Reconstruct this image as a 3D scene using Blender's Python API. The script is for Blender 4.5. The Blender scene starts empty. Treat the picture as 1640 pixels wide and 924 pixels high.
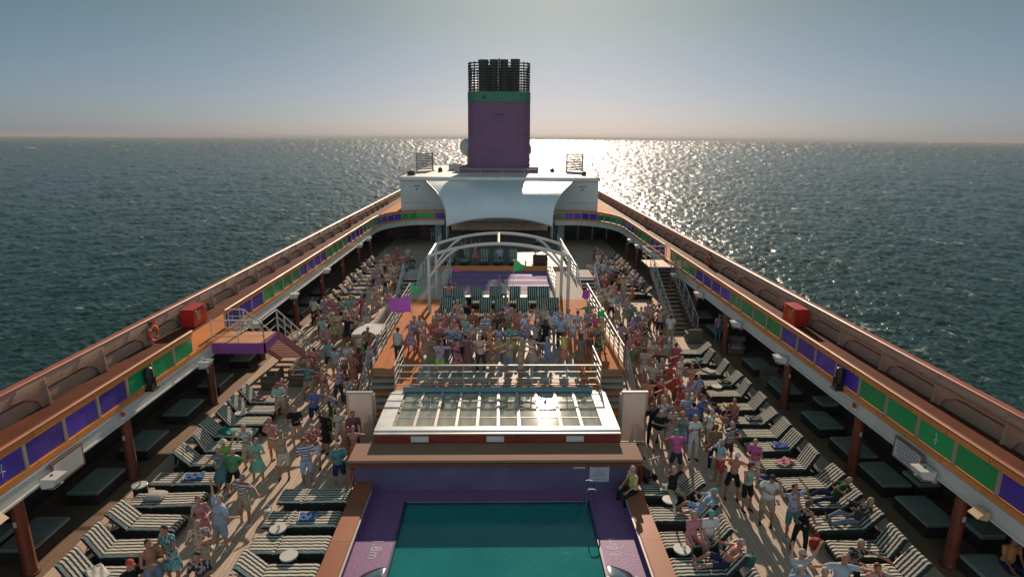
import bpy, bmesh, math, random
from mathutils import Vector, Matrix, Euler, noise
R = math.radians
scene = bpy.context.scene
COL = scene.collection
random.seed(11)

# ------------------------------------------------------------ camera
cam = bpy.data.cameras.new('camera'); camo = bpy.data.objects.new('camera', cam); COL.objects.link(camo)
F = 960.0; PITCH = math.atan(240/F); YAW = math.atan(20/F*math.cos(PITCH)); ROLL = R(0.38)
_fw = Vector((math.sin(YAW)*math.cos(PITCH), math.cos(YAW)*math.cos(PITCH), -math.sin(PITCH)))
_rt = Vector((math.cos(YAW), -math.sin(YAW), 0)); _up = _rt.cross(_fw)
_r2 = _rt*math.cos(ROLL)+_up*math.sin(ROLL); _u2 = _up*math.cos(ROLL)-_rt*math.sin(ROLL)
camo.matrix_world = Matrix(((_r2.x, _u2.x, -_fw.x, 0.08), (_r2.y, _u2.y, -_fw.y, 0), (_r2.z, _u2.z, -_fw.z, 11.3), (0, 0, 0, 1)))
cam.sensor_width = 36; cam.lens = F/1640*36; cam.clip_start = 0.2; cam.clip_end = 80000
scene.camera = camo

# ------------------------------------------------------------ sky and sun
SUN_EL, SUN_AZ = 24.0, 4.8; HAZE_DENSITY = 9e-5
world = bpy.data.worlds.new('World'); scene.world = world; world.use_nodes = True
wn = world.node_tree; wn.nodes.clear()
sky = wn.nodes.new('ShaderNodeTexSky'); sky.sky_type = 'NISHITA'; sky.sun_disc = False
sky.sun_elevation = R(SUN_EL); sky.sun_rotation = R(SUN_AZ)
sky.altitude = 0; sky.air_density = 1.0; sky.dust_density = 1.0; sky.ozone_density = 1.5
bg = wn.nodes.new('ShaderNodeBackground'); bg.inputs['Strength'].default_value = 0.07
wo = wn.nodes.new('ShaderNodeOutputWorld')
# the haze-softened sky of the photograph: each channel of the physical sky compressed a little
def _wm(op, a_, b_):
    n = wn.nodes.new('ShaderNodeMath'); n.operation = op
    for i, v in enumerate((a_, b_)):
        if isinstance(v, (int, float)): n.inputs[i].default_value = v
        else: wn.links.new(v, n.inputs[i])
    return n.outputs[0]
_K = 0.07
sepc = wn.nodes.new('ShaderNodeSeparateColor'); wn.links.new(sky.outputs['Color'], sepc.inputs[0])
wtc = wn.nodes.new('ShaderNodeTexCoord'); wse = wn.nodes.new('ShaderNodeSeparateXYZ'); wn.links.new(wtc.outputs['Generated'], wse.inputs[0])
wmr = wn.nodes.new('ShaderNodeMapRange'); wmr.inputs['From Min'].default_value = 0.0; wmr.inputs['From Max'].default_value = 0.18
wmr.inputs['To Min'].default_value = 0.0; wmr.inputs['To Max'].default_value = 1.0; wn.links.new(wse.outputs[2], wmr.inputs['Value'])
wm2 = wn.nodes.new('ShaderNodeMapRange'); wm2.inputs['From Min'].default_value = 0.2; wm2.inputs['From Max'].default_value = 0.7
wm2.inputs['To Min'].default_value = 0.0; wm2.inputs['To Max'].default_value = 1.0; wn.links.new(wse.outputs[2], wm2.inputs['Value'])
ch = []
for i, (g_, k_, e0, e1, e2) in enumerate(((.8, .37, 1.08, .88, .08), (.7, .455, 1.06, .86, -.06), (.7, .90, .80, .465, -.14))):
    v = _wm('MULTIPLY', _wm('POWER', _wm('MULTIPLY', sepc.outputs[i], _K), g_), k_/_K)
    e_ = _wm('ADD', _wm('ADD', _wm('MULTIPLY', wmr.outputs['Result'], e1-e0), e0), _wm('MULTIPLY', wm2.outputs['Result'], e2))
    ch.append(_wm('MULTIPLY', v, e_))
# added fill: physical sky brightened opposite the sun to lift the shaded sides
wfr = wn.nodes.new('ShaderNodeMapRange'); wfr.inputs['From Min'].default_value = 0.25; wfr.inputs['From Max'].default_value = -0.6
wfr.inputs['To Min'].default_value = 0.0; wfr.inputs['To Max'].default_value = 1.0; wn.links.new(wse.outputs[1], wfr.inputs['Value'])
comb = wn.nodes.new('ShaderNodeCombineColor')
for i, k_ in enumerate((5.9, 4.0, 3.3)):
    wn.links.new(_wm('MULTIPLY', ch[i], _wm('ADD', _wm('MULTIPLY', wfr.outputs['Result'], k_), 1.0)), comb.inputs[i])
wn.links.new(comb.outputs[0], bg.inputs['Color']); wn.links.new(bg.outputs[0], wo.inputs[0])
sun = bpy.data.lights.new('sun', 'SUN'); suno = bpy.data.objects.new('sun', sun); COL.objects.link(suno)
sun.energy = 5.0; sun.angle = R(0.6); sun.color = (1.0, 0.79, 0.60)
_sd = Vector((math.sin(R(SUN_AZ))*math.cos(R(SUN_EL)), math.cos(R(SUN_AZ))*math.cos(R(SUN_EL)), math.sin(R(SUN_EL))))
suno.rotation_euler = _sd.to_track_quat('Z', 'Y').to_euler(); suno.location = (10, 60, 60)
scene.view_settings.view_transform = 'Standard'; scene.view_settings.look = 'None'
scene.view_settings.exposure = 0.0; scene.view_settings.gamma = 1; scene.view_settings.use_curve_mapping = False
scene.render.engine = 'CYCLES'
scene.cycles.use_denoising = True
scene.cycles.max_bounces = 6; scene.cycles.transparent_max_bounces = 12
scene.cycles.sample_clamp_indirect = 4.0; scene.cycles.caustics_reflective = False; scene.cycles.caustics_refractive = False

# ------------------------------------------------------------ materials
MATS = {}
def nodes_of(m):
    m.use_nodes = True; return m.node_tree, m.node_tree.nodes['Principled BSDF']
def mat(name, col, rough=0.6, metal=0.0, var=0.0, scale=3.0, bump=0.0, spec=0.5, trans=0.0, dirt=None):
    """plain surface with procedural tone variation"""
    if name in MATS: return MATS[name]
    m = bpy.data.materials.new(name); nt, b = nodes_of(m); MATS[name] = m
    b.inputs['Base Color'].default_value = (*col, 1); b.inputs['Roughness'].default_value = rough
    b.inputs['Metallic'].default_value = metal; b.inputs['Specular IOR Level'].default_value = spec
    if var or bump:
        tc = nt.nodes.new('ShaderNodeTexCoord'); n = nt.nodes.new('ShaderNodeTexNoise')
        n.inputs['Scale'].default_value = scale; n.inputs['Detail'].default_value = 5
        nt.links.new(tc.outputs['Object'], n.inputs['Vector'])
        if var:
            mr = nt.nodes.new('ShaderNodeMapRange'); mr.inputs['From Min'].default_value = 0.3; mr.inputs['From Max'].default_value = 0.7
            mr.inputs['To Min'].default_value = 1-var; mr.inputs['To Max'].default_value = 1+var*0.5
            nt.links.new(n.outputs['Fac'], mr.inputs['Value'])
            mx = nt.nodes.new('ShaderNodeVectorMath'); mx.operation = 'SCALE'
            mx.inputs[0].default_value = col; nt.links.new(mr.outputs['Result'], mx.inputs['Scale'])
            nt.links.new(mx.outputs['Vector'], b.inputs['Base Color'])
            rr = nt.nodes.new('ShaderNodeMapRange'); rr.inputs['To Min'].default_value = max(0.02, rough-0.1); rr.inputs['To Max'].default_value = min(1, rough+0.12)
            nt.links.new(n.outputs['Fac'], rr.inputs['Value']); nt.links.new(rr.outputs['Result'], b.inputs['Roughness'])
        if bump:
            bp = nt.nodes.new('ShaderNodeBump'); bp.inputs['Strength'].default_value = bump; bp.inputs['Distance'].default_value = 0.02
            nt.links.new(n.outputs['Fac'], bp.inputs['Height']); nt.links.new(bp.outputs['Normal'], b.inputs['Normal'])
    return m
def math_node(nt, op, a, b=None, c=None):
    n = nt.nodes.new('ShaderNodeMath'); n.operation = op
    for i, v in enumerate((a, b, c)):
        if v is None: continue
        if isinstance(v, (int, float)): n.inputs[i].default_value = v
        else: nt.links.new(v, n.inputs[i])
    return n.outputs[0]
def planks(name, col, width, axis='X', rough=0.55, gap=0.06, var=0.25, gapcol=(0.03, 0.02, 0.015), length=2.4, stain=0.35, spec=0.5):
    """boards running across `axis`, each board with its own tone, dark caulk seams and broad wear"""
    m = bpy.data.materials.new(name); nt, b = nodes_of(m); MATS[name] = m
    tc = nt.nodes.new('ShaderNodeTexCoord'); sp = nt.nodes.new('ShaderNodeSeparateXYZ'); nt.links.new(tc.outputs['Object'], sp.inputs[0])
    u, v = (sp.outputs[0], sp.outputs[1]) if axis == 'X' else (sp.outputs[1], sp.outputs[0])
    q = math_node(nt, 'DIVIDE', u, width); idx = math_node(nt, 'FLOOR', q); fr = math_node(nt, 'SUBTRACT', q, idx)
    off = math_node(nt, 'MULTIPLY', idx, 0.37); vv = math_node(nt, 'ADD', math_node(nt, 'DIVIDE', v, length), off)
    vi = math_node(nt, 'FLOOR', vv)
    cv = nt.nodes.new('ShaderNodeCombineXYZ'); nt.links.new(idx, cv.inputs[0]); nt.links.new(vi, cv.inputs[1])
    wn_ = nt.nodes.new('ShaderNodeTexWhiteNoise'); wn_.noise_dimensions = '2D'; nt.links.new(cv.outputs[0], wn_.inputs['Vector'])
    ns = nt.nodes.new('ShaderNodeTexNoise'); ns.inputs['Scale'].default_value = 0.7; ns.inputs['Detail'].default_value = 7
    nt.links.new(tc.outputs['Object'], ns.inputs['Vector'])
    t = math_node(nt, 'ADD', math_node(nt, 'MULTIPLY', wn_.outputs['Value'], var), 1-var/2)
    t = math_node(nt, 'MULTIPLY', t, math_node(nt, 'ADD', math_node(nt, 'MULTIPLY', ns.outputs['Fac'], stain), 1-stain/2))
    sc_ = nt.nodes.new('ShaderNodeVectorMath'); sc_.operation = 'SCALE'; sc_.inputs[0].default_value = col; nt.links.new(t, sc_.inputs['Scale'])
    g = math_node(nt, 'LESS_THAN', fr, gap)
    mx = nt.nodes.new('ShaderNodeMix'); mx.data_type = 'RGBA'; nt.links.new(g, mx.inputs['Factor'])
    nt.links.new(sc_.outputs['Vector'], mx.inputs['A']); mx.inputs['B'].default_value = (*gapcol, 1)
    nt.links.new(mx.outputs['Result'], b.inputs['Base Color'])
    rr = math_node(nt, 'ADD', math_node(nt, 'MULTIPLY', ns.outputs['Fac'], 0.25), rough-0.12); nt.links.new(rr, b.inputs['Roughness'])
    b.inputs['Specular IOR Level'].default_value = spec
    return m
def stripes(name, ca, cb, width, axis=1, duty=0.5, rough=0.9, coord='Object', bump=0.0, soft=False):
    m = bpy.data.materials.new(name); nt, b = nodes_of(m); MATS[name] = m
    tc = nt.nodes.new('ShaderNodeTexCoord'); sp = nt.nodes.new('ShaderNodeSeparateXYZ'); nt.links.new(tc.outputs[coord], sp.inputs[0])
    ns = nt.nodes.new('ShaderNodeTexNoise'); ns.inputs['Scale'].default_value = 6; nt.links.new(tc.outputs[coord], ns.inputs['Vector'])
    w = math_node(nt, 'ADD', sp.outputs[axis], math_node(nt, 'MULTIPLY', ns.outputs['Fac'], width*0.15))
    g = math_node(nt, 'LESS_THAN', math_node(nt, 'FRACT', math_node(nt, 'DIVIDE', w, width)), duty)
    mx = nt.nodes.new('ShaderNodeMix'); mx.data_type = 'RGBA'; nt.links.new(g, mx.inputs['Factor'])
    mx.inputs['A'].default_value = (*ca, 1); mx.inputs['B'].default_value = (*cb, 1)
    t = math_node(nt, 'ADD', math_node(nt, 'MULTIPLY', ns.outputs['Fac'], 0.5), 0.72)
    v = nt.nodes.new('ShaderNodeVectorMath'); v.operation = 'SCALE'; nt.links.new(mx.outputs['Result'], v.inputs[0]); nt.links.new(t, v.inputs['Scale'])
    nt.links.new(v.outputs['Vector'], b.inputs['Base Color']); b.inputs['Roughness'].default_value = rough
    b.inputs['Specular IOR Level'].default_value = 0.2
    return m

white = mat('white_paint', (0.62, 0.62, 0.60), 0.4, var=0.12, scale=2)
offwhite = mat('offwhite_paint', (0.50, 0.50, 0.47), 0.45, var=0.15, scale=1.5)
steel = mat('steel_rail', (0.42, 0.39, 0.36), 0.45, metal=0.2, var=0.1)
chrome = mat('polished_steel', (0.7, 0.7, 0.7), 0.18, metal=1.0, var=0.05)
tan = mat('tan_laminate', (0.30, 0.17, 0.12), 0.75, var=0.12, scale=1.2, bump=0.05, spec=0.15)
brown = mat('brown_trim', (0.16, 0.055, 0.03), 0.4, var=0.2, scale=4)
wood_cap = planks('varnished_wood_cap', (0.33, 0.105, 0.05), 1.6, 'Y', 0.5, gap=0.008, var=0.2, spec=0.3)
wood_strip = planks('orange_wood_strip', (0.68, 0.235, 0.055), 1.45, 'Y', 0.4, gap=0.01, var=0.2)
redwood = mat('red_mahogany', (0.22, 0.035, 0.022), 0.3, var=0.25, scale=3)
column_m = mat('mahogany_column', (0.19, 0.045, 0.025), 0.35, var=0.25, scale=2)
beige = mat('beige_bulwark', (0.45, 0.34, 0.27), 0.5, var=0.12, scale=1.3)
beige2 = mat('pale_bulwark', (0.42, 0.35, 0.29), 0.5, var=0.12, scale=1.3)
black = mat('black_paint', (0.015, 0.015, 0.016), 0.45, var=0.2)
charcoal = mat('charcoal_wicker', (0.025, 0.022, 0.022), 0.7, var=0.3, scale=60, bump=0.6)
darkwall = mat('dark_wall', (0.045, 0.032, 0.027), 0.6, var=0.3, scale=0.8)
purple = mat('purple_tile', (0.23, 0.105, 0.27), 0.55, var=0.3, scale=14, bump=.25, spec=.35)
red = mat('red_locker', (0.42, 0.018, 0.013), 0.4, var=0.1)
ceiling_m = mat('gallery_ceiling', (0.10, 0.10, 0.095), 0.6, var=0.1)

# ------------------------------------------------------------ mesh builder
class MB:
    def __init__(s): s.v = []; s.f = []; s.m = []; s.smooth = []
    def add(s, vs, fs, mi=0, sm=False):
        o = len(s.v); s.v += [tuple(v) for v in vs]
        for f in fs: s.f.append(tuple(i+o for i in f)); s.m.append(mi); s.smooth.append(sm)
        return s
    def box(s, x0, x1, y0, y1, z0, z1, mi=0, M=None):
        x0, x1 = min(x0, x1), max(x0, x1); y0, y1 = min(y0, y1), max(y0, y1)
        c = [Vector((x, y, z)) for z in (z0, z1) for y in (y0, y1) for x in (x0, x1)]
        if M: c = [M @ p for p in c]
        return s.add(c, [(0, 2, 3, 1), (4, 5, 7, 6), (0, 1, 5, 4), (2, 6, 7, 3), (0, 4, 6, 2), (1, 3, 7, 5)], mi)
    def tube(s, pts, r, n=8, mi=0, closed=False, r2=None):
        pts = [Vector(p) for p in pts]; N = len(pts); rings = []
        for i, p in enumerate(pts):
            if closed: t = pts[(i+1) % N]-pts[i-1]
            else: t = (pts[min(i+1, N-1)]-pts[max(i-1, 0)])
            t.normalize(); a = Vector((0, 0, 1)) if abs(t.z) < 0.9 else Vector((1, 0, 0))
            u = t.cross(a).normalized(); w = t.cross(u)
            rr = r if r2 is None else r+(r2-r)*i/max(1, N-1)
            rings.append([p+(u*math.cos(k*2*math.pi/n)+w*math.sin(k*2*math.pi/n))*rr for k in range(n)])
        vs = [v for rg in rings for v in rg]; fs = []
        for i in range(N if closed else N-1):
            j = (i+1) % N
            for k in range(n): fs.append((i*n+k, i*n+(k+1) % n, j*n+(k+1) % n, j*n+k))
        if not closed: fs += [tuple(range(n))[::-1], tuple((N-1)*n+k for k in range(n))]
        return s.add(vs, fs, mi, True)
    def lathe(s, prof, c=(0, 0, 0), n=16, mi=0, sx=1, sy=1):
        vs = []; fs = []
        for (r, z) in prof:
            for k in range(n):
                a = 2*math.pi*k/n; vs.append((c[0]+r*sx*math.cos(a), c[1]+r*sy*math.sin(a), c[2]+z))
        for i in range(len(prof)-1):
            for k in range(n): fs.append((i*n+k, i*n+(k+1) % n, (i+1)*n+(k+1) % n, (i+1)*n+k))
        fs += [tuple(range(n))[::-1], tuple((len(prof)-1)*n+k for k in range(n))]
        return s.add(vs, fs, mi, True)
    def prism(s, poly, d, mi=0):
        """closed polygon (3D points) extruded by vector d"""
        n = len(poly); d = Vector(d); a = [Vector(p) for p in poly]; b = [p+d for p in a]
        fs = [tuple(range(n))[::-1], tuple(range(n, 2*n))]+[(i, (i+1) % n, n+(i+1) % n, n+i) for i in range(n)]
        return s.add(a+b, fs, mi)
    def sweep(s, path, prof, mi=0, side=1):
        """profile (offset outward, z) swept along an open plan path [(x,y)], offset to the given side"""
        N = len(path); P = [Vector((x, y, 0)) for x, y in path]; vs = []; fs = []; k = len(prof)
        for i, p in enumerate(P):
            t = (P[min(i+1, N-1)]-P[max(i-1, 0)]).normalized(); nrm = Vector((t.y, -t.x, 0))*side
            for (o, z) in prof: q = p+nrm*o; vs.append((q.x, q.y, z))
        for i in range(N-1):
            for j in range(k): fs.append((i*k+j, i*k+(j+1) % k, (i+1)*k+(j+1) % k, (i+1)*k+j))
        fs += [tuple(range(k))[::-1], tuple((N-1)*k+j for j in range(k))]
        return s.add(vs, fs, mi)
    def build(s, name, mats, parent=None, loc=(0, 0, 0), bevel=0.0):
        me = bpy.data.meshes.new(name); me.from_pydata(s.v, [], s.f)
        if not isinstance(mats, (list, tuple)): mats = [mats]
        for m in mats: me.materials.append(m)
        me.polygons.foreach_set('material_index', s.m); me.polygons.foreach_set('use_smooth', s.smooth)
        bm = bmesh.new(); bm.from_mesh(me)
        if bevel:
            es = [e for e in bm.edges if len(e.link_faces) == 2 and e.calc_face_angle(0) > 0.6]
            bmesh.ops.bevel(bm, geom=es, offset=bevel, segments=2, affect='EDGES', clamp_overlap=True)
        bmesh.ops.recalc_face_normals(bm, faces=bm.faces[:]); bm.to_mesh(me); bm.free()
        if any(s.smooth): me.set_sharp_from_angle(angle=R(28))
        o = bpy.data.objects.new(name, me); COL.objects.link(o); o.location = loc
        if parent: o.parent = parent
        return o
def tag(o, label=None, cat=None, group=None, kind=None):
    if label: o['label'] = label
    if cat: o['category'] = cat
    if group: o['group'] = group
    if kind: o['kind'] = kind
    return o
def thing(name, label, cat, loc=(0, 0, 0), rz=0, group=None):
    o = bpy.data.objects.new(name, None); COL.objects.link(o); o.location = loc; o.rotation_euler = (0, 0, rz)
    o.empty_display_size = 0.2
    return tag(o, label, cat, group)
def copy_tree(o, parent=None):
    c = o.copy(); COL.objects.link(c)
    if parent: c.parent = parent
    for ch in list(o.children): copy_tree(ch, c)
    return c

# ============================================================ SEA
SEA_Z = -24.0
def sea():
    """real wave relief on a fan of rings that widen away from the ship, so waves stay about as fine as the eye resolves"""
    import numpy as np
    m = bpy.data.materials.new('sea_water'); nt, b = nodes_of(m)
    deep = (0.012, 0.046, 0.042, 1)
    b.inputs['IOR'].default_value = 1.33
    tc = nt.nodes.new('ShaderNodeTexCoord'); hs = None
    for scl, amp, det, st in ((0.45, 0.20, 6, (0.9, 1.4)), (2.2, 0.045, 4, (1, 1.3))):
        mp = nt.nodes.new('ShaderNodeMapping'); mp.inputs['Scale'].default_value = (scl*st[0], scl*st[1], scl); mp.inputs['Rotation'].default_value = (0, 0, 0.25)
        nt.links.new(tc.outputs['Object'], mp.inputs['Vector'])
        n = nt.nodes.new('ShaderNodeTexNoise'); n.inputs['Scale'].default_value = 1; n.inputs['Detail'].default_value = det; n.inputs['Roughness'].default_value = 0.62
        nt.links.new(mp.outputs[0], n.inputs['Vector'])
        h = math_node(nt, 'MULTIPLY', n.outputs['Fac'], amp*2.2); hs = h if hs is None else math_node(nt, 'ADD', hs, h)
    bp = nt.nodes.new('ShaderNodeBump'); bp.inputs['Strength'].default_value = 0.6; bp.inputs['Distance'].default_value = 1.0
    nt.links.new(hs, bp.inputs['Height']); nt.links.new(bp.outputs['Normal'], b.inputs['Normal'])
    at = nt.nodes.new('ShaderNodeAttribute'); at.attribute_name = 'foam'
    ns = nt.nodes.new('ShaderNodeTexNoise'); ns.inputs['Scale'].default_value = 0.9; ns.inputs['Detail'].default_value = 6; ns.inputs['Roughness'].default_value = .75
    nt.links.new(tc.outputs['Object'], ns.inputs['Vector'])
    f = math_node(nt, 'MULTIPLY', at.outputs['Fac'], math_node(nt, 'ADD', ns.outputs['Fac'], .25)); f = math_node(nt, 'MINIMUM', f, 1.0)
    mx = nt.nodes.new('ShaderNodeMix'); mx.data_type = 'RGBA'; mx.inputs['A'].default_value = deep; mx.inputs['B'].default_value = (0.34, 0.38, 0.38, 1)
    nt.links.new(f, mx.inputs['Factor']); nt.links.new(mx.outputs['Result'], b.inputs['Base Color'])
    sx = nt.nodes.new('ShaderNodeSeparateXYZ'); nt.links.new(tc.outputs['Object'], sx.inputs[0])
    r_ = math_node(nt, 'SQRT', math_node(nt, 'ADD', math_node(nt, 'MULTIPLY', sx.outputs[0], sx.outputs[0]), math_node(nt, 'MULTIPLY', sx.outputs[1], sx.outputs[1])))
    fr = nt.nodes.new('ShaderNodeMapRange'); fr.inputs['From Min'].default_value = 80; fr.inputs['From Max'].default_value = 2200; fr.inputs['To Min'].default_value = 0.22; fr.inputs['To Max'].default_value = 0.30
    nt.links.new(r_, fr.inputs['Value'])
    nt.links.new(math_node(nt, 'ADD', math_node(nt, 'MULTIPLY', f, 0.6), fr.outputs['Result']), b.inputs['Roughness'])
    rng = np.random.RandomState(3); G = rng.rand(512, 512)
    def vn(u, v, sd):
        u = u+sd*37.7; v = v+sd*91.3
        iu = np.floor(u).astype(int); iv = np.floor(v).astype(int); fu = u-iu; fv = v-iv
        fu = fu*fu*(3-2*fu); fv = fv*fv*(3-2*fv); A = iu % 512; B = iv % 512; A1 = (A+1) % 512; B1 = (B+1) % 512
        return (G[A, B]*(1-fu)*(1-fv)+G[A1, B]*fu*(1-fv)+G[A, B1]*(1-fu)*fv+G[A1, B1]*fu*fv)-.5
    th = np.linspace(R(-78), R(78), 1250)
    ys = np.concatenate([np.linspace(700, 300, 190), np.linspace(299.2, 0.6, 480)]); rr = 21200.0/ys
    TH, RR = np.meshgrid(th, rr); LR = np.log(RR)
    Z = np.zeros_like(TH); crest = np.zeros_like(TH)
    for k, (ka, kb, am) in enumerate(((20, 26, .0012), (52, 66, .0019), (125, 150, .0012), (260, 300, .0007))):
        u = TH*ka+LR*kb*.25; v = LR*kb
        n = vn(u, v, k+1)+.5*vn(u*2.1, v*2.1, k+5)
        n = 1-np.abs(n)*2.4 if k in (1, 2) else n*2
        Z += am*n*RR*np.where(RR > 150, (RR/150)**(-.30, -.22, -.10, 0)[k], 1); crest += (.5, .8, .6, .4)[k]*(n-(.35 if k in (1, 2) else 0))
    patch = vn(TH*40, LR*50, 9)+.5*vn(TH*110, LR*130, 10)
    foam = np.clip((crest-.88)*2.6, 0, 1)*np.clip((patch-.05)*5, 0, 1)
    Z *= np.clip((RR-22)/30, 0, 1); Z = np.where(RR > 12000, Z*.4, Z)
    X = RR*np.sin(TH); Y = RR*np.cos(TH)
    co = np.stack([X, Y, Z], -1).reshape(-1, 3); nr, nc = TH.shape
    i = np.arange(nr-1)[:, None]*nc+np.arange(nc-1)[None, :]
    q = np.stack([i, i+1, i+nc+1, i+nc], -1).reshape(-1, 4)[:, ::-1]
    me = bpy.data.meshes.new('ocean_water'); me.vertices.add(len(co)); me.vertices.foreach_set('co', co.astype('f4').ravel())
    me.loops.add(q.size); me.loops.foreach_set('vertex_index', q.astype('i4').ravel())
    me.polygons.add(len(q)); me.polygons.foreach_set('loop_start', np.arange(0, q.size, 4, dtype='i4'))
    me.update(calc_edges=True); me.polygons.foreach_set('use_smooth', np.ones(len(q), bool))
    at_ = me.attributes.new('foam', 'FLOAT', 'POINT'); at_.data.foreach_set('value', foam.astype('f4').ravel())
    me.materials.append(m); o = bpy.data.objects.new('ocean_water', me); COL.objects.link(o); o.location = (0, 0, SEA_Z); tag(o, kind='structure')
    mb = MB(); S = 42000; mb.add([(-S, -3000, 0), (S, -3000, 0), (S, S, 0), (-S, S, 0)], [(0, 1, 2, 3)])
    o = mb.build('ocean_deep_water', m, loc=(0, 0, SEA_Z-2.5)); tag(o, kind='structure')
sea()

# ============================================================ HULL AND DECKS
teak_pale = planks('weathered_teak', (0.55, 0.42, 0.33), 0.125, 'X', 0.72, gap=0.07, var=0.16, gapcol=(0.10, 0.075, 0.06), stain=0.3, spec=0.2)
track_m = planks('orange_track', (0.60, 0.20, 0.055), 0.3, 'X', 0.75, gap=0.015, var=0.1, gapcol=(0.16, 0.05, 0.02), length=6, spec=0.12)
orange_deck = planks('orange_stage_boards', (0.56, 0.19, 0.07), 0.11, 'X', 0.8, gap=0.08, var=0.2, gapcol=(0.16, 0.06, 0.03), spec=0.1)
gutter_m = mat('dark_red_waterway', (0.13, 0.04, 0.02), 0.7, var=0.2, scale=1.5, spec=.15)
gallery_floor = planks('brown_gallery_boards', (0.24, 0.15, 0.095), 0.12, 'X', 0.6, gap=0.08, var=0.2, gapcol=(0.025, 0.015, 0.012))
dance_m = mat('pale_dance_floor', (0.42, 0.40, 0.35), 0.6, var=0.12, scale=1.5, spec=0.25)
mb = MB()
for s in (-1, 1): mb.box(s*14.7, s*14.9, -20, 120, SEA_Z-1, 2.7)
mb.box(-14.7, 14.7, 120, 120.3, SEA_Z-1, 2.7); mb.box(-14.7, 14.7, -20, -19.7, SEA_Z-1, 2.7)
tag(mb.build('ship_hull', white), kind='structure')
mb = MB(); mb.box(-12.0, 12.0, -19, 69, -0.3, 0.0); tag(mb.build('lido_deck', teak_pale), kind='structure')
mb = MB()
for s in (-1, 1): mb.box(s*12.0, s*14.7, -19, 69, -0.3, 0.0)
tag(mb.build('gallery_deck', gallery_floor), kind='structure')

# plan path of the gallery's inner edge (right side; x mirrored for left)
def inner_path(s, y0=4.0):
    p = [(12.15, y0+i*1.45) for i in range(int((60-y0)/1.45))]
    ys = p[-1][1]
    for k in range(1, 9):
        a = k/8*math.pi/2; p.append((12.15-4.2*(1-math.cos(a)), ys+6.4*math.sin(a)))
    p += [(6.9, ys+6.4), (5.9, ys+6.4)]
    return [(x*s, y) for x, y in p]
BR_Y = 66.0
# upper deck slab (running track) outward from the inner edge, plus the cross bridge floor
for s in (-1, 1):
    p = inner_path(s); mb = MB(); n = len(p)
    for i in range(n-1):
        (xa, ya), (xb, yb) = p[i], p[i+1]
        q = [(xa, ya), (xb, yb), (s*14.7, min(yb, 69.9) if i < n-9 else yb), (s*14.7, ya)]
        if abs(ya-yb) < 1e-4: continue
        mb.prism([(x, y, 2.75) for x, y in q], (0, 0, 0.15), 0)
    ye = p[-1][1]
    mb.box(s*5.2, s*14.7, ye, 120, 2.75, 2.9, 0)
    tag(mb.build('upper_deck_track', track_m), kind='structure')
    mb = MB(); mb.box(s*13.5, s*14.6, 2, 117, 2.9, 2.906); tag(mb.build('gutter_path', gutter_m), kind='structure')
    mb = MB()
    for i in range(n-1):
        (xa, ya), (xb, yb) = p[i], p[i+1]
        if abs(ya-yb) < 1e-4: continue
        mb.prism([(x, y, 2.42) for x, y in [(xa+s*.12, ya), (xb+s*.12, yb), (s*14.7, yb), (s*14.7, ya)]], (0, 0, 0.32), 0)
    mb.box(s*5.2, s*14.7, ye+.1, 69, 2.42, 2.74)
    tag(mb.build('gallery_ceiling', ceiling_m), kind='structure')

# outer side wall under the gallery: dark windows and mullions
for s, nm in ((-1, 'port'), (1, 'starboard')):
    t = thing('gallery_side_wall', 'dark windowed outer wall under the %s gallery' % ('left' if s < 0 else 'right'), 'wall')
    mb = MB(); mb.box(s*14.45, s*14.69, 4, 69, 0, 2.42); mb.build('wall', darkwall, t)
    gl = mat('dark_window_glass', (0.02, 0.03, 0.035), 0.12, var=0.1)
    for k in range(22):
        y = 5+k*2.85; mb = MB(); mb.box(s*14.41, s*14.45, y, y+2.3, 0.85, 2.05); w = mb.build('window', gl, t)

# ---------------------------------------------------------------- railing with coloured panels
film_green = mat('green_panel_film', (0.006, 0.33, 0.10), 0.3, var=0.12, scale=0.9)
film_purple = mat('purple_panel_film', (0.085, 0.045, 0.42), 0.22, var=0.14, scale=0.9)
for _m in (film_green, film_purple):   # every panel its own slight fading
    nt, b = nodes_of(_m); src = b.inputs['Base Color'].links[0].from_socket; oi = nt.nodes.new('ShaderNodeObjectInfo')
    sc_ = nt.nodes.new('ShaderNodeVectorMath'); sc_.operation = 'SCALE'; nt.links.new(src, sc_.inputs[0]); nt.links.new(math_node(nt, 'ADD', math_node(nt, 'MULTIPLY', oi.outputs['Random'], .45), .75), sc_.inputs['Scale']); nt.links.new(sc_.outputs['Vector'], b.inputs['Base Color'])
    b.inputs['Coat Weight'].default_value = .5; b.inputs['Coat Roughness'].default_value = .08
post_m = mat('tan_post', (0.38, 0.30, 0.23), 0.5, var=0.12)
fascia_m = mat('fascia_white', (0.60, 0.60, 0.55), 0.45, var=0.14, scale=0.8)
emblem_m = mat('white_emblem', (0.6, 0.6, 0.65), 0.5)
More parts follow.
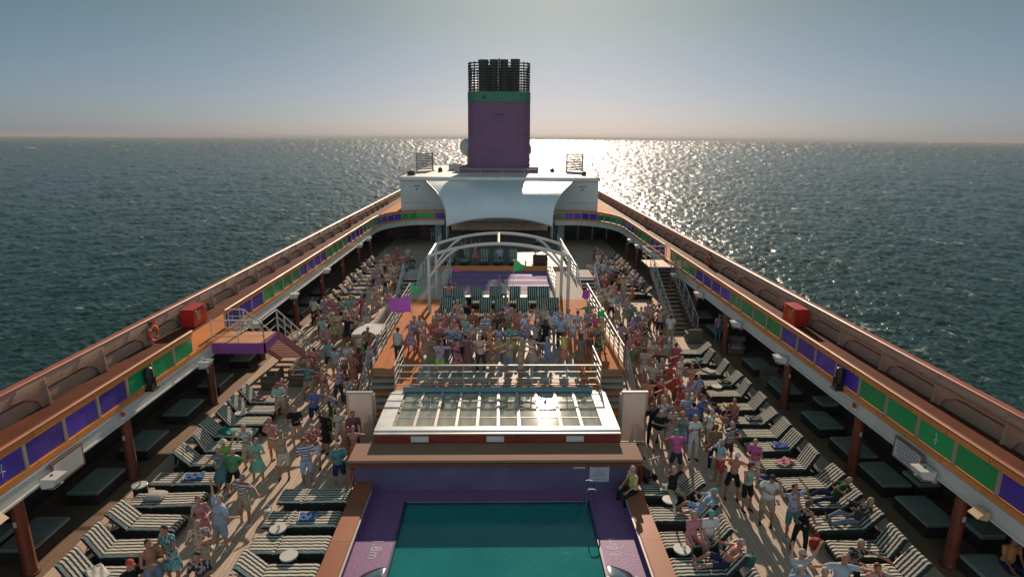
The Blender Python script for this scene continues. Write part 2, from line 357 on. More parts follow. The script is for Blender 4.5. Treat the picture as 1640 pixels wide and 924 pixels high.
def panel_railing(s):
    sd = 'left' if s < 0 else 'right'
    p = inner_path(s); side = 1 if s > 0 else -1   # outward normal of path going +y is +x for side=1
    gap = (23.2, 25.9) if s < 0 else (41.0, 43.6)
    t = thing('panelled_railing', 'wood-capped railing of green and purple panels along the %s upper deck edge' % sd, 'railing')
    def runs():
        a = [q for q in p if q[1] <= gap[0]+.8]; b = [q for q in p if q[1] >= gap[1]-.8]
        return [a, b]
    ra, rb = runs()
    mb = MB(); mb.sweep(p, [(-.02, 2.36), (0.10, 2.36), (0.10, 2.78), (-.02, 2.78)], 0, side); mb.build('fascia_beam', fascia_m, t)
    mb = MB(); mb.sweep(p, [(-.07, 2.30), (0.0, 2.30), (0.0, 2.36), (-.07, 2.36)], 0, side)
    mb.sweep(p, [(-.05, 2.70), (-.022, 2.70), (-.022, 2.74), (-.05, 2.74)], 0, side); mb.build('gutter_trim', white, t)
    mb = MB(); mb.sweep(p, [(-.05, 2.782), (0.06, 2.782), (0.06, 2.95), (-.05, 2.95)], 0, side); mb.build('toe_board', wood_strip, t)
    mb = MB()
    for r in (ra, rb): mb.sweep(r, [(-.03, 3.62), (0.05, 3.62), (0.05, 3.80), (-.03, 3.80)], 0, side)
    mb.build('top_board', wood_strip, t)
    mb = MB()
    for r in (ra, rb): mb.sweep(r, [(-.06, 3.80), (0.09, 3.80), (0.09, 3.84), (0.05, 3.865), (-.02, 3.865), (-.06, 3.84)], 0, side)
    mb.build('hand_rail', wood_cap, t)
    # panels and posts, groups of four of one colour
    k = 0; seg = []
    for i in range(len(p)-1):
        (xa, ya), (xb, yb) = p[i], p[i+1]
        if gap[0] < (ya+yb)/2 < gap[1]: seg.append(None); continue
        seg.append((xa, ya, xb, yb))
    # index of the first green panel on each side
    for i, sg in enumerate(seg):
        if sg is None: continue
        xa, ya, xb, yb = sg
        d = Vector((xb-xa, yb-ya, 0)); L = d.length; d.normalize(); nrm = Vector((d.y, -d.x, 0))*side
        if s < 0: green = ((i-10) % 8) < 4
        else: green = ((i-6) % 8) < 4
        mb = MB(); a = Vector((xa, ya, 0))+d*0.045+nrm*.01; b_ = Vector((xb, yb, 0))-d*0.045+nrm*.01
        mb.prism([(a.x, a.y, 2.98), (b_.x, b_.y, 2.98), (b_.x, b_.y, 3.60), (a.x, a.y, 3.60)], nrm*0.015)
        g = mb.build('green_panel' if green else 'purple_panel', film_green if green else film_purple, t)
        mb = MB(); c = Vector((xa, ya, 0))
        q = [c-d*.045-nrm*.035, c+d*.045-nrm*.035, c+d*.045+nrm*.03, c-d*.045+nrm*.03]
        mb.prism([(v.x, v.y, 2.80) for v in q], (0, 0, 0.84)); mb.build('post', post_m, t)
        if (s < 0 and i in (6, 15)) or (s > 0 and i in (7, 17)):   # thin white bird-like emblem
            m_ = (a+b_)/2-nrm*.006; mb = MB()
            pts = [(0, -.17), (.02, -.05), (0.0, .06), (.03, .17)]
            for (u0, w0), (u1, w1) in zip(pts[:-1], pts[1:]):
                mb.tube([m_+d*u0+Vector((0, 0, 3.3+w0)), m_+d*u1+Vector((0, 0, 3.3+w1))], 0.009, 5)
            mb.tube([m_+d*0.0+Vector((0, 0, 3.32)), m_+d*-.08+Vector((0, 0, 3.26))], 0.008, 5)
            mb.tube([m_+d*0.0+Vector((0, 0, 3.28)), m_+d*.09+Vector((0, 0, 3.24))], 0.008, 5)
            mb.build('emblem', emblem_m, g)
    return t
panel_railing(-1); panel_railing(1)

# ---------------------------------------------------------------- outer bulwark
cap_red = mat('red_brown_cap', (0.33, 0.085, 0.05), 0.45, var=0.2, scale=1.5)
def bulwark(s):
    sd = 'left' if s < 0 else 'right'
    t = thing('bulwark', 'beige outer bulwark with red-brown wooden cap and gussets on the %s side' % sd, 'bulwark')
    X = lambda v: s*v
    mb = MB(); mb.box(X(14.54), X(14.72), 2, 118, 2.9, 3.355); mb.build('lower_plate', beige2, t)
    mb = MB(); mb.prism([(X(14.62), 2, 3.36), (X(14.50), 2, 3.46), (X(14.50), 2, 3.88), (X(14.74), 2, 3.88), (X(14.74), 2, 3.36)], (0, 116, 0)); mb.build('upper_plate', beige, t)
    mb = MB(); mb.prism([(X(14.47), 2, 3.885), (X(14.47), 2, 3.92), (X(14.51), 2, 3.945), (X(14.73), 2, 3.945), (X(14.77), 2, 3.92), (X(14.77), 2, 3.885)], (0, 116, 0)); mb.build('cap_rail', cap_red, t)
    mb = MB(); mb.tube([(X(14.42), 3, 3.60), (X(14.42), 117, 3.60)], 0.018, 6)
    for k in range(80): mb.box(X(14.42), X(14.50), 3.5+k*1.4, 3.53+k*1.4, 3.585, 3.615)
    mb.build('pipe_rail', brown, t)
    for k in range(26):
        y = 6.6+k*2.85
        mb = MB(); mb.prism([(X(14.46), y-1.25, 3.52), (X(14.46), y-1.0, 3.80), (X(14.46), y+.22, 3.80), (X(14.46), y+.20, 3.3), (X(14.46), y+.15, 2.915), (X(14.46), y-.14, 2.915), (X(14.46), y-.30, 3.22), (X(14.46), y-.75, 3.42)], (X(.045), 0, 0))
        mb.prism([(X(14.45), y+.10, 3.8), (X(14.36), y+.10, 2.93), (X(14.60), y+.10, 2.93), (X(14.60), y+.10, 3.3)], (0, .05, 0))
        mb.build('gusset', beige, t)
bulwark(-1); bulwark(1)

# ---------------------------------------------------------------- columns
def pick(lst): return random.choice(lst)
ORD = ['nearest', 'second nearest', 'third nearest', 'fourth nearest', 'fifth nearest', 'sixth nearest', 'seventh nearest', 'eighth nearest', 'ninth nearest', 'tenth nearest', 'eleventh nearest', 'twelfth nearest', 'thirteenth nearest', 'fourteenth nearest', 'fifteenth nearest', 'sixteenth nearest', 'seventeenth nearest', 'eighteenth nearest']
def make_column():
    t = thing('gallery_column', 'column', 'column')
    mb = MB(); mb.lathe([(.19, 0.06), (.17, .12), (.165, 1.2), (.16, 2.30)], n=14); mb.build('shaft', column_m, t)
    mb = MB(); mb.lathe([(.23, 0.0), (.23, .05), (.20, .06)], n=14); mb.build('base_plate', brown, t)
    mb = MB(); mb.box(-.2, .2, -.2, .2, 2.305, 2.42); mb.build('capital', fascia_m, t)
    mb = MB(); mb.box(-.04, .04, -.185, -.172, 1.5, 1.66); mb.build('notice', offwhite, t)
    return t
col0 = make_column(); first = True
for s, ys in ((-1, (13.9, 18.5, 24.4, 29.9, 35.4, 41.0, 46.6, 52.2, 57.0)), (1, (13.9, 18.6, 23.8, 30.9, 36.3, 41.8, 47.3, 52.8, 57.0))):
    for i, y in enumerate(ys):
        c = col0 if first else copy_tree(col0); first = False
        c.location = (s*12.4, y, 0); tag(c, '%s dark red column holding up the %s gallery edge' % (ORD[i], 'left' if s < 0 else 'right'), 'column', 'gallery columns')

# ---------------------------------------------------------------- lights and fittings on the fascia
def make_flood():
    t = thing('floodlight', 'x', 'floodlight')   # points to -x (inboard) for the right side
    mb = MB(); mb.prism([(-.52, -.24, .20), (-.05, -.24, .20), (-.10, -.24, -.08), (-.42, -.24, -.02)], (0, .48, 0)); mb.build('housing', white, t, bevel=.012)
    mb = MB(); mb.box(-.40, -.14, -.18, .18, -.11, -.085); mb.build('lens', mat('lamp_glass', (.3, .3, .3), .2), t)
    mb = MB(); mb.box(-.10, .14, -.06, .06, -.06, .02); mb.lathe([(.07, -.2), (.09, -.12), (.07, -.05)], c=(.02, -.1, 0), n=10); mb.build('bracket', post_m, t)
    mb = MB(); mb.lathe([(.03, .2), (.03, .225)], c=(-.25, 0, 0), n=8); mb.build('knob', black, t)
    return t
fl = make_flood(); first = True
for s, ys in ((1, (14.7, 23.5, 28.4, 34.2, 39.4, 50.5, 53.5)), (-1, (14.5, 23.0, 28.2, 33.8, 40.5, 50.5, 54.0))):
    for i, y in enumerate(ys):
        c = fl if first else copy_tree(fl); first = False
        c.location = (s*12.10, y, 2.33); c.rotation_euler = (0, 0, 0 if s > 0 else math.pi)
        tag(c, '%s white box floodlight on the %s fascia beam' % (ORD[i], 'left' if s < 0 else 'right'), 'floodlight', 'floodlights along the fascia')
def make_shade():
    t = thing('angled_lamp', 'x', 'lamp')
    mb = MB(); mb.prism([(-.45, -.28, -.02), (-.1, -.28, .25), (.05, -.28, .22), (.0, -.28, -.12)], (0, .56, 0)); mb.build('shade', mat('yellowed_shade', (.55, .38, .2), .5, var=.1), t, bevel=.015)
    mb = MB(); mb.tube([(0, 0, .1), (.2, 0, .05)], .03); mb.build('arm', post_m, t)
    return t
a = make_shade(); a.scale = (.62, .62, .7); a.location = (11.98, 12.75, 2.40); tag(a, 'yellowed angled lamp above the nearest right column', 'lamp', 'angled lamps')
b = copy_tree(a); b.location = (-11.98, 12.7, 2.40); b.rotation_euler = (0, 0, math.pi); tag(b, 'yellowed angled lamp above the nearest left column', 'lamp', 'angled lamps')
def make_stagelight():
    t = thing('stage_light', 'x', 'stage light')
    mb = MB(); mb.box(-.2, .2, -.2, .2, 0, .05); mb.box(-.13, .13, -.13, .13, .05, .16); mb.build('base', black, t, bevel=.01)
    mb = MB(); mb.lathe([(.12, .2), (.15, .3), (.155, .6), (.12, .78), (.07, .82)], n=14); mb.build('head', black, t)
    mb = MB()
    for q in (-1, 1): mb.box(q*.165, q*.20, -.05, .05, .12, .5)
    mb.build('yoke', black, t)
    return t
a = make_stagelight(); a.location = (12.0, 19.45, 2.80); tag(a, 'black moving-head stage light on the right fascia', 'stage light', 'black stage lights')
b = copy_tree(a); b.location = (-12.0, 19.5, 2.80); tag(b, 'black moving-head stage light on the left fascia', 'stage light', 'black stage lights')
# platform brackets for them are part of the light; small red alarm bells
def make_bell():
    t = thing('alarm_bell', 'x', 'bell')
    mb = MB(); mb.tube([(0, 0, 0), (-.05, 0, 0)], .10, 12, r2=.07); mb.build('gong', red, t)
    mb = MB(); mb.box(-.02, .04, -.05, .05, -.16, -.04); mb.build('striker_box', white, t); return t
bl = make_bell(); first = True
for s, y, w in ((1, 18.4, 'above the second right column'), (-1, 17.9, 'above the second left column'), (1, 34.9, 'beside the right stairs'), (-1, 27.4, 'beside the left stairs')):
    c = bl if first else copy_tree(bl); first = False
    c.location = (s*12.02, y, 2.66); c.rotation_euler = (0, 0, 0 if s > 0 else math.pi)
    tag(c, 'small red alarm bell on the fascia '+w, 'bell', 'red alarm bells')
# framed boards hung below the fascia
def board(s, y, writing, label):
    t = thing('notice_board', label, 'notice board', (s*12.02, y, 2.05))
    f = -s
    mb = MB(); mb.box(0, f*.05, -.62, .62, 0, .68); mb.build('frame', mat('board_frame', (.2, .12, .1), .4), t, bevel=.008)
    mb = MB(); mb.box(f*.052, f*.056, -.55, .55, .07, .61); bd = mb.build('sheet', offwhite, t)
    if writing:
        ink = mat('blue_ink', (.05, .12, .35), .6); mb = MB(); random.seed(4)
        for r in range(5):
            u = -.48
            while u < .42:
                L = random.uniform(.04, .13); mb.box(f*.0565, f*.058, u, min(.47, u+L), .52-r*.095, .555-r*.095); u += L+.03
        mb.build('writing', ink, bd)
board(1, 15.6, True, 'framed white notice with blue writing on the right fascia')
board(-1, 15.3, False, 'framed blank pale board on the left fascia')

# red lockers and life rings on the upper deck
def locker(x, y, label):
    t = thing('red_locker', label, 'locker', (x, y, 2.9)); s = 1 if x > 0 else -1
    mb = MB(); mb.box(-.30, .30, -.62, .62, .04, .84); mb.build('body', red, t, bevel=.03)
    mb = MB(); mb.box(-.32, .32, -.65, .65, .845, .88); mb.build('lid', red, t, bevel=.015)
    mb = MB(); mb.box(-s*.302, -s*.308, -.35, .05, .3, .70); mb.build('plate', mat('locker_plate', (.35, .2, .12), .5), t)
    mb = MB()
    for q in (-.4, .4): mb.box(-s*.305, -s*.35, q-.06, q+.06, .74, .80)
    mb.build('latch', steel, t)
locker(-13.95, 26.6, 'red deck locker standing on the left running track'); locker(13.95, 26.8, 'red deck locker standing on the right running track')
def ring(x, y, z, label):
    t = thing('life_ring', label, 'life ring', (x, y, z)); s = 1 if x > 0 else -1
    orange = mat('orange_ring', (.65, .09, .03), .5)
    n = 24; mb = MB(); mb.tube([(0, .30*math.cos(2*math.pi*k/n), .30*math.sin(2*math.pi*k/n)) for k in range(n)], .065, 8, closed=True); mb.build('ring', orange, t)
    mb = MB()
    for k in range(4):
        a = math.pi/4+k*math.pi/2
        mb.tube([(0, .30*math.cos(a+d), .30*math.sin(a+d)) for d in (-.14, 0, .14)], .069, 8)
    mb.build('band', white, t)
    mb = MB(); mb.tube([(0, .1, .36), (0, .18, .60)], .05, 8); mb.build('flare_canister', orange, t)
    mb = MB(); mb.box(s*.01, s*.14, -.03, .03, .1, .5); mb.build('hanger', brown, t)
ring(-14.33, 24.0, 3.35, 'orange life ring on the left bulwark in front of the red locker'); ring(14.33, 40.0, 3.35, 'orange life ring on the right bulwark opposite the stairs')
ring(-14.33, 58.0, 3.35, 'far orange life ring on the left bulwark near the deckhouse'); ring(14.33, 58.5, 3.35, 'far orange life ring on the right bulwark near the deckhouse')

# ============================================================ AFT DECKHOUSE
wall_m = mat('deckhouse_white', (0.50, 0.53, 0.52), 0.45, var=0.10, scale=0.5)
roof_m = mat('deckhouse_roof', (0.55, 0.50, 0.47), 0.6, var=0.15, scale=0.6)
dh = thing('deckhouse', 'white aft deckhouse with flat roof behind the awning', 'deckhouse')
WY = 68.0
mb = MB()
for s in (-1, 1):
    mb.box(s*5.2, s*11.1, WY, 96, 2.9, 6.75)
mb.box(-5.2, 5.2, 69.6, 96, 0, 6.75)
mb.build('wall', wall_m, dh)
mb = MB(); mb.box(-11.25, 11.25, WY-.35, 96.3, 6.75, 7.1); mb.build('roof', roof_m, dh)
mb = MB(); mb.box(-10.9, 10.9, WY-.37, WY-.352, 6.78, 7.12); mb.build('roof_fascia', fascia_m, dh)
mb = MB()
for s in (-1, 1):
    mb.box(s*7.9, s*11.0, WY-.02, WY-.004, 4.22, 4.27)
mb.build('seam_trim', mat('grey_seam', (.2, .22, .22), .5), dh)
for s in (-1, 1):
    mb = MB(); mb.box(s*8.9, s*9.6, WY-.05, WY-.004, 6.05, 6.12); mb.lathe([(.08, -.1), (.1, 0)], c=(s*9.3, WY-.12, 5.8), n=8); mb.build('wall_lamp', black, dh)
# piers and dark back walls of the lower storey
for s in (-1, 1):
    mb = MB(); mb.box(s*5.6, s*7.2, BR_Y+.3, 69.5, 0, 2.42); mb.build('pier', wall_m, dh)
    mb = MB(); mb.box(s*5.9, s*6.5, BR_Y+.27, BR_Y+.296, 0.05, 2.15); mb.build('side_door', mat('grey_door', (.10, .12, .12), .5), dh)
    mb = MB(); mb.box(s*6.3, s*7.05, BR_Y+.22, BR_Y+.295, 2.26, 2.34); mb.build('vent_strip', black, dh)
mb = MB()
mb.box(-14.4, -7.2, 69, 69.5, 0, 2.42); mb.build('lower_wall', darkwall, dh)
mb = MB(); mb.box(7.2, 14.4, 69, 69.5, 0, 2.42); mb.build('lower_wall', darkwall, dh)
for x0, x1 in ((-13, -11.2), (-9.2, -7.6)):
    mb = MB(); mb.box(x0, x1, 68.93, 68.995, .05, 2.1); mb.build('door', brown, dh)
glm = mat('tinted_door_glass', (.04, .035, .03), .15, var=.3, scale=2)
for k in range(4):
    x = 7.4+k*1.65
    mb = MB(); mb.box(x+.05, x+1.58, 68.6, 68.63, .05, 2.35); g = mb.build('glass_door', glm, dh)
    mb = MB(); mb.box(x-.05, x+.045, 68.55, 68.68, 0, 2.4); mb.build('door_frame', fascia_m, dh)
# back of the covered stage
mb = MB(); mb.box(-5.18, 5.18, 64.0, 64.25, 0, 4.1); mb.build('stage_back', mat('stage_back', (.58, .36, .24), .6, var=.4, scale=.5), dh)
for k in range(7):
    x = -4.5+k*1.5; mb = MB(); mb.box(x-.05, x+.05, 63.9, 63.99, 1.9, 4.1); mb.build('mullion', offwhite, dh)
mb = MB(); mb.box(-5.0, 5.0, 62.6, 63.85, 2.6, 2.7); mb.build('counter_shelf', mat('counter', (.3, .28, .24), .5), dh)
# inverted roof gear
def rail_run(mb, pts, h, levels, r=0.022, pr=0.024, pitch=1.1, top=0.03):
    """posts and horizontal bars along a 3D polyline"""
    P = [Vector(p) for p in pts]
    for a, b in zip(P[:-1], P[1:]):
        for l in levels: mb.tube([a+Vector((0, 0, l)), b+Vector((0, 0, l))], r*.7, 6)
        mb.tube([a+Vector((0, 0, h)), b+Vector((0, 0, h))], top, 6)
        L = (b-a).length; n = max(1, round(L/pitch))
        for i in range(n+1):
            q = a.lerp(b, i/n); mb.tube([q, q+Vector((0, 0, h))], pr, 6)
    return mb
def railing(name, label, pts, h=1.05, levels=(.3, .55, .8), m=white, pitch=1.1, **k):
    mb = MB(); rail_run(mb, pts, h, levels, pitch=pitch, **k); o = mb.build(name, m)
    return tag(o, label, 'railing')
railing('roof_railing', 'thin railing along the left edge of the deckhouse roof', [(-11.1, 68.2, 7.1), (-11.1, 95, 7.1)], m=steel, r=.03, pr=.03)
railing('roof_railing', 'thin railing along the right edge of the deckhouse roof', [(11.1, 68.2, 7.1), (11.1, 95, 7.1)], m=steel, r=.03, pr=.03)
railing('roof_railing', 'low front railing before the funnel base on the deckhouse roof', [(-4.6, 68.1, 7.1), (5.2, 68.1, 7.1)], h=.85, levels=(.45,), m=steel, pitch=2.4)
railing('roof_railing', 'short slanted railing behind the right vent panel on the roof', [(5.0, 86, 7.1), (7.5, 80, 7.1)], m=steel, r=.03, pr=.03, pitch=.5)
for s in (-1, 1):
    t = thing('vent_screen', 'tall grey slatted vent screen on the %s of the deckhouse roof' % ('left' if s < 0 else 'right'), 'vent screen', (s*9.6, 78.5, 7.1), s*-0.9, 'roof vent screens')
    mb = MB()
    for k in range(10): mb.box(-1.4, 1.4, -.06, .06, .25+k*.21, .40+k*.21)
    mb.build('slat_panel', mat('vent_grey', (.28, .27, .25), .6, var=.15), t)
    for x in (-1.43, 1.43):
        mb = MB(); mb.box(x-.05, x+.05, -.08, .08, 0, 2.4); mb.build('post', steel, t)
    mb = MB(); mb.box(-1.5, 1.5, -.3, .3, 0, .12); mb.build('plinth', roof_m, t)
for i, (x, y, w, d, h, lab) in enumerate(((-6.0, 82, 1.6, 1.6, .9, 'grey equipment box left of the funnel base'), (-5.2, 77.5, .8, .8, .45, 'low tan box beside the funnel plinth'), (-10.2, 70.5, .8, .6, .5, 'small dark box at the left roof corner'), (6.8, 79, .5, .5, .4, 'small dark fitting right of the funnel plinth'), (9.9, 71.5, .5, .5, .45, 'small dark fitting at the right roof corner'), (-7.6, 78, .5, .5, .5, 'small dark fitting between vent screen and funnel'))):
    t = thing('roof_unit', lab, 'roof unit', (x, y, 7.1))
    mb = MB(); mb.box(-w/2, w/2, -d/2, d/2, .08, h); mb.build('casing', (roof_m, black)[i in (2, 3, 4, 5)], t, bevel=.03)
    mb = MB(); mb.box(-w/2-.06, w/2+.06, -d/2-.06, d/2+.06, 0, .08); mb.build('mount', brown, t)
    mb = MB(); mb.lathe([(w*.2, h), (w*.2, h+.12), (w*.1, h+.16)], n=10); mb.build('vent_cap', steel, t)
for s, y, z in ((-1, 84, 9.6), (1, 86, 9.3)):
    t = thing('radome', 'white radar dome on a mast %s of the funnel' % ('left' if s < 0 else 'right'), 'radome', ((-4.25 if s < 0 else 3.2), y, 7.1), 0, 'radomes by the funnel')
    mb = MB(); mb.lathe([(.02, -1.35)]+[(1.25*math.sin(a), -1.25*math.cos(a)) for a in [i*math.pi/12 for i in range(1, 12)]]+[(.02, 1.25)], c=(0, 0, z-6.6), n=24); mb.build('dome', offwhite, t)
    mb = MB(); mb.lathe([(.35, 0), (.25, .6), (.25, 1.9)], n=12); mb.build('mast', roof_m, t)

# ---------------------------------------------------------------- funnel
def rrect(hx, hy, r, n=6):
    out = []
    for cx, cy, a0 in ((hx-r, hy-r, 0), (-hx+r, hy-r, 90), (-hx+r, -hy+r, 180), (hx-r, -hy+r, 270)):
        for k in range(n+1):
            a = R(a0+90*k/n); out.append((cx+r*math.cos(a), cy+r*math.sin(a)))
    return out
def loft(mb, rings, mi=0, sm=True, cap=True):
    n = len(rings[0]); vs = [v for r in rings for v in r]; fs = []
    for i in range(len(rings)-1):
        for k in range(n): fs.append((i*n+k, i*n+(k+1) % n, (i+1)*n+(k+1) % n, (i+1)*n+k))
    if cap: fs += [tuple(range(n))[::-1], tuple((len(rings)-1)*n+k for k in range(n))]
    return mb.add(vs, fs, mi, sm)
fn = thing('funnel', 'tall purple funnel with green band and dark exhaust pipes', 'funnel', (-.1, 82.0, 7.1))
fp = mat('funnel_purple', (0.165, 0.072, 0.145), 0.6, var=0.16, scale=0.35)
fg = mat('funnel_green', (0.02, 0.15, 0.08), 0.45, var=0.12, scale=0.5)
def ring_at(z, hx, hy, r): return [(x, y, z) for x, y in rrect(hx, hy, r)]
mb = MB(); loft(mb, [ring_at(z, 3.95-z*.006, 5.2, 1.6) for z in (.75, 3, 6, 8.55)]); mb.build('casing', fp, fn)
mb = MB(); loft(mb, [ring_at(z, 3.92, 5.22, 1.6) for z in (8.56, 9.75)]); mb.build('green_band', fg, fn)
mb = MB(); mb.box(-4.9, 4.9, -5.9, 6, 0, .74); mb.build('plinth', fp, fn, bevel=.05)
seam_m = mat('funnel_seam', (.09, .045, .085), .6)
for z in (2.6, 4.6, 6.6, 8.5):
    mb = MB(); loft(mb, [ring_at(q, 3.962-z*.006, 5.212, 1.6) for q in (z, z+.035)]); mb.build('plate_seam', seam_m, fn)
mb = MB()
for x in (-2.2, -.7, .9, 2.3): mb.box(x-.012, x+.012, -5.216, -5.19, .8, 8.5)
mb.build('weld_line', seam_m, fn)
mb = MB(); mb.box(-.5, .5, -5.26, -5.2, 7.0, 7.12); mb.box(.1, .25, -5.25, -5.2, 6.1, 6.2); mb.build('fitting', black, fn)
pipe_m = mat('dark_exhaust', (0.045, 0.045, 0.038), 0.55, var=0.3, scale=1.2)
for (x, y, r, h) in ((-1.95, -3.0, .62, 13.6), (-.65, -3.4, .50, 13.6), (.62, -3.4, .48, 13.6), (2.0, -3.0, .56, 13.7), (-2.0, -.6, .6, 13.4), (-1.4, .9, .5, 13.3), (1.4, .9, .5, 13.2), (0.5, 2.6, .5, 13.2), (-1.8, 3.0, .55, 13.3), (2.0, 2.8, .4, 13.0)):
    mb = MB(); mb.lathe([(r, 9.0), (r, h-.25), (r*1.06, h-.22), (r*1.06, h), (r*.8, h)], c=(x, y, 0), n=16); mb.build('exhaust_pipe', pipe_m, fn)
for k in range(11):
    z = 9.95+k*.31; mb = MB()
    o_ = rrect(3.88, 5.1, 1.5); i_ = rrect(3.70, 4.92, 1.35); n = len(o_)
    vs = [(x, y, z) for x, y in o_]+[(x, y, z-.07) for x, y in i_]+[(x, y, z+.06) for x, y in o_]+[(x, y, z-.01) for x, y in i_]
    fs = []
    for q in range(n):
        w = (q+1) % n; fs += [(q, w, 2*n+w, 2*n+q), (n+q, 3*n+q, 3*n+w, n+w), (q, n+q, n+w, w), (2*n+q, 2*n+w, 3*n+w, 3*n+q)]
    mb.add(vs, fs, 0, False); mb.build('louvre_ring', pipe_m, fn)
o_ = rrect(3.68, 4.9, 1.35, 3)
for (x, y) in o_: mb = MB(); mb.tube([(x, y, 9.7), (x, y, 13.25)], .07, 6); mb.build('strut', pipe_m, fn)
mb = MB(); loft(mb, [ring_at(z, 3.0, 4.4, 1.2) for z in (9.7, 9.85)]); mb.build('top_plate', pipe_m, fn)
mb = MB(); mb.tube([(0, -3.9, 9.7), (0, -3.9, 13.7)], .10, 8)
for k in range(12): mb.box(-.22, .22, -3.95, -3.85, 9.9+k*.31, 9.96+k*.31)
mb.build('access_ladder', pipe_m, fn)
mb = MB()   # small dark emblem on the green band, like a leaping bird
mb.prism([(-2.05, -5.245, 8.85), (-1.35, -5.245, 8.85), (-1.6, -5.245, 9.0), (-1.75, -5.245, 9.45), (-1.85, -5.245, 9.1), (-2.1, -5.245, 9.3)], (0, .02, 0))
mb.build('emblem', black, fn)

# ---------------------------------------------------------------- fabric awning over the covered stage
aw = thing('stage_awning', 'large curved white fabric awning in front of the deckhouse', 'awning')
mb = MB(); NU, NV = 40, 28; top = []; 
def awn(u, v):
    # u -1..1 across, v 0 (top, at deckhouse) .. 1 (front lip)
    half = 8.1-2.9*math.sin(v*math.pi/2)**1.5
    x = half*u
    y = 67.7-9.0*math.sin(v*math.pi/2*.98)**.95
    lip = 3.75-0.85*abs(u)**2.2
    prof = math.cos(v*math.pi/2)**.62
    z = lip+(6.72-lip)*prof+0.12*math.sin(v*math.pi)*(1-u*u)
    return x, y, z
for th in (0, -.04):
    for j in range(NV+1):
        for i in range(NU+1):
            x, y, z = awn(-1+2*i/NU, j/NV); top.append((x, y, z+th))
fs = []; n1 = (NU+1)*(NV+1)
for j in range(NV):
    for i in range(NU):
        a = j*(NU+1)+i; fs.append((a, a+1, a+NU+2, a+NU+1)); fs.append((n1+a, n1+a+NU+1, n1+a+NU+2, n1+a+1))
for i in range(NU):
    a = i; fs.append((a, n1+a, n1+a+1, a+1)); a = NV*(NU+1)+i; fs.append((a, a+1, n1+a+1, n1+a))
for j in range(NV):
    a = j*(NU+1); fs.append((a, a+NU+1, n1+a+NU+1, n1+a)); a += NU; fs.append((a, n1+a, n1+a+NU+1, a+NU+1))
mb.add(top, fs, 0, True)
mb.build('fabric', mat('awning_fabric', (0.60, 0.64, 0.66), 0.35, var=0.06, scale=.4), aw)
mb = MB(); mb.tube([awn(-1+2*i/20, 1) for i in range(21)], .07, 8); mb.build('lip_tube', steel, aw)
for u in (-.66, -.33, 0, .33, .66):
    mb = MB(); mb.tube([tuple(Vector(awn(u, j/20))+Vector((0, 0, .006))) for j in range(21)], .012, 4); mb.build('seam', MATS['awning_fabric'], aw)
for s in (-1, 1):
    mb = MB(); mb.tube([awn(s, j/16) for j in range(17)], .05, 8); mb.build('edge_tube', white, aw)
    x, y, z = awn(s, 1); mb = MB(); mb.tube([(x, y, 0), (x, y, z)], .08, 8); mb.build('pole', steel, aw)

# ============================================================ CENTRAL PLATFORM (z 1.5)
PZ = 1.5
plat = thing('stage_platform', 'raised central stage platform with orange board borders and pale dance floor', 'stage')
sidem = mat('platform_side', (0.30, 0.28, 0.25), 0.6, var=0.2)
mb = MB(); mb.box(-4.2, 4.2, 22.2, 24.65, 0.0, PZ-.05); mb.box(-5.55, 5.55, 24.65, 38.55, 0.0, PZ-.05)
for s in (-1, 1): mb.box(s*3.6, s*5.55, 38.55, 45.2, 0, PZ-.05)
mb.box(-3.6, 3.6, 38.55, 45.2, 0, PZ-.42); mb.build('base', sidem, plat)
mb = MB()
mb.box(-4.22, 4.22, 22.18, 23.15, PZ-.05, PZ)
for s in (-1, 1):
    mb.box(s*3.45, s*4.22, 23.15, 24.63, PZ-.05, PZ); mb.box(s*3.45, s*5.57, 24.63, 36.4, PZ-.05, PZ)
mb.box(-3.45, 3.45, 30.6, 36.4, PZ-.05, PZ)
mb.build('orange_boards', orange_deck, plat)
mb = MB(); mb.box(-3.45, 3.45, 23.15, 30.6, PZ-.05, PZ-.001); mb.build('dance_floor', dance_m, plat)
pale = mat('pale_deck_paint', (0.48, 0.41, 0.38), 0.8, var=0.12, scale=.8, spec=0.12)
mb = MB(); mb.box(-5.57, 5.57, 36.4, 38.55, PZ-.05, PZ)
for s in (-1, 1): mb.box(s*3.6, s*5.57, 38.55, 45.2, PZ-.05, PZ)
mb.build('pale_deck', pale, plat)
mb = MB(); mb.box(-3.6, 3.6, 38.55, 45.2, PZ-.4, PZ-.08); mb.build('splash_floor', mat('splash_purple', (.22, .14, .34), .75, var=.12, scale=.7, spec=.12), plat)
mb = MB()
for k in range(4): mb.box(-3.55, 3.55, 38.7+k*1.6, 38.76+k*1.6, PZ-.079, PZ-.07)
mb.build('splash_grate', mat('pinkline', (.5, .25, .22), .5), plat)
# rear terrace with the covered loungers
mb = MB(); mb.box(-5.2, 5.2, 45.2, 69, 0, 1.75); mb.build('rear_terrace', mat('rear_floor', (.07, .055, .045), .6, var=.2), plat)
mb = MB(); mb.box(-5.2, 5.2, 45.1, 45.198, 1.4, 1.79); mb.build('terrace_edge', wood_strip, plat)

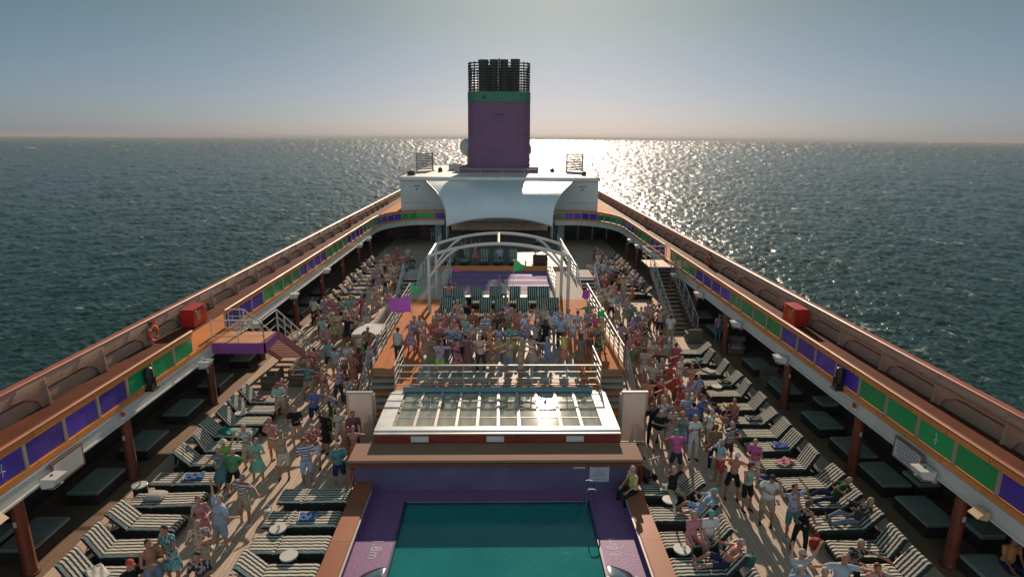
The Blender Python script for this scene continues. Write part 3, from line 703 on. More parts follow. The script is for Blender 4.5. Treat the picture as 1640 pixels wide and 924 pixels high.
# skylight in front of the stage
sk = thing('skylight', 'flat framed glass skylight in front of the stage', 'skylight')
mb = MB(); mb.box(-4.15, 4.15, 18.62, 22.15, 0, 1.60); mb.build('curb', sidem, sk)
mb = MB()
mb.box(-4.18, 4.18, 18.6, 18.88, 1.60, 1.70)
for s in (-1, 1): mb.box(s*3.62, s*4.18, 18.88, 21.75, 1.60, 1.70)
mb.build('white_border', white, sk)
gl = bpy.data.materials.new('skylight_glass'); nt, b = nodes_of(gl)
b.inputs['Base Color'].default_value = (.17, .19, .13, 1); b.inputs['Roughness'].default_value = .04; b.inputs['Specular IOR Level'].default_value = 1.0
b.inputs['Coat Weight'].default_value = .6; b.inputs['Coat Roughness'].default_value = .03
ns = nt.nodes.new('ShaderNodeTexNoise'); ns.inputs['Scale'].default_value = 1.1; ns.inputs['Detail'].default_value = 6
bp = nt.nodes.new('ShaderNodeBump'); bp.inputs['Strength'].default_value = .04; nt.links.new(ns.outputs['Fac'], bp.inputs['Height']); nt.links.new(bp.outputs['Normal'], b.inputs['Normal'])
cr = nt.nodes.new('ShaderNodeValToRGB'); cr.color_ramp.elements[0].color = (.16, .18, .13, 1); cr.color_ramp.elements[1].color = (.52, .50, .40, 1)
cr.color_ramp.elements[0].position = .35; cr.color_ramp.elements[1].position = .65
nt.links.new(ns.outputs['Fac'], cr.inputs[0]); nt.links.new(cr.outputs[0], b.inputs['Base Color'])
for k in range(10):
    x = -3.6+k*.724
    mb = MB(); mb.box(x+.06, x+.70, 18.88, 21.72, 1.60, 1.655); mb.build('pane', gl, sk)
    if k: 
        mb = MB(); mb.box(x-.05, x+.05, 18.88, 21.74, 1.60, 1.70); mb.box(x-.012, x+.012, 18.9, 21.7, 1.70, 1.715); mb.build('glazing_bar', mat('glazing_bar', (.55, .45, .42), .4, var=.1), sk)
for y in (19.6, 20.3, 21.0):
    mb = MB(); mb.box(-3.6, 3.6, y-.012, y+.012, 1.656, 1.672); mb.build('cross_bar', mat('glazing_bar', (.55, .45, .42), .4), sk)
mb = MB(); mb.tube([(-3.7, 21.9, 1.72), (3.7, 21.9, 1.72)], .13, 12); mb.build('roller_cover', mat('teal_roller', (.12, .22, .24), .5, var=.1), sk)
# red counter wall with louvre lights and the tan bar top
bw = thing('bar_counter', 'long poolside bar counter with tan top and purple-grey front', 'bar counter')
mb = MB(); mb.box(-4.15, 4.15, 18.45, 18.6, 0.5, 1.62); mb.build('red_back_panel', redwood, bw)
mb = MB(); mb.box(-4.17, 4.17, 18.43, 18.62, 1.62, 1.66); mb.build('sill', white, bw)
for x in (-2.62, -.08, 2.62):
    mb = MB(); mb.box(x-.30, x+.30, 18.40, 18.449, 1.36, 1.56); lf = mb.build('louvre_light', mat('louvre_frame', (.5, .45, .38), .4), bw)
    mb = MB()
    for k in range(3): mb.box(x-.27, x+.27, 18.385, 18.399, 1.385+k*.06, 1.42+k*.06)
    mb.build('slat', white, lf)
mb = MB(); mb.box(-4.78, 4.70, 17.28, 18.44, 1.22, 1.31); mb.build('top', tan, bw, bevel=.02)
mb = MB(); mb.box(-4.72, 4.64, 17.24, 17.38, 1.10, 1.218); mb.build('edge_trim', brown, bw)
mb = MB(); mb.box(-4.60, 4.55, 17.38, 18.3, 0.0, 1.218); mb.build('front', mat('counter_front', (.125, .10, .19), .4, var=.22, scale=.9), bw)
mb = MB(); mb.box(2.46, 2.84, 17.35, 17.379, .97, 1.07); mb.build('small_plate', offwhite, bw)
mb = MB(); mb.box(2.98, 3.62, 17.33, 17.379, .50, 1.17); nb = mb.build('safety_notice', mat('notice_grey', (.45, .45, .48), .5), bw)
mb = MB(); random.seed(2)
for r in range(9):
    w = random.uniform(.25, .5) if r not in (2, 7) else 0
    if w: mb.box(3.30-w/2, 3.30+w/2, 17.327, 17.329, 1.09-r*.062, 1.11-r*.062)
mb.build('print', mat('notice_print', (.2, .2, .25), .6), nb)

# ============================================================ POOL
pool = thing('swimming_pool', 'rectangular swimming pool with purple surround and wooden coping', 'pool')
mb = MB()
for s in (-1, 1): mb.box(s*2.92, s*4.0, 6, 17.38, 0.004, .2)
mb.box(-2.92, 2.92, 16.75, 17.38, 0.004, .2); mb.build('surround', purple, pool)
mb = MB()
for s in (-1, 1): mb.box(s*2.86, s*2.92, 6, 16.75, .02, .206)
mb.box(-2.92, 2.92, 16.69, 16.75, .02, .206); mb.build('rim', mat('navy_rim', (.02, .03, .09), .35), pool)
mb = MB(); mb.box(-2.85, 2.85, 16.68, 16.71, .207, .215); mb.build('edge_line', mat('pale_line', (.4, .35, .3), .4), pool)
for s in (-1, 1):
    mb = MB(); mb.box(s*4.0, s*4.16, 6, 17.35, .0, .47); mb.build('inner_wall', purple, pool)
    mb = MB(); mb.box(s*4.02, s*4.58, 6, 17.36, .47, .52); mb.build('coping', wood_cap, pool, bevel=.015)
    mb = MB(); mb.box(s*4.16, s*4.5, 6, 17.35, .0, .47); mb.build('outer_wall', brown, pool)
    mb = MB(); mb.box(s*3.965, s*4.018, 6, 16.9, .455, .48); mb.build('metal_edge', steel, pool)
wm = bpy.data.materials.new('pool_water'); nt, b = nodes_of(wm)
b.inputs['Base Color'].default_value = (.014, .18, .19, 1); b.inputs['Roughness'].default_value = .07; b.inputs['IOR'].default_value = 1.33
tc = nt.nodes.new('ShaderNodeTexCoord'); ns = nt.nodes.new('ShaderNodeTexNoise'); ns.inputs['Scale'].default_value = 3.2; ns.inputs['Detail'].default_value = 6; ns.inputs['Distortion'].default_value = 1.2
nt.links.new(tc.outputs['Object'], ns.inputs['Vector']); bp = nt.nodes.new('ShaderNodeBump'); bp.inputs['Strength'].default_value = .22; bp.inputs['Distance'].default_value = .03
nt.links.new(ns.outputs['Fac'], bp.inputs['Height']); nt.links.new(bp.outputs['Normal'], b.inputs['Normal'])
n2 = nt.nodes.new('ShaderNodeTexNoise'); n2.inputs['Scale'].default_value = .6; nt.links.new(tc.outputs['Object'], n2.inputs['Vector'])
cr = nt.nodes.new('ShaderNodeValToRGB'); cr.color_ramp.elements[0].color = (.010, .14, .16, 1); cr.color_ramp.elements[1].color = (.02, .23, .23, 1)
nt.links.new(n2.outputs['Fac'], cr.inputs[0]); nt.links.new(cr.outputs[0], b.inputs['Base Color'])
mb = MB(); mb.box(-2.855, 2.855, 6, 16.685, -.5, .12); tag(mb.build('pool_water', wm), kind='structure')
# depth marks, turned to be read from the water as in the photograph
def letters(txt, loc, rz, size, label_parent):
    cu = bpy.data.curves.new('depth_mark', 'FONT'); cu.body = txt; cu.size = size; cu.extrude = .001; cu.align_x = 'CENTER'; cu.align_y = 'CENTER'; cu.offset = .006
    o = bpy.data.objects.new('depth_mark_tmp', cu); COL.objects.link(o)
    me = bpy.data.meshes.new_from_object(o.evaluated_get(bpy.context.evaluated_depsgraph_get())); bpy.data.objects.remove(o)
    me.materials.clear(); me.materials.append(emblem_m)
    me.materials.clear(); me.materials.append(mat('depth_mark_grey', (.33, .30, .38), .6)); ob = bpy.data.objects.new('depth_mark', me); COL.objects.link(ob); ob.location = loc; ob.rotation_euler = (0, 0, rz); ob.parent = label_parent
letters('1.8m', (-3.38, 14.5, .203), -math.pi/2, .42, pool); letters('1.8m', (3.25, 14.5, .203), math.pi/2, .42, pool)
ld = thing('pool_ladder', 'steel two-hoop pool ladder at the far right pool corner', 'ladder')
for y in (16.15, 16.65):
    mb = MB(); mb.tube([(2.72, y, -.4), (2.72, y, .9), (2.76, y, .98), (2.85, y, 1.0), (2.98, y, .98), (3.03, y, .9), (3.03, y, .2)], .024, 8); mb.build('hand_hoop', chrome, ld)
for z in (-.2, .05): mb = MB(); mb.box(2.68, 2.76, 16.16, 16.64, z, z+.03); mb.build('rung', chrome, ld)
for s in (-1, 1):
    t = thing('pool_spout', 'curved polished steel water spout on the %s pool edge' % ('left' if s < 0 else 'right'), 'spout', (s*3.28, 12.95, .2), 0, 'steel pool spouts')
    mb = MB(); rings = []
    for k in range(9):
        a = k/8*math.pi/2*1.05; cx = -s*(-.34+.78*math.sin(a)); cz = .06+.34*math.sin(a*1.25)**.8 if k else 0
        w = .36-.05*k/8
        rings.append([(cx+s*.0, -w*math.cos(q*math.pi/10), cz-.0+.08*math.sin(q*math.pi/10)) for q in range(11)])
    nn = 11; vs = [v for r in rings for v in r]; fs = [(i*nn+q, i*nn+q+1, (i+1)*nn+q+1, (i+1)*nn+q) for i in range(8) for q in range(10)]
    mb.add(vs, fs, 0, True); o = mb.build('hood', chrome, t); md = o.modifiers.new('thick', 'SOLIDIFY'); md.thickness = .03
    mb = MB(); mb.box(-.42, .42, -.4, .4, 0, .03); mb.build('flange', chrome, t, bevel=.01)
# water outlet hoods stand on the purple surround

# ---------------------------------------------------------------- railings and stairs of the stage
railing('stage_railing', 'steel railing across the stage front above the skylight', [(-4.1, 22.3, PZ), (4.1, 22.3, PZ)], h=1.08, levels=(.27, .54, .81), m=steel, pitch=1.36, r=.03, pr=.026, top=.035)
for s in (-1, 1):
    sd = 'left' if s < 0 else 'right'
    railing('stage_railing', 'short steel side rail at the %s stage front corner' % sd, [(s*4.1, 22.3, PZ), (s*4.1, 24.6, PZ)], h=1.08, levels=(.27, .54, .81), m=steel, pitch=1.1, r=.03)
    railing('stage_railing', 'steel railing along the %s stage wing beside the walkway' % sd, [(s*5.5, 24.7, PZ), (s*5.5, 36.3, PZ)], h=1.05, levels=(.25, .5, .75), m=steel, pitch=1.15, r=.03)
    railing('stage_railing', 'pale railing beside the %s of the purple splash area' % sd, [(s*3.7, 38.2, PZ), (s*3.7, 45.0, PZ)], h=1.05, levels=(.25, .5, .75), m=white, pitch=1.5, r=.03)
    railing('stage_railing', 'pale railing along the %s edge of the rear pale deck' % sd, [(s*5.5, 41.8, PZ), (s*5.5, 45.0, PZ), (s*5.5, 56, PZ)], h=1.05, levels=(.25, .5, .75), m=white, pitch=1.5, r=.03)
    # front stairs, down towards the pool
    st = thing('stage_stairs', 'open steps going down from the %s stage wing beside the skylight' % sd, 'stairs')
    n = 8
    for k in range(n):
        z = PZ-(k+1)*PZ/(n+1); y = 24.65-(k+1)*.29
        mb = MB(); mb.box(s*4.30, s*5.50, y, y+.30, z-.04, z); mb.build('tread', wood_strip if k % 3 == 0 else pale, st)
    for x in (4.26, 5.52):
        mb = MB(); mb.prism([(s*x, 24.65, PZ-.25), (s*x, 24.65, PZ-.02), (s*x, 22.1, .12), (s*x, 21.85, 0), (s*x, 22.25, 0)], (s*.04, 0, 0)); mb.build('stringer', sidem, st)
    mb = MB(); a0 = Vector((s*5.62, 24.7, PZ)); b0 = Vector((s*5.62, 22.0, 0.0))
    for h in (.3, .55, .8, 1.05): mb.tube([a0+Vector((0, 0, h)), b0+Vector((0, 0, h))], .03 if h > 1 else .018, 6)
    for q in (0, .33, .66, 1): p_ = a0.lerp(b0, q); mb.tube([p_, p_+Vector((0, 0, 1.05))], .026, 6)
    mb.build('stair_rail', steel, st)
    mb = MB(); mb.tube([(s*5.7, 25.5, PZ+1.05), (s*5.72, 21.7, .95), (s*5.72, 21.5, .1)], .035, 8); mb.build('hand_rail', redwood, st)
    # steps at the back, down to the walkway
    st = thing('rear_steps', 'pale steps from the rear deck down to the %s walkway' % sd, 'stairs')
    for k in range(8):
        z = PZ-(k+.5)*PZ/8.5; y = 42.6-(k+1)*.42
        mb = MB(); mb.box(s*5.62, s*6.9, y, y+.40, z-.05, z); mb.build('tread', pale, st)
    mb = MB()
    for x in (5.66, 6.92):
        a0 = Vector((s*x, 42.6, PZ)); b0 = Vector((s*x, 38.9, 0))
        for h in (.5, 1.0): mb.tube([a0+Vector((0, 0, h)), b0+Vector((0, 0, h))], .035 if h > .9 else .022, 6)
        for q in (0, .25, .5, .75, 1): p_ = a0.lerp(b0, q); mb.tube([p_, p_+Vector((0, 0, 1.0))], .028, 6)
    mb.build('stair_rail', white, st)
    mb = MB(); mb.box(s*5.62, s*6.9, 42.6, 45.2, 1.35, PZ); mb.build('landing', pale, st)
    # white wind screens by the walkway
    t = thing('wind_screen', 'white framed screen panels at the foot of the %s stage steps' % sd, 'screen')
    mb = MB(); mb.box(s*4.71, s*5.57, 20.76, 20.78, .10, 2.08); mb.build('panel', mat('screen_white', (.70, .60, .52), .5, var=.08), t)
    mb = MB()
    for x in (4.65, 5.58): mb.box(s*x, s*(x+.05), 20.72, 20.83, 0, 2.15)
    mb.box(s*4.70, s*5.58, 20.72, 20.83, 2.09, 2.15); mb.box(s*4.70, s*5.58, 20.72, 20.83, .02, .09); mb.build('frame', steel, t)
    nt, b = nodes_of(MATS['screen_white']); b.inputs['Transmission Weight'].default_value = .0
    if not nt.nodes.get('tl'):
        tl = nt.nodes.new('ShaderNodeBsdfTranslucent'); tl.name = 'tl'; tl.inputs['Color'].default_value = (.62, .50, .42, 1); mxs = nt.nodes.new('ShaderNodeMixShader'); mxs.inputs[0].default_value = .35
        o_ = [q for q in nt.nodes if q.type == 'OUTPUT_MATERIAL'][0]; nt.links.new(b.outputs[0], mxs.inputs[1]); nt.links.new(tl.outputs[0], mxs.inputs[2]); nt.links.new(mxs.outputs[0], o_.inputs['Surface'])
    mb = MB(); mb.box(s*4.62, s*4.66, 20.83, 21.0, .1, 2.0); mb.build('return_panel', MATS['screen_white'], t)

# arched pergola frame
arch = thing('arched_frame', 'white double-arched steel frame over the rear of the stage', 'arch')
am = mat('arch_white', (.55, .54, .50), .4, var=.08)
def arcpt(x, Y): return (x, Y, 4.80+0.72*(1-(x/4.0)**2))
for Y in (33.5, 37.4):
    mb = MB(); mb.tube([arcpt(-4.0+8.0*k/24, Y) for k in range(25)], .095, 8); mb.build('arch_tube', am, arch)
    for s in (-1, 1):
        mb = MB(); mb.tube([(s*4.0, Y, PZ), (s*4.0, Y, 4.82)], .095, 8); mb.build('leg', am, arch)
        mb = MB(); mb.tube([(s*3.98, Y, 3.55), (s*3.5, Y, 4.2), (s*2.9, Y, 4.85), (s*2.3, Y, 5.28)], .075, 8); mb.build('brace', am, arch)
for x in (-4.0, -0.02, 4.0):
    mb = MB(); mb.tube([arcpt(x, 33.5), arcpt(x, 37.4)], .085, 8); mb.build('tie_beam', am, arch)

# ---------------------------------------------------------------- gallery staircases
# left: landing near the camera, flight going down away from it
sl = thing('gallery_stairs', 'purple-sided staircase from the left gallery down to the walkway', 'stairs')
purp = mat('purple_stringer', (.24, .06, .26), .5, var=.12); mst = mat('maroon_stringer', (.24, .075, .11), .5, var=.15); salmon = mat('salmon_deck', (.56, .23, .09), .55, var=.15, scale=1.5)
mb = MB(); mb.box(-12.15, -9.95, 24.35, 25.95, 2.72, 2.80); mb.build('landing', salmon, sl)
mb = MB(); mb.box(-12.15, -9.90, 24.27, 24.35, 2.35, 2.82); mb.prism([(-9.90, 24.27, 2.35), (-9.90, 24.27, 2.82), (-9.90, 25.95, 2.82), (-9.90, 25.95, 2.50)], (-.05, 0, 0)); mb.build('landing_fascia', purp, sl)
mb = MB(); mb.box(-12.15, -9.95, 24.36, 25.95, 2.60, 2.70); mb.build('landing_soffit', mat('dark_soffit', (.05, .03, .08), .6), sl)
nt_ = 14
for k in range(nt_):
    z = 2.8-(k+1)*2.8/(nt_+1); y = 25.95+k*.285
    mb = MB(); mb.box(-11.35, -9.98, y, y+.27, z-.045, z); mb.build('tread', mat('maroon_tread', (.30, .11, .08), .5, var=.2), sl)
for x in (-11.42, -9.95):
    mb = MB(); mb.prism([(x, 25.9, 2.86), (x, 30.05, .10), (x, 30.05, 0), (x, 29.6, 0), (x, 25.9, 2.46)], (.06, 0, 0)); mb.build('stringer', mst, sl)
mb = MB()
for x in (-11.4, -9.92):
    a0 = Vector((x, 25.95, 2.8)); b0 = Vector((x, 30.0, .05))
    for h in (.35, .7, 1.02): mb.tube([a0+Vector((0, 0, h)), b0+Vector((0, 0, h))], .035 if h > 1 else .022, 6)
    for q in range(6): p_ = a0.lerp(b0, q/5); mb.tube([p_, p_+Vector((0, 0, 1.02))], .03, 6)
rail_run(mb, [(-12.1, 24.32, 2.8), (-9.93, 24.32, 2.8), (-9.93, 25.95, 2.8)], 1.02, (.35, .7), pitch=1.1)
rail_run(mb, [(-12.1, 25.98, 2.8), (-11.4, 25.98, 2.8)], 1.02, (.35, .7), pitch=.7)
mb.build('stair_rail', offwhite, sl)
# right: flight comes down towards the camera
sr = thing('gallery_stairs', 'dark open staircase coming down from the right gallery', 'stairs')
mb = MB(); mb.box(10.3, 12.15, 40.0, 42.6, 2.72, 2.80); mb.build('landing', salmon, sr)
mb = MB(); mb.box(10.25, 12.15, 39.96, 39.998, 2.45, 2.82); mb.build('landing_fascia', mat('dark_soffit', (.05, .03, .08), .6), sr)
for k in range(16):
    z = 2.8-(k+1)*2.8/17; y = 40.0-(k+1)*.385
    mb = MB(); mb.box(10.42, 11.75, y, y+.36, z-.05, z); mb.build('tread', mat('dark_tread', (.12, .10, .075), .55, var=.25), sr)
for x in (10.35, 11.76):
    mb = MB(); mb.prism([(x, 40.0, 2.86), (x, 33.75, .14), (x, 33.7, 0), (x, 34.3, 0), (x, 40.0, 2.46)], (.06, 0, 0)); mb.build('stringer', mat('grey_stringer', (.30, .29, .30), .5, var=.12), sr)
mb = MB()
for x in (10.36, 11.82):
    a0 = Vector((x, 40.0, 2.8)); b0 = Vector((x, 33.8, .05))
    for h in (.35, .7, 1.02): mb.tube([a0+Vector((0, 0, h)), b0+Vector((0, 0, h))], .04 if h > 1 else .022, 6)
    for q in range(7): p_ = a0.lerp(b0, q/6); mb.tube([p_, p_+Vector((0, 0, 1.02))], .03, 6)
rail_run(mb, [(10.36, 40.0, 2.8), (10.36, 42.5, 2.8), (12.1, 42.5, 2.8)], 1.02, (.35, .7), pitch=1.1)
mb.build('stair_rail', steel, sr)

# ============================================================ FURNITURE
stripe_c = stripes('striped_canvas', (0.62, 0.58, 0.50), (0.035, 0.045, 0.045), 0.115, 1, 0.5)
stripe_g = stripes('green_striped_canvas', (0.40, 0.42, 0.36), (0.012, 0.055, 0.045), 0.125, 1, 0.58)
def make_lounger(back_deg, cloth, extras=True):
    # long axis along +x: foot end at x=0, head end at +x; hinge at 1.42
    t = thing('sun_lounger', 'x', 'sun lounger')
    mb = MB(); mb.box(0.02, 1.95, -.345, .345, .10, .30); mb.build('frame', charcoal, t, bevel=.02)
    for x in (.12, 1.80):
        for y in (-.30, .30):
            mb = MB(); mb.box(x-.035, x+.035, y-.03, y+.03, 0, .10); mb.build('leg', charcoal, t)
    def pad(L, H0, H1):
        mb = MB(); nx, ny = 14, 12; vs = []; fs = []
        def pz(u, v): 
            e = min(u, 1-u, )*L; f = min(v, 1-v)*.68
            return H1-(.035*max(0, 1-e/.05)**2)-(.03*max(0, 1-f/.05)**2)+.006*math.sin(u*31)+.004*math.sin(v*37)
        for i in range(nx+1):
            for j in range(ny+1):
                u, v = i/nx, j/ny; vs.append((u*L, -.34+.68*v, pz(u, v)))
        for i in range(nx+1):
            for j in (0, ny): vs.append((i/nx*L, -.34+.68*j/ny, H0))
        for i in range(nx):
            for j in range(ny): a = i*(ny+1)+j; fs.append((a, a+ny+1, a+ny+2, a+1))
        o = (nx+1)*(ny+1)
        for i in range(nx):
            fs.append((i*(ny+1), o+2*i, o+2*i+2, (i+1)*(ny+1))); fs.append((i*(ny+1)+ny, (i+1)*(ny+1)+ny, o+2*i+3, o+2*i+1))
            fs.append((o+2*i, o+2*i+1, o+2*i+3, o+2*i+2))
        fs.append(tuple([j for j in range(ny+1)]+[o+1, o])); fs.append(tuple([nx*(ny+1)+j for j in range(ny, -1, -1)]+[o+2*nx, o+2*nx+1]))
        mb.add(vs, fs, 0, True); return mb
    pad(1.40, .30, .40).build('seat_cushion', cloth, t, loc=(0, 0, 0))
    o = pad(.76, 0.0, .09).build('back_cushion', cloth, t, loc=(1.40, 0, .31)); o.rotation_euler = (0, -R(back_deg), 0)
    mb = MB(); mb.box(.03, .76, -.33, .33, -.035, -.003); o = mb.build('back_frame', charcoal, t, loc=(1.40, 0, .31), bevel=.01); o.rotation_euler = (0, -R(back_deg), 0)
    mb = MB(); mb.box(1.36, 1.44, -.335, .335, .395, .415); mb.build('fold_seam', cloth, t)
    if back_deg > 20:
        for y in (-.25, .25):
            a = R(back_deg); mb = MB(); mb.tube([(1.40+.5*math.cos(a), y, .29+.5*math.sin(a)), (1.88, y, .26)], .018, 6); mb.build('prop_bar', steel, t)
    return t
lg_up = make_lounger(52, stripe_c); lg_b = make_lounger(44, stripe_c); lg_c = make_lounger(61, stripe_c); lg_flat = make_lounger(1, stripe_c); lg_green = make_lounger(58, stripe_g)
protos = [lg_up, lg_flat, lg_green]; used = set()
def put(p, x, y, z, rz, label, group, cat='sun lounger'):
    if p is lg_up: p = random.choice((lg_up, lg_up, lg_b, lg_c))
    if id(p) in used: c = copy_tree(p)
    else: c = p; used.add(id(p))
    c.location = (x, y, z); c.rotation_euler = (0, 0, rz); c.scale = (1, 1.12 if z < 1 else 1, 1); return tag(c, label, cat, group)
NUMW = ['nearest', 'second nearest', 'third nearest', 'fourth nearest', 'fifth nearest', 'sixth nearest', 'seventh nearest', 'eighth nearest', 'ninth nearest', 'tenth nearest', 'eleventh nearest', 'twelfth nearest', 'thirteenth nearest', 'fourteenth nearest', 'fifteenth nearest', 'sixteenth nearest', 'seventeenth nearest']
rowsR = (13.15, 14.15, 15.25, 16.35, 17.35, 18.6, 19.75, 20.85, 21.95, 23.15, 24.55, 25.65, 27.05, 28.5, 29.9)
for i, y in enumerate(rowsR):
    put(lg_up, 9.22+random.uniform(-.12, .12), y, 0, random.uniform(-.07, .07), '%s grey-striped lounger in the right outer row, back raised' % NUMW[i], 'striped loungers beside the right gallery')
rowsL = ((12.25, 1), (13.3, 1), (14.42, 1), (15.5, 1), (16.7, 0), (17.85, 0), (19.0, 1), (20.0, 1), (21.0, 1), (22.0, 1), (23.0, 1), (24.0, 1))
for i, (y, up) in enumerate(rowsL):
    put(lg_up if up else lg_flat, -9.22+random.uniform(-.12, .12), y, 0, math.pi+random.uniform(-.07, .07), '%s grey-striped lounger in the left outer row, back %s' % (NUMW[i], 'raised' if up else 'laid flat'), 'striped loungers beside the left gallery')
for i, (y, up) in enumerate(((12.3, 0), (13.35, 1), (14.5, 0), (15.65, 0), (16.85, 0))):
    put(lg_up if up else lg_flat, -4.66, y, 0, math.pi+random.uniform(-.02, .02), '%s striped lounger left of the pool, back %s' % (NUMW[i], 'raised' if up else 'laid flat'), 'striped loungers left of the pool')
for i, y in enumerate((12.35, 13.45, 14.55, 15.75, 17.05)):
    put(lg_up, 4.62, y, 0, random.uniform(-.04, .04), '%s striped lounger right of the pool, back raised' % NUMW[i], 'striped loungers right of the pool')
for i in range(13):
    y = 37.0+i*1.35
    put(lg_up, -9.75+random.uniform(-.12, .12), y, 0, math.pi+random.uniform(-.06, .06), '%s striped lounger in the far left row beyond the stairs' % NUMW[i], 'striped loungers in the far left row')
for i in range(11):
    y = 42.3+i*1.35
    put(lg_up, 9.2+random.uniform(-.12, .12), y, 0, random.uniform(-.06, .06), '%s striped lounger in the far right row beyond the stairs' % NUMW[i], 'striped loungers in the far right row')
# rows on the stage, foot towards the camera
xs = (-3.15, -2.45, -1.25, -.25, .95, 2.05, 2.75)
for i, x in enumerate(xs):
    put(lg_green, x, 34.1, PZ, math.pi/2+(.08 if i == 2 else random.uniform(-.03, .03)), '%s green-striped lounger from the left in the rear stage row' % (['first', 'second', 'third', 'fourth', 'fifth', 'sixth', 'seventh'][i]), 'green-striped loungers on the stage')
for i, x in enumerate((-3.0, -2.2, -.75, .1, 1.35, 2.45, 3.15)):
    put(lg_green, x, 31.4, PZ, math.pi/2+random.uniform(-.03, .03), '%s green-striped lounger from the left behind the dancers' % (['first', 'second', 'third', 'fourth', 'fifth', 'sixth', 'seventh'][i]), 'green-striped loungers behind the dancers')
for i, x in enumerate((-3.9, -2.7, -1.2, -.05, 1.1)):
    put(lg_green, x, 45.5, 1.75, math.pi/2, '%s striped lounger from the left in the shade under the awning' % (['first', 'second', 'third', 'fourth', 'fifth'][i]), 'loungers on the covered terrace')
for i, y in enumerate((44.8, 46.6)):
    for s in (-1, 1):
        put(lg_flat, s*6.2, y+.4, 0, 0 if s > 0 else math.pi, '%s pale flat lounger beside the %s rear steps' % (['nearer', 'farther'][i], 'left' if s < 0 else 'right'), 'flat loungers by the rear steps')

# side tables
def make_table():
    t = thing('side_table', 'x', 'side table')
    mb = MB(); mb.lathe([(.225, .455), (.235, .462), (.235, .49), (.228, .495)], n=24); mb.build('top', mat('table_white', (.60, .58, .55), .3), t)
    mb = MB(); mb.lathe([(.20, 0), (.21, .02), (.20, .42), (.17, .45)], n=18); mb.build('drum_base', charcoal, t)
    return t
tb = make_table(); firstt = True
for (x, y, z, lab) in ((-5.55, 13.9, 0, 'white round table nearest the camera left of the pool'), (-6.25, 15.05, 0, 'white round table with a cup left of the pool'),
                       (-11.45, 17.3, 0, 'white round table at the head of the flat left loungers'), (-11.2, 14.95, 0, 'white round table between raised left loungers'), (5.05, 14.05, 0, 'white round table by the seated pair right of the pool'),
                       (5.35, 16.35, 0, 'white round table behind the raised hands right of the pool'), (9.9, 25.1, 0, 'white round table between right outer loungers'), (-11.3, 19.5, 0, 'white round table under the left striped backrests'),
                       (-1.85, 35.3, PZ, 'leftmost small white table in the rear stage row'), (-.75, 35.3, PZ, 'second small white table in the rear stage row'), (.35, 35.3, PZ, 'third small white table in the rear stage row'), (1.5, 35.3, PZ, 'rightmost small white table in the rear stage row'),
                       (-10.4, 22.5, 0, 'white round table among the middle left loungers')):
    c = tb if firstt else copy_tree(tb); firstt = False
    c.location = (x, y, z); tag(c, lab, 'side table', 'round side tables')
def small(name, lab, cat, loc, fn):
    t = thing(name, lab, cat, loc); fn(t); return t
def cupf(t):
    mb = MB(); mb.lathe([(.035, 0), (.045, .1), (.038, .1), (.03, .01)], n=10); mb.build('cup_body', mat('cup_white', (.6, .6, .6), .4), t)
    mb = MB(); mb.lathe([(.038, .07), (.038, .075)], n=10); mb.build('drink', brown, t)
for i, (x, y, z, l) in enumerate(((-6.2, 15.0, .495, 'white cup on the round table left of the pool'), (5.1, 14.0, .495, 'white cup on the round table by the seated pair'), (-11.42, 17.3, .495, 'white cup on the table at the flat left loungers'))): small('cup', l, 'cup', (x, y, z), cupf)
def pillowf(t):
    mb = MB(); vs = []; n = 10; fs = []
    for sgn in (1, -1):
        for i in range(n+1):
            for j in range(n+1):
                u, v = -1+2*i/n, -1+2*j/n; h = .10*max(0, (1-u**4)*(1-v**4))**.5
                vs.append((u*.30*(1-.08*v*v), v*.22*(1-.08*u*u), .10+sgn*h))
    q = (n+1)**2
    for i in range(n):
        for j in range(n): a = i*(n+1)+j; fs += [(a, a+1, a+n+2, a+n+1), (q+a, q+a+n+1, q+a+n+2, q+a+1)]
    mb.add(vs, fs, 0, True); o = mb.build('pillow_body', mat('grey_pillow', (.45, .43, .40), .9, var=.1), t)
    mb = MB(); mb.tube([(-.29, -.2, .10), (.29, -.2, .10)], .012, 5); mb.build('piping', mat('grey_pillow', (.45, .43, .4), .9), t)
small('pillow', 'grey pillow on the flat lounger in the left outer row', 'pillow', (-10.6, 16.7, .39), pillowf)
def towelf(col, nm):
    def f(t):
        mb = MB(); vs = []; fs = []; nx, ny = 14, 8
        for i in range(nx+1):
            for j in range(ny+1):
                u, v = i/nx, j/ny; vs.append((-.3+.6*u, -.2+.4*v, .02+.03*abs(math.sin(u*9+v*3))+.03*math.sin(v*7+u*4)**2))
        for i in range(nx):
            for j in range(ny): a = i*(ny+1)+j; fs.append((a, a+ny+1, a+ny+2, a+1))
        mb.add(vs, fs, 0, True); o = mb.build('cloth', mat(nm, col, .95, var=.2, scale=8), t); md = o.modifiers.new('t', 'SOLIDIFY'); md.thickness = .025
        mb = MB(); mb.box(-.3, -.27, -.2, .2, .06, .075); mb.build('hem', offwhite, t)
    return f
for (x, y, z, c, nm, l) in ((10.35, 19.75, .42, (.04, .10, .28), 'blue_towel', 'crumpled blue towel on a right outer lounger'), (5.5, 17.05, .42, (.4, .38, .34), 'pale_towel', 'pale towel on the farthest lounger right of the pool'),
                         (10.3, 21.95, .42, (.10, .11, .13), 'dark_towel', 'dark towel on a right outer lounger behind the sitter'), (9.9, 13.15, .42, (.4, .37, .31), 'cream_towel', 'cream towel on the nearest right outer lounger'), (10.5, 25.7, .42, (.02, .02, .02), 'black_bag_cloth', 'black bundled towel on a right outer lounger')):
    small('towel', l, 'towel', (x, y, z), towelf(c, nm))

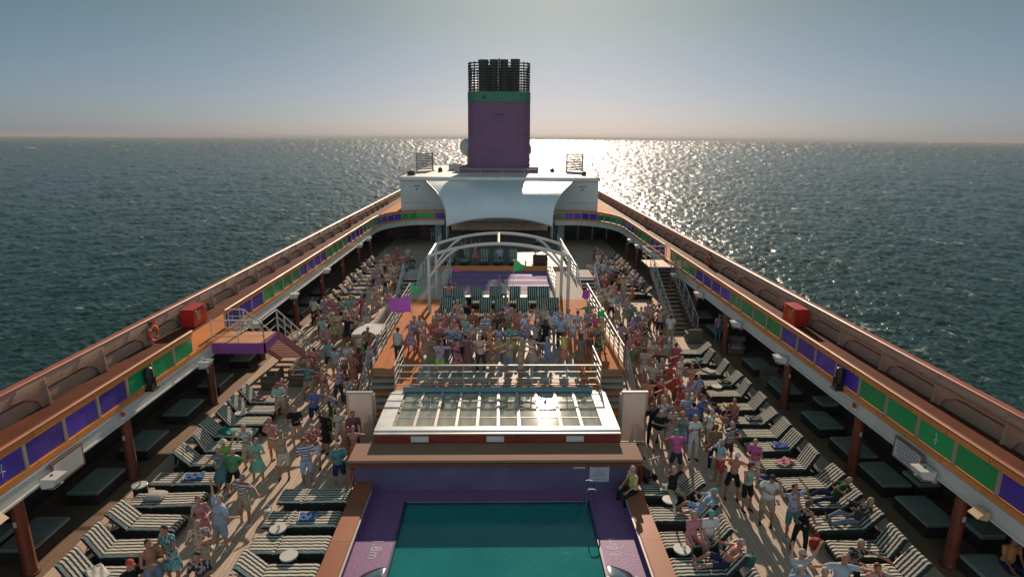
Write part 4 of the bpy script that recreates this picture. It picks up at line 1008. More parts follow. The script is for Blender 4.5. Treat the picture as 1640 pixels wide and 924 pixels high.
# daybeds / ottomans in the galleries
def make_daybed(L=1.5, W=.98):
    t = thing('daybed', 'x', 'daybed')
    mb = MB(); mb.box(-W/2, W/2, 0, L, .03, .36); mb.build('base', charcoal, t, bevel=.015)
    mb = MB(); mb.box(-W/2+.0, W/2-.0, 0.0, L, .362, .47); mb.build('cushion', mat('slate_vinyl', (.30, .33, .29), .4, var=.15, scale=2), t, bevel=.03)
    mb = MB(); mb.tube([(-W/2+.03, -.004, .415), (W/2-.03, -.004, .415)], .008, 5); mb.build('piping', black, t)
    return t
db = make_daybed(); firstd = True
for s, ys in ((-1, (14.2, 16.9, 19.6, 22.4, 25.3, 28.5, 31.4, 34.2, 36.8, 39.4, 42.0)), (1, (12.3, 15.05, 17.1, 18.9, 21.1, 24.4, 27.3, 33.0, 36.0, 38.8))):
    for i, y in enumerate(ys):
        c = db if firstd else copy_tree(db); firstd = False
        c.location = (s*13.02, y, 0); tag(c, '%s dark grey daybed in the shade of the %s gallery' % (NUMW[i], 'left' if s < 0 else 'right'), 'daybed', 'daybeds in the galleries')
for i, y in enumerate((14.4, 17.0, 23.0)):
    for s in ((-1, 1) if i == 0 else (1,)):
        c = copy_tree(db); c.location = (s*13.98, y, 0); c.scale = (.75, .55, 1.25)
        tag(c, '%s low dark seat against the %s gallery windows' % (NUMW[i], 'left' if s < 0 else 'right'), 'seat', 'dark seats by the gallery windows')
# wicker armchairs
def make_armchair():
    t = thing('wicker_armchair', 'x', 'armchair'); wk = mat('tan_wicker', (.16, .125, .09), .7, var=.3, scale=50, bump=.5); cu = mat('cream_cushion', (.40, .36, .30), .9, var=.1)
    mb = MB(); mb.box(-.42, .42, -.4, .4, .05, .32); mb.build('seat_base', wk, t, bevel=.02)
    mb = MB(); mb.box(-.42, .42, .28, .42, .32, .85); mb.build('backrest', wk, t, bevel=.04)
    for s in (-1, 1): mb = MB(); mb.box(s*.30, s*.44, -.4, .3, .32, .60); mb.build('arm', wk, t, bevel=.04)
    mb = MB(); mb.box(-.29, .29, -.38, .27, .325, .44); mb.build('cushion', cu, t, bevel=.03)
    return t
ac = make_armchair(); firsta = True
for (x, y, rz, lab) in ((-9.35, 26.6, math.pi/2, 'wicker armchair in front of the left stairs, nearer the camera'), (-9.45, 27.6, math.pi/2, 'wicker armchair in front of the left stairs, farther one'), (-10.5, 26.2, -math.pi/2, 'wicker armchair under the left stair flight'),
                        (11.2, 32.6, math.pi, 'wicker armchair at the foot of the right stairs'), (13.0, 30.8, -.4, 'wicker armchair in the right gallery shade beside the column'), (13.4, 32.0, .6, 'dark-seated wicker armchair deeper in the right gallery'), (12.9, 26.2, 0, 'wicker armchair between daybeds of the right gallery')):
    c = ac if firsta else copy_tree(ac); firsta = False
    c.location = (x, y, 0); c.rotation_euler = (0, 0, rz); tag(c, lab, 'armchair', 'wicker armchairs')
# white box seats / podium beside the stage
def podium(x, y, w, d, h, lab):
    t = thing('white_podium', lab, 'podium', (x, y, 0))
    mb = MB(); mb.box(-w/2, w/2, -d/2, d/2, 0, h-.15); mb.build('base', mat('podium_grey', (.25, .24, .23), .5), t)
    mb = MB(); mb.box(-w/2-.06, w/2+.06, -d/2-.06, d/2+.06, h-.145, h); mb.build('top', white, t, bevel=.02)
podium(-7.35, 32.7, 1.5, 1.9, .75, 'white box podium on the left walkway beside the stage'); 
# kit on the terrace under the awning: drum-like speaker box and keyboard table
t = thing('dark_chest', 'dark slatted chest at the right end of the covered terrace', 'chest', (3.2, 46.2, 1.75))
mb = MB(); mb.box(-.55, .55, -.35, .35, 0, .8); mb.build('body', mat('dark_red_chest', (.06, .015, .012), .5), t, bevel=.02)
mb = MB()
for k in range(8): mb.box(-.5+k*.14, -.44+k*.14, -.33, .33, .801, .84)
mb.build('slat', offwhite, t)
for i, x in enumerate((1.75, 2.35)):
    t = thing('white_bench', '%s small white bench on the covered terrace edge' % ('left' if i == 0 else 'right'), 'bench', (x, 45.7, 1.75), 0, 'white benches on the terrace')
    mb = MB(); mb.box(-.35, .35, -.18, .18, .30, .36); mb.build('seat', white, t, bevel=.01)
    for q in (-.28, .28): mb = MB(); mb.box(q-.03, q+.03, -.16, .16, 0, .30); mb.build('leg', white, t)
t = thing('wheel_scooter', 'dark folded mobility scooter beside the person in the red top', 'scooter', (4.95, 18.55, 0), .5)
mb = MB(); mb.box(-.22, .22, -.55, .45, .16, .24); mb.build('deck', black, t, bevel=.02)
for x, y in ((-.24, .4), (.24, .4), (-.2, -.5), (.2, -.5)):
    mb = MB(); mb.tube([(x-.03, y, .12), (x+.03, y, .12)], .12, 14); mb.build('wheel', black, t)
mb = MB(); mb.tube([(0, -.5, .2), (0, -.62, .95)], .03, 8); mb.tube([(-.25, -.62, .95), (.25, -.62, .95)], .025, 8); mb.build('tiller', steel, t)
mb = MB(); mb.box(-.22, .22, .0, .42, .5, .6); mb.box(-.22, .22, .38, .46, .6, .95); mb.build('seat', black, t, bevel=.03)
mb = MB(); mb.tube([(0, .2, .24), (0, .2, .5)], .05, 8); mb.build('seat_post', steel, t)
for i, (x, s) in enumerate(((-4.7, -1), (4.68, 1))):
    t = thing('red_hose', 'red looped rope hanging at the %s end of the bar counter' % ('left' if s < 0 else 'right'), 'rope', (x, 17.75, 0))
    mb = MB(); mb.tube([(0, -.2+.0, 1.15), (s*.04, -.28, .6), (s*.03, -.1, .15), (s*.03, .1, .5), (0, .12, 1.1)], .03, 8); mb.build('loop', red, t)
    mb = MB(); mb.box(-.02, .03, -.05, .05, 1.08, 1.2); mb.build('hook', steel, t)

# small belongings on the deck
def bagf(nm, col):
    def f(t):
        m_ = mat(nm, col, .85, var=.2, scale=8)
        mb = MB(); mb.lathe([(.13, 0), (.18, .04), (.19, .18), (.15, .28), (.12, .29)], n=14, sy=.62); mb.build('bag_body', m_, t)
        mb = MB(); mb.tube([(-.10, 0, .27), (-.07, 0, .42), (0, 0, .47), (.07, 0, .42), (.10, 0, .27)], .012, 6); mb.build('handle', m_, t)
    return f
for (x, y, nm, c, l) in ((9.0, 18.05, 'bag_blue', (.03, .08, .2), 'blue beach bag beside a right outer lounger'), (9.1, 14.7, 'bag_red', (.35, .04, .03), 'red beach bag between the nearest right outer loungers'), (-9.0, 14.0, 'bag_straw', (.40, .28, .14), 'straw bag between the nearest left outer loungers'),
                         (-9.05, 21.5, 'bag_black', (.02, .02, .02), 'black bag beside the middle left loungers'), (9.0, 24.0, 'bag_straw', (.40, .28, .14), 'straw bag beside the middle right loungers'), (6.9, 14.0, 'bag_teal', (.02, .16, .16), 'teal bag behind the loungers right of the pool'), (-6.95, 16.2, 'bag_white', (.5, .48, .45), 'white bag at the head of the loungers left of the pool')):
    small('beach_bag', l, 'bag', (x, y, 0), bagf(nm, c))
def sandalf(nm, col):
    def f(t):
        m_ = mat(nm, col, .8)
        for q, r_ in ((-.08, .1), (.08, -.2)):
            M_ = Matrix.Translation((q, 0, 0)) @ Matrix.Rotation(r_, 4, 'Z')
            mb = MB(); mb.prism([M_ @ Vector(v) for v in ((-.04, -.12, 0), (.04, -.12, 0), (.05, .06, 0), (.03, .14, 0), (-.03, .14, 0), (-.05, .05, 0))], (0, 0, .022)); mb.tube([M_ @ Vector(v) for v in ((-.045, .02, .02), (0, .06, .06), (.045, .02, .02))], .008, 5); mb.build('sandal_sole', m_, t)
    return f
for (x, y, nm, c, l) in ((8.9, 19.2, 'sandal_white', (.5, .48, .45), 'white sandals left beside a right outer lounger'), (8.95, 16.9, 'sandal_blue', (.03, .08, .25), 'blue sandals at the foot of a right outer lounger'), (-8.9, 16.1, 'sandal_red', (.4, .04, .04), 'red sandals at the foot of a left outer lounger'), (-8.9, 19.6, 'sandal_black', (.02, .02, .02), 'black sandals at the foot of a left outer lounger'), (-7.0, 13.9, 'sandal_white', (.5, .48, .45), 'white sandals by the loungers left of the pool')):
    small('sandals', l, 'sandals', (x, y, 0.001), sandalf(nm, c))

random.seed(21)
TW = (('towel_white', (.5, .48, .45), 'white'), ('towel_blue', (.06, .14, .32), 'blue'), ('towel_teal', (.03, .22, .22), 'teal'), ('towel_pink', (.45, .16, .2), 'pink'), ('towel_yellow', (.5, .38, .1), 'yellow'))
for i, (x, y, w) in enumerate(((-10.2, 13.3, 'second nearest left outer lounger'), (-10.0, 17.85, 'second flat left outer lounger'), (-10.3, 21.0, 'middle left outer lounger'), (10.0, 18.6, 'sixth nearest right outer lounger'), (9.8, 23.15, 'tenth nearest right outer lounger'), (10.2, 27.05, 'thirteenth nearest right outer lounger'),
                             (-5.6, 15.65, 'flat lounger left of the pool'), (10.1, 28.5, 'fourteenth nearest right outer lounger'), (-10.2, 24.0, 'lounger nearest the left stairs'), (-10.6, 41.0, 'far left lounger'), (10.0, 47.6, 'far right lounger'))):
    nm, c, cw = TW[i % 5]
    o = small('towel', '%s towel on the %s' % (cw, w), 'towel', (x, y, .41), towelf(c, nm)); o.rotation_euler = (0, 0, random.uniform(-1, 1)); o.scale = (random.uniform(.8, 1.3), 1, 1)

# ============================================================ PEOPLE
def capsule(bm_list, a, b, ra, rb, sx=1.0, sy=1.0):
    """closed tapered capsule between two points (world-aligned flattening sx, sy applied to section)"""
    a = Vector(a); b = Vector(b); d = b-a
    if d.length < 1e-5: d = Vector((0, 0, 1e-3)); b = a+d
    t = d.normalized(); up = Vector((0, 1, 0)) if abs(t.y) < 0.9 else Vector((1, 0, 0))
    u = up.cross(t).normalized(); w = t.cross(u)
    n = 10; rings = []
    for k in (-80, -50, -20): 
        q = R(k); rings.append((a+t*ra*math.sin(q), ra*math.cos(q)))
    for k in range(5):
        f = k/4; rings.append((a+d*f, ra+(rb-ra)*f))
    for k in (20, 50, 80):
        q = R(k); rings.append((b+t*rb*math.sin(q), rb*math.cos(q)))
    vs = []; fs = []
    for c, r in rings:
        for k in range(n):
            g = 2*math.pi*k/n; vs.append(c+(u*math.cos(g)*sx+w*math.sin(g)*sy)*r)
    m = len(rings)
    for i in range(m-1):
        for k in range(n): fs.append((i*n+k, i*n+(k+1) % n, (i+1)*n+(k+1) % n, (i+1)*n+k))
    fs += [tuple(range(n))[::-1], tuple((m-1)*n+k for k in range(n))]
    bm_list.append((vs, fs))
def ellip(bm_list, c, rx, ry, rz, M=None):
    c = Vector(c); vs = []; fs = []; n = 12; m = 8
    for i in range(1, m):
        a = math.pi*i/m
        for k in range(n):
            g = 2*math.pi*k/n; v = Vector((rx*math.sin(a)*math.cos(g), ry*math.sin(a)*math.sin(g), -rz*math.cos(a)))
            if M: v = M @ v
            vs.append(c+v)
    for i in range(m-2):
        for k in range(n): fs.append((i*n+k, i*n+(k+1) % n, (i+1)*n+(k+1) % n, (i+1)*n+k))
    fs += [tuple(range(n))[::-1], tuple((m-2)*n+k for k in range(n))]
    bm_list.append((vs, fs))
def mesh_of(name, lst, voxel=0.022, extra=(), smooth=2):
    """fuse overlapping closed pieces into one continuous skin, then append fine pieces"""
    vs = []; fs = []
    for v, f in lst:
        o = len(vs); vs += [tuple(x) for x in v]; fs += [tuple(i+o for i in q) for q in f]
    me = bpy.data.meshes.new(name+'_tmp'); me.from_pydata(vs, [], fs)
    bm = bmesh.new(); bm.from_mesh(me); bmesh.ops.recalc_face_normals(bm, faces=bm.faces[:]); bm.to_mesh(me); bm.free()
    ob = bpy.data.objects.new('tmp', me); COL.objects.link(ob)
    r = ob.modifiers.new('r', 'REMESH'); r.mode = 'VOXEL'; r.voxel_size = voxel; r.use_smooth_shade = True
    if smooth: s = ob.modifiers.new('s', 'SMOOTH'); s.factor = 0.6; s.iterations = smooth
    dg = bpy.context.evaluated_depsgraph_get(); out = bpy.data.meshes.new_from_object(ob.evaluated_get(dg))
    bpy.data.objects.remove(ob); bpy.data.meshes.remove(me)
    out.name = name
    if extra:
        bm = bmesh.new(); bm.from_mesh(out)
        for v, f in extra:
            b = [bm.verts.new(x) for x in v]
            for q in f:
                try: bm.faces.new([b[i] for i in q]).smooth = True
                except ValueError: pass
        bmesh.ops.recalc_face_normals(bm, faces=bm.faces[:]); bm.to_mesh(out); bm.free()
    out.materials.clear(); out.materials.append(None)
    out.polygons.foreach_set('use_smooth', [True]*len(out.polygons))
    return out

def D(az, el):   # direction: azimuth 0 = forwards (-y), 90 = person's left (+x); el up from horizontal
    return Vector((math.sin(R(az))*math.cos(R(el)), -math.cos(R(az))*math.cos(R(el)), math.sin(R(el))))
# pose: lean fwd, lean side, twist, (L upper, L fore), (R upper, R fore), (L thigh, L shin), (R thigh, R shin), seat height or None, head turn
ST = ((8, -84), (0, -88)); SR = ((-8, -84), (0, -88))
POSES = {
 'relaxed': (2, 0, 0, (D(75, -78), D(20, -72)), (D(-75, -78), D(-20, -72)), (D(60, -85), D(0, -89)), (D(-60, -85), D(0, -89)), None, 0),
 'arms_up': (0, 4, 8, (D(60, 62), D(60, 78)), (D(-60, 55), D(-70, 80)), (D(60, -80), D(20, -87)), (D(-60, -80), D(-10, -88)), None, 5),
 'one_up': (2, -6, -8, (D(70, 55), D(80, 72)), (D(-80, -62), D(-10, -20)), (D(60, -78), D(150, -84)), (D(-60, -82), D(0, -89)), None, -8),
 'forward': (4, 0, 0, (D(14, -8), D(4, 2)), (D(-14, -10), D(-4, 0)), (D(70, -82), D(0, -88)), (D(-60, -80), D(180, -86)), None, 0),
 'crossed': (4, 4, 6, (D(40, -28), D(-58, 8)), (D(-40, -24), D(58, 4)), (D(70, -80), D(10, -86)), (D(-70, -82), D(0, -88)), None, 8),
 'clap': (5, -3, 0, (D(40, -60), D(-28, 18)), (D(-40, -60), D(28, 18)), (D(60, -82), D(10, -88)), (D(-60, -80), D(160, -84)), None, -5),
 'wide': (0, 5, -6, (D(88, -5), D(70, 12)), (D(-88, -12), D(-70, 8)), (D(75, -76), D(20, -88)), (D(-75, -76), D(0, -88)), None, 0),
 'hips': (0, 4, 0, (D(95, -50), D(-70, -30)), (D(-95, -50), D(70, -30)), (D(60, -82), D(10, -88)), (D(-75, -80), D(0, -88)), None, 10),
 'behind_head': (-3, -3, 5, (D(88, 18), D(-150, 45)), (D(-88, 22), D(150, 45)), (D(60, -82), D(0, -88)), (D(-60, -82), D(0, -88)), None, 0),
 'step': (6, 4, 14, (D(30, -45), D(10, 10)), (D(-120, -60), D(-40, -30)), (D(10, -58), D(170, -62)), (D(-170, -78), D(180, -72)), None, 5),
 'phone': (2, 0, 0, (D(35, -50), D(-30, 30)), (D(-35, -50), D(25, 35)), (D(60, -84), D(0, -88)), (D(-60, -84), D(0, -88)), None, 0),
 'one_side': (3, 8, 0, (D(85, 0), D(60, -5)), (D(-30, -40), D(40, 20)), (D(70, -76), D(20, -86)), (D(-60, -84), D(0, -88)), None, 5),
 'sit': (6, 0, 0, (D(20, -65), D(-12, -30)), (D(-20, -65), D(12, -30)), (D(14, -6), D(5, -84)), (D(-14, -6), D(-5, -84)), 0.44, 0),
 'sit_up': (2, 0, 4, (D(60, 35), D(40, 70)), (D(-60, 35), D(-40, 70)), (D(14, -6), D(5, -84)), (D(-14, -6), D(-5, -84)), 0.44, 0),
 'recline': (-42, 0, 0, (D(40, -45), D(-10, -10)), (D(-40, -45), D(10, -10)), (D(8, 6), D(6, -8)), (D(-8, 22), D(-6, -34)), 0.46, 0),
}
PCACHE = {}
def skeleton(pose, build):
    lf, ls, tw, AL, AR, LL, LR, seat, ht = POSES[pose]
    g = {'m': 1.0, 'f': .90, 'h': 1.28, 'k': .80}[build]; sw = {'m': .185, 'f': .155, 'h': .20, 'k': .15}[build]
    T = Matrix.Rotation(R(lf), 3, 'X') @ Matrix.Rotation(R(ls), 3, 'Y') @ Matrix.Rotation(R(tw), 3, 'Z')
    S = {}
    S['pel'] = Vector((0, 0, 0)); up = lambda v: T @ Vector(v)
    S['belly'] = up((0, -.015*g, .15)); S['chest'] = up((0, -.005, .36)); S['neck'] = up((0, 0, .52)); 
    fl = -lf*.6 if seat else 0
    H = T @ Matrix.Rotation(R(ht), 3, 'Z') @ Matrix.Rotation(R(fl), 3, 'X')
    S['head'] = S['neck']+H @ Vector((0, -.03, .165)); S['H'] = H; S['T'] = T
    for q, arm, leg, sx in (('L', AL, LL, 1), ('R', AR, LR, -1)):
        sh = up((sx*sw, 0, .475)); el = sh+T @ arm[0]*.27; wr = el+T @ arm[1]*.245
        S['sh'+q] = sh; S['el'+q] = el; S['wr'+q] = wr; S['hd'+q] = (T @ arm[1]).normalized()
        hp = Vector((sx*.092, 0, -.03)); kn = hp+leg[0]*.41; an = kn+leg[1]*.40
        S['hp'+q] = hp; S['kn'+q] = kn; S['an'+q] = an
    if seat: z = seat+.10
    else: z = -min(S['anL'].z, S['anR'].z)+.075
    for k, v in S.items():
        if k not in ('H', 'T', 'hdL', 'hdR'): S[k] = v+Vector((0, 0, z))
    S['g'] = g; return S
def body_mesh(pose, build):
    S = skeleton(pose, build); g = S['g']; L = []; T = S['T']; H = S['H']; fem = build == 'f'
    sw = (S['shL']-S['shR']).length/2
    ellip(L, S['chest']+T @ Vector((0, 0, .02)), sw*.86, .112*g, .19, T); ellip(L, S['belly'], .135*g, .115*g, .16, T)
    ellip(L, S['pel']+Vector((0, .01, -.01)), .158*(1.04 if fem else 1)*max(1, g*.92), .118*g, .125)
    capsule(L, S['shL'], S['shR'], .062, .062); capsule(L, S['neck']-T @ Vector((0, 0, .05)), S['neck']+H @ Vector((0, -.005, .07)), .062, .05)
    h = S['head']; ellip(L, h+H @ Vector((0, .008, .02)), .076, .094, .105, H); ellip(L, h+H @ Vector((0, -.018, -.045)), .056, .070, .068, H)
    ellip(L, h+H @ Vector((0, -.098, -.012)), .014, .022, .026, H)
    for s in (-1, 1): ellip(L, h+H @ Vector((s*.078, .01, -.005)), .014, .020, .030, H)
    if fem:
        for s in (-1, 1): ellip(L, S['chest']+T @ Vector((s*.07, -.085, .02)), .062, .055, .06, T)
    for q in 'LR':
        capsule(L, S['sh'+q], S['el'+q], .050*g**.5, .038); capsule(L, S['el'+q], S['wr'+q], .038, .026)
        capsule(L, S['hp'+q], S['kn'+q], .088*g**.6, .055*g**.3); capsule(L, S['kn'+q], S['kn'+q].lerp(S['an'+q], .35), .052, .054*g**.3); capsule(L, S['kn'+q].lerp(S['an'+q], .35), S['an'+q], .054*g**.3, .034)
        f = Vector((0, -1, 0)) if abs((S['kn'+q]-S['an'+q]).normalized().z) > .5 else Vector((0, -.35, .95)).normalized()
        a = S['an'+q]
        if f.z > .5: capsule(L, a+Vector((0, 0, -.02)), a+f*.15, .040, .030)
        else: capsule(L, a+Vector((0, .035, -.045)), a+Vector((0, -.14, -.05)), .036, .028, 1.15, .9)
    ex = []
    for q, s in (('L', 1), ('R', -1)):   # hand: palm, four unequal fingers, thumb from the side
        d = S['hd'+q]; w = S['wr'+q]; side = d.cross(Vector((0, 0, 1)))
        side = side.normalized() if side.length > .2 else Vector((0, -1, 0)); nrm = side.cross(d).normalized()
        capsule(L, w, w+d*.07, .028, .034, 1, 1)
        for k, (o, ln) in enumerate(((-.027, .060), (-.009, .072), (.009, .068), (.027, .052))):
            p0 = w+d*.085+side*o; p1 = p0+(d+side*o*6).normalized()*ln*.55; p2 = p1+(d*.8-nrm*.5+side*o*6).normalized()*ln*.5
            capsule(ex, p0-d*.02, p1, .0105, .0095); capsule(ex, p1, p2, .0095, .007)
        p0 = w+d*.03-side*.025; p1 = p0+(d*.6-side).normalized()*.04; capsule(ex, p0, p1, .013, .011); capsule(ex, p1, p1+(d-side*.3).normalized()*.03, .011, .008)
    return mesh_of('body', L, .020, ex, 2)
def bent(lst, pts, rad):
    for a, b, ra, rb in zip(pts[:-1], pts[1:], rad[:-1], rad[1:]): capsule(lst, a, b, ra, rb)
def top_mesh(pose, build, kind):
    S = skeleton(pose, build); g = S['g']; L = []; T = S['T']; sw = (S['shL']-S['shR']).length/2; fem = build == 'f'
    ellip(L, S['chest']+T @ Vector((0, 0, .015)), sw*.86+.018, .112*g+.02, .19, T); ellip(L, S['belly'], .135*g+.026, .115*g+.026, .17, T)
    if fem:
        for s in (-1, 1): ellip(L, S['chest']+T @ Vector((s*.07, -.085, .02)), .07, .065, .068, T)
    if kind in ('tee', 'shirt', 'dress', 'jumper'): ellip(L, S['pel']+Vector((0, .005, .04)), .170*max(1, g*.94), .13*g+.01, .11)
    if kind == 'tank': ellip(L, S['pel']+Vector((0, .005, .06)), .165*max(1, g*.94), .128*g, .08)
    if kind != 'tank':
        capsule(L, S['shL'], S['shR'], .074, .074)
        fr = {'tee': .55, 'shirt': .62, 'dress': .40, 'jumper': 1.0}[kind]
        for q in 'LR':
            capsule(L, S['sh'+q], S['sh'+q].lerp(S['el'+q], fr), .064*g**.5, .062*g**.4)
            if kind == 'jumper': capsule(L, S['el'+q], S['el'+q].lerp(S['wr'+q], .85), .052, .040)
    else:
        capsule(L, S['shL'].lerp(S['shR'], .22), S['chest'], .030, .07); capsule(L, S['shR'].lerp(S['shL'], .22), S['chest'], .030, .07)
    if kind == 'dress':
        seated = POSES[pose][7] is not None
        if seated:
            for q in 'LR': capsule(L, S['hp'+q], S['hp'+q].lerp(S['kn'+q], .9), .12*g**.5, .095)
        else:
            mid = (S['knL']+S['knR'])/2; mid.z = min(S['knL'].z, S['knR'].z)+.02
            vs = []; fs = []; n = 24; p = S['pel']
            sprd = abs(S['knL'].x-S['knR'].x)/2
            for i, f in enumerate((0, .2, .4, .6, .8, 1.0)):
                c = Vector((p.x*(1-f)+mid.x*f, p.y*(1-f)+mid.y*f, (p.z+.04)*(1-f)+mid.z*f)); rx = .165*g+.06*f+sprd*f*.6; ry = .13*g+.085*f+abs(S['knL'].y-S['knR'].y)*.4*f
                for k in range(n):
                    a = 2*math.pi*k/n; w = 1+.07*f*math.sin(a*6+1)+.03*f*math.sin(a*11); vs.append(c+Vector((rx*w*math.cos(a), ry*w*math.sin(a), 0)))
            for i in range(5):
                for k in range(n): fs.append((i*n+k, i*n+(k+1) % n, (i+1)*n+(k+1) % n, (i+1)*n+k))
            fs += [tuple(range(n))[::-1], tuple(5*n+k for k in range(n))]; L.append((vs, fs))
    return mesh_of(kind, L, .021, (), 3)
def bottom_mesh(pose, build, kind):
    S = skeleton(pose, build); g = S['g']; L = []
    ellip(L, S['pel']+Vector((0, .01, -.01)), .158*(1.04 if build == 'f' else 1)*max(1, g*.92)+.010, .118*g+.012, .13)
    for q in 'LR':
        if kind == 'shorts': capsule(L, S['hp'+q], S['hp'+q].lerp(S['kn'+q], .82), .100*g**.6, .088*g**.4)
        elif kind == 'briefs': capsule(L, S['hp'+q], S['hp'+q].lerp(S['kn'+q], .15), .098*g**.6, .095*g**.5)
        else:
            capsule(L, S['hp'+q], S['kn'+q], .100*g**.6, .072*g**.3); capsule(L, S['kn'+q], S['kn'+q].lerp(S['an'+q], .93), .070*g**.3, .060)
    if kind == 'skirt' and POSES[pose][7] is None:
        L = L[:1]; vs = []; fs = []; n = 22; p = S['pel']; mid = (S['knL']+S['knR'])/2; mid.z += .04
        for f in (0, .33, .66, 1.0):
            c = p.lerp(mid, f)
            for k in range(n):
                a = 2*math.pi*k/n; w = 1+.06*f*math.sin(a*7); vs.append(c+Vector(((.165*g+.07*f)*w*math.cos(a), (.13*g+.10*f)*w*math.sin(a), .04*(1-f))))
        for i in range(3):
            for k in range(n): fs.append((i*n+k, i*n+(k+1) % n, (i+1)*n+(k+1) % n, (i+1)*n+k))
        fs += [tuple(range(n))[::-1], tuple(3*n+k for k in range(n))]; L.append((vs, fs))
    return mesh_of(kind, L, .021, (), 3)
def hair_mesh(pose, build, kind):
    S = skeleton(pose, build); H = S['H']; h = S['head']; L = []
    if kind == 'short':
        ellip(L, h+H @ Vector((0, .024, .050)), .079, .090, .082, H); ellip(L, h+H @ Vector((0, .045, .0)), .075, .062, .082, H)
    elif kind == 'bob':
        ellip(L, h+H @ Vector((0, .020, .052)), .092, .100, .090, H); ellip(L, h+H @ Vector((0, .045, -.02)), .094, .075, .115, H)
        for s in (-1, 1): ellip(L, h+H @ Vector((s*.072, .0, -.03)), .028, .045, .085, H)
    elif kind == 'long':
        ellip(L, h+H @ Vector((0, .020, .050)), .090, .098, .090, H); ellip(L, h+H @ Vector((0, .06, -.10)), .090, .055, .20, H)
        for s in (-1, 1): ellip(L, h+H @ Vector((s*.070, .005, -.06)), .026, .040, .13, H)
    elif kind == 'cap':
        ellip(L, h+H @ Vector((0, .010, .062)), .090, .104, .075, H); ellip(L, h+H @ Vector((0, -.115, .050)), .062, .065, .012, H)
    elif kind == 'brim':
        ellip(L, h+H @ Vector((0, .005, .075)), .085, .098, .080, H); ellip(L, h+H @ Vector((0, .0, .050)), .165, .175, .014, H)
    return mesh_of('hair', L, .016, (), 1)
def shoe_mesh(pose, build, q):
    S = skeleton(pose, build); L = []; a = S['an'+q]
    if POSES[pose][7] and pose == 'recline': capsule(L, a+Vector((0, 0, -.02)), a+Vector((0, -.06, .15)), .046, .036)
    else: capsule(L, a+Vector((0, .04, -.040)), a+Vector((0, -.145, -.047)), .044, .034, 1.15, .9)
    return mesh_of('shoe', L, .02, (), 1)
def glasses_mesh(pose, build):
    S = skeleton(pose, build); H = S['H']; h = S['head']; L = []
    for s in (-1, 1): ellip(L, h+H @ Vector((s*.032, -.088, .012)), .028, .014, .020, H); capsule(L, h+H @ Vector((s*.055, -.08, .014)), h+H @ Vector((s*.082, .0, .012)), .005, .005)
    m = bpy.data.meshes.new('sunglasses'); vs = []; fs = []
    for v, f in L:
        o = len(vs); vs += [tuple(x) for x in v]; fs += [tuple(i+o for i in q) for q in f]
    m.from_pydata(vs, [], fs); m.materials.append(None); return m
def cached(fn, *k):
    key = (fn.__name__,)+k
    if key not in PCACHE: PCACHE[key] = fn(*k)
    return PCACHE[key]

COLS = {'white': (.62, .61, .60), 'cream': (.52, .46, .36), 'grey': (.24, .24, .24), 'charcoal': (.05, .05, .055), 'black': (.016, .016, .018), 'navy': (.02, .03, .08), 'blue': (.03, .10, .34),
        'sky-blue': (.20, .33, .50), 'pale-blue': (.30, .38, .50), 'denim': (.10, .16, .26), 'teal': (.01, .17, .19), 'turquoise': (.04, .33, .33), 'mint': (.14, .40, .30), 'green': (.02, .24, .09), 'lime': (.22, .42, .05),
        'dark-green': (.02, .06, .03), 'olive': (.12, .12, .05), 'red': (.45, .02, .02), 'crimson': (.34, .015, .05), 'maroon': (.12, .02, .025), 'pink': (.50, .16, .20), 'magenta': (.50, .04, .24), 'coral': (.50, .14, .09),
        'orange': (.55, .20, .04), 'yellow': (.52, .40, .05), 'lemon': (.50, .45, .14), 'khaki': (.33, .26, .16), 'tan': (.34, .22, .13), 'brown': (.12, .06, .03), 'purple': (.14, .05, .26), 'lilac': (.34, .24, .42), 'peach': (.50, .30, .20), 'rust': (.28, .08, .03)}
def cloth_mat(spec):
    """spec: colour, colour/striped, colour/patterned"""
    key = 'cloth_'+spec.replace('/', '_')
    if key in MATS: return MATS[key]
    c, _, pat = spec.partition('/'); col = tuple(min(.62, v*.92+w*.30) for v, w in zip(COLS[c], (.27, .22, .20))) if c not in ('black', 'charcoal', 'navy', 'dark-green', 'white') else COLS[c]
    if pat == 'striped':
        alt = (.55, .54, .52) if sum(col) < 1.2 else (.06, .10, .22)
        return stripes(key, col, alt, .085, 2, .5)
    m = mat(key, col, .88, var=.22, scale=7, bump=.6, spec=.2)
    if pat == 'patterned':
        nt, b = nodes_of(m); tc = nt.nodes.new('ShaderNodeTexCoord'); v = nt.nodes.new('ShaderNodeTexVoronoi'); v.inputs['Scale'].default_value = 15
        nt.links.new(tc.outputs['Object'], v.inputs['Vector']); cr = nt.nodes.new('ShaderNodeValToRGB'); cr.color_ramp.interpolation = 'CONSTANT'
        e = cr.color_ramp.elements; e[0].color = (*col, 1); e[1].position = .62; e[1].color = (min(1, col[0]*.4+.3), min(1, col[1]*.4+.22), min(1, col[2]*.5+.2), 1)
        k = e.new(.36); k.color = (col[0]*.35, col[1]*.4, col[2]*.5, 1)
        sp = nt.nodes.new('ShaderNodeSeparateColor'); nt.links.new(v.outputs['Color'], sp.inputs[0]); nt.links.new(sp.outputs[0], cr.inputs[0]); nt.links.new(cr.outputs[0], b.inputs['Base Color'])
    return m
SKIN = [mat('skin_'+n, c, .5, var=.12, scale=7, spec=.35) for n, c in (('fair', (.46, .24, .17)), ('tanned', (.36, .165, .105)), ('ruddy', (.42, .18, .13)), ('brown', (.20, .095, .055)))]
for m in SKIN: m.node_tree.nodes['Principled BSDF'].inputs['Subsurface Weight'].default_value = 0.0
HAIRC = {'w': (.40, .37, .34), 'g': (.26, .24, .22), 'b': (.07, .035, .02), 'k': (.012, .010, .010), 'y': (.38, .26, .12), 'r': (.18, .05, .02)}
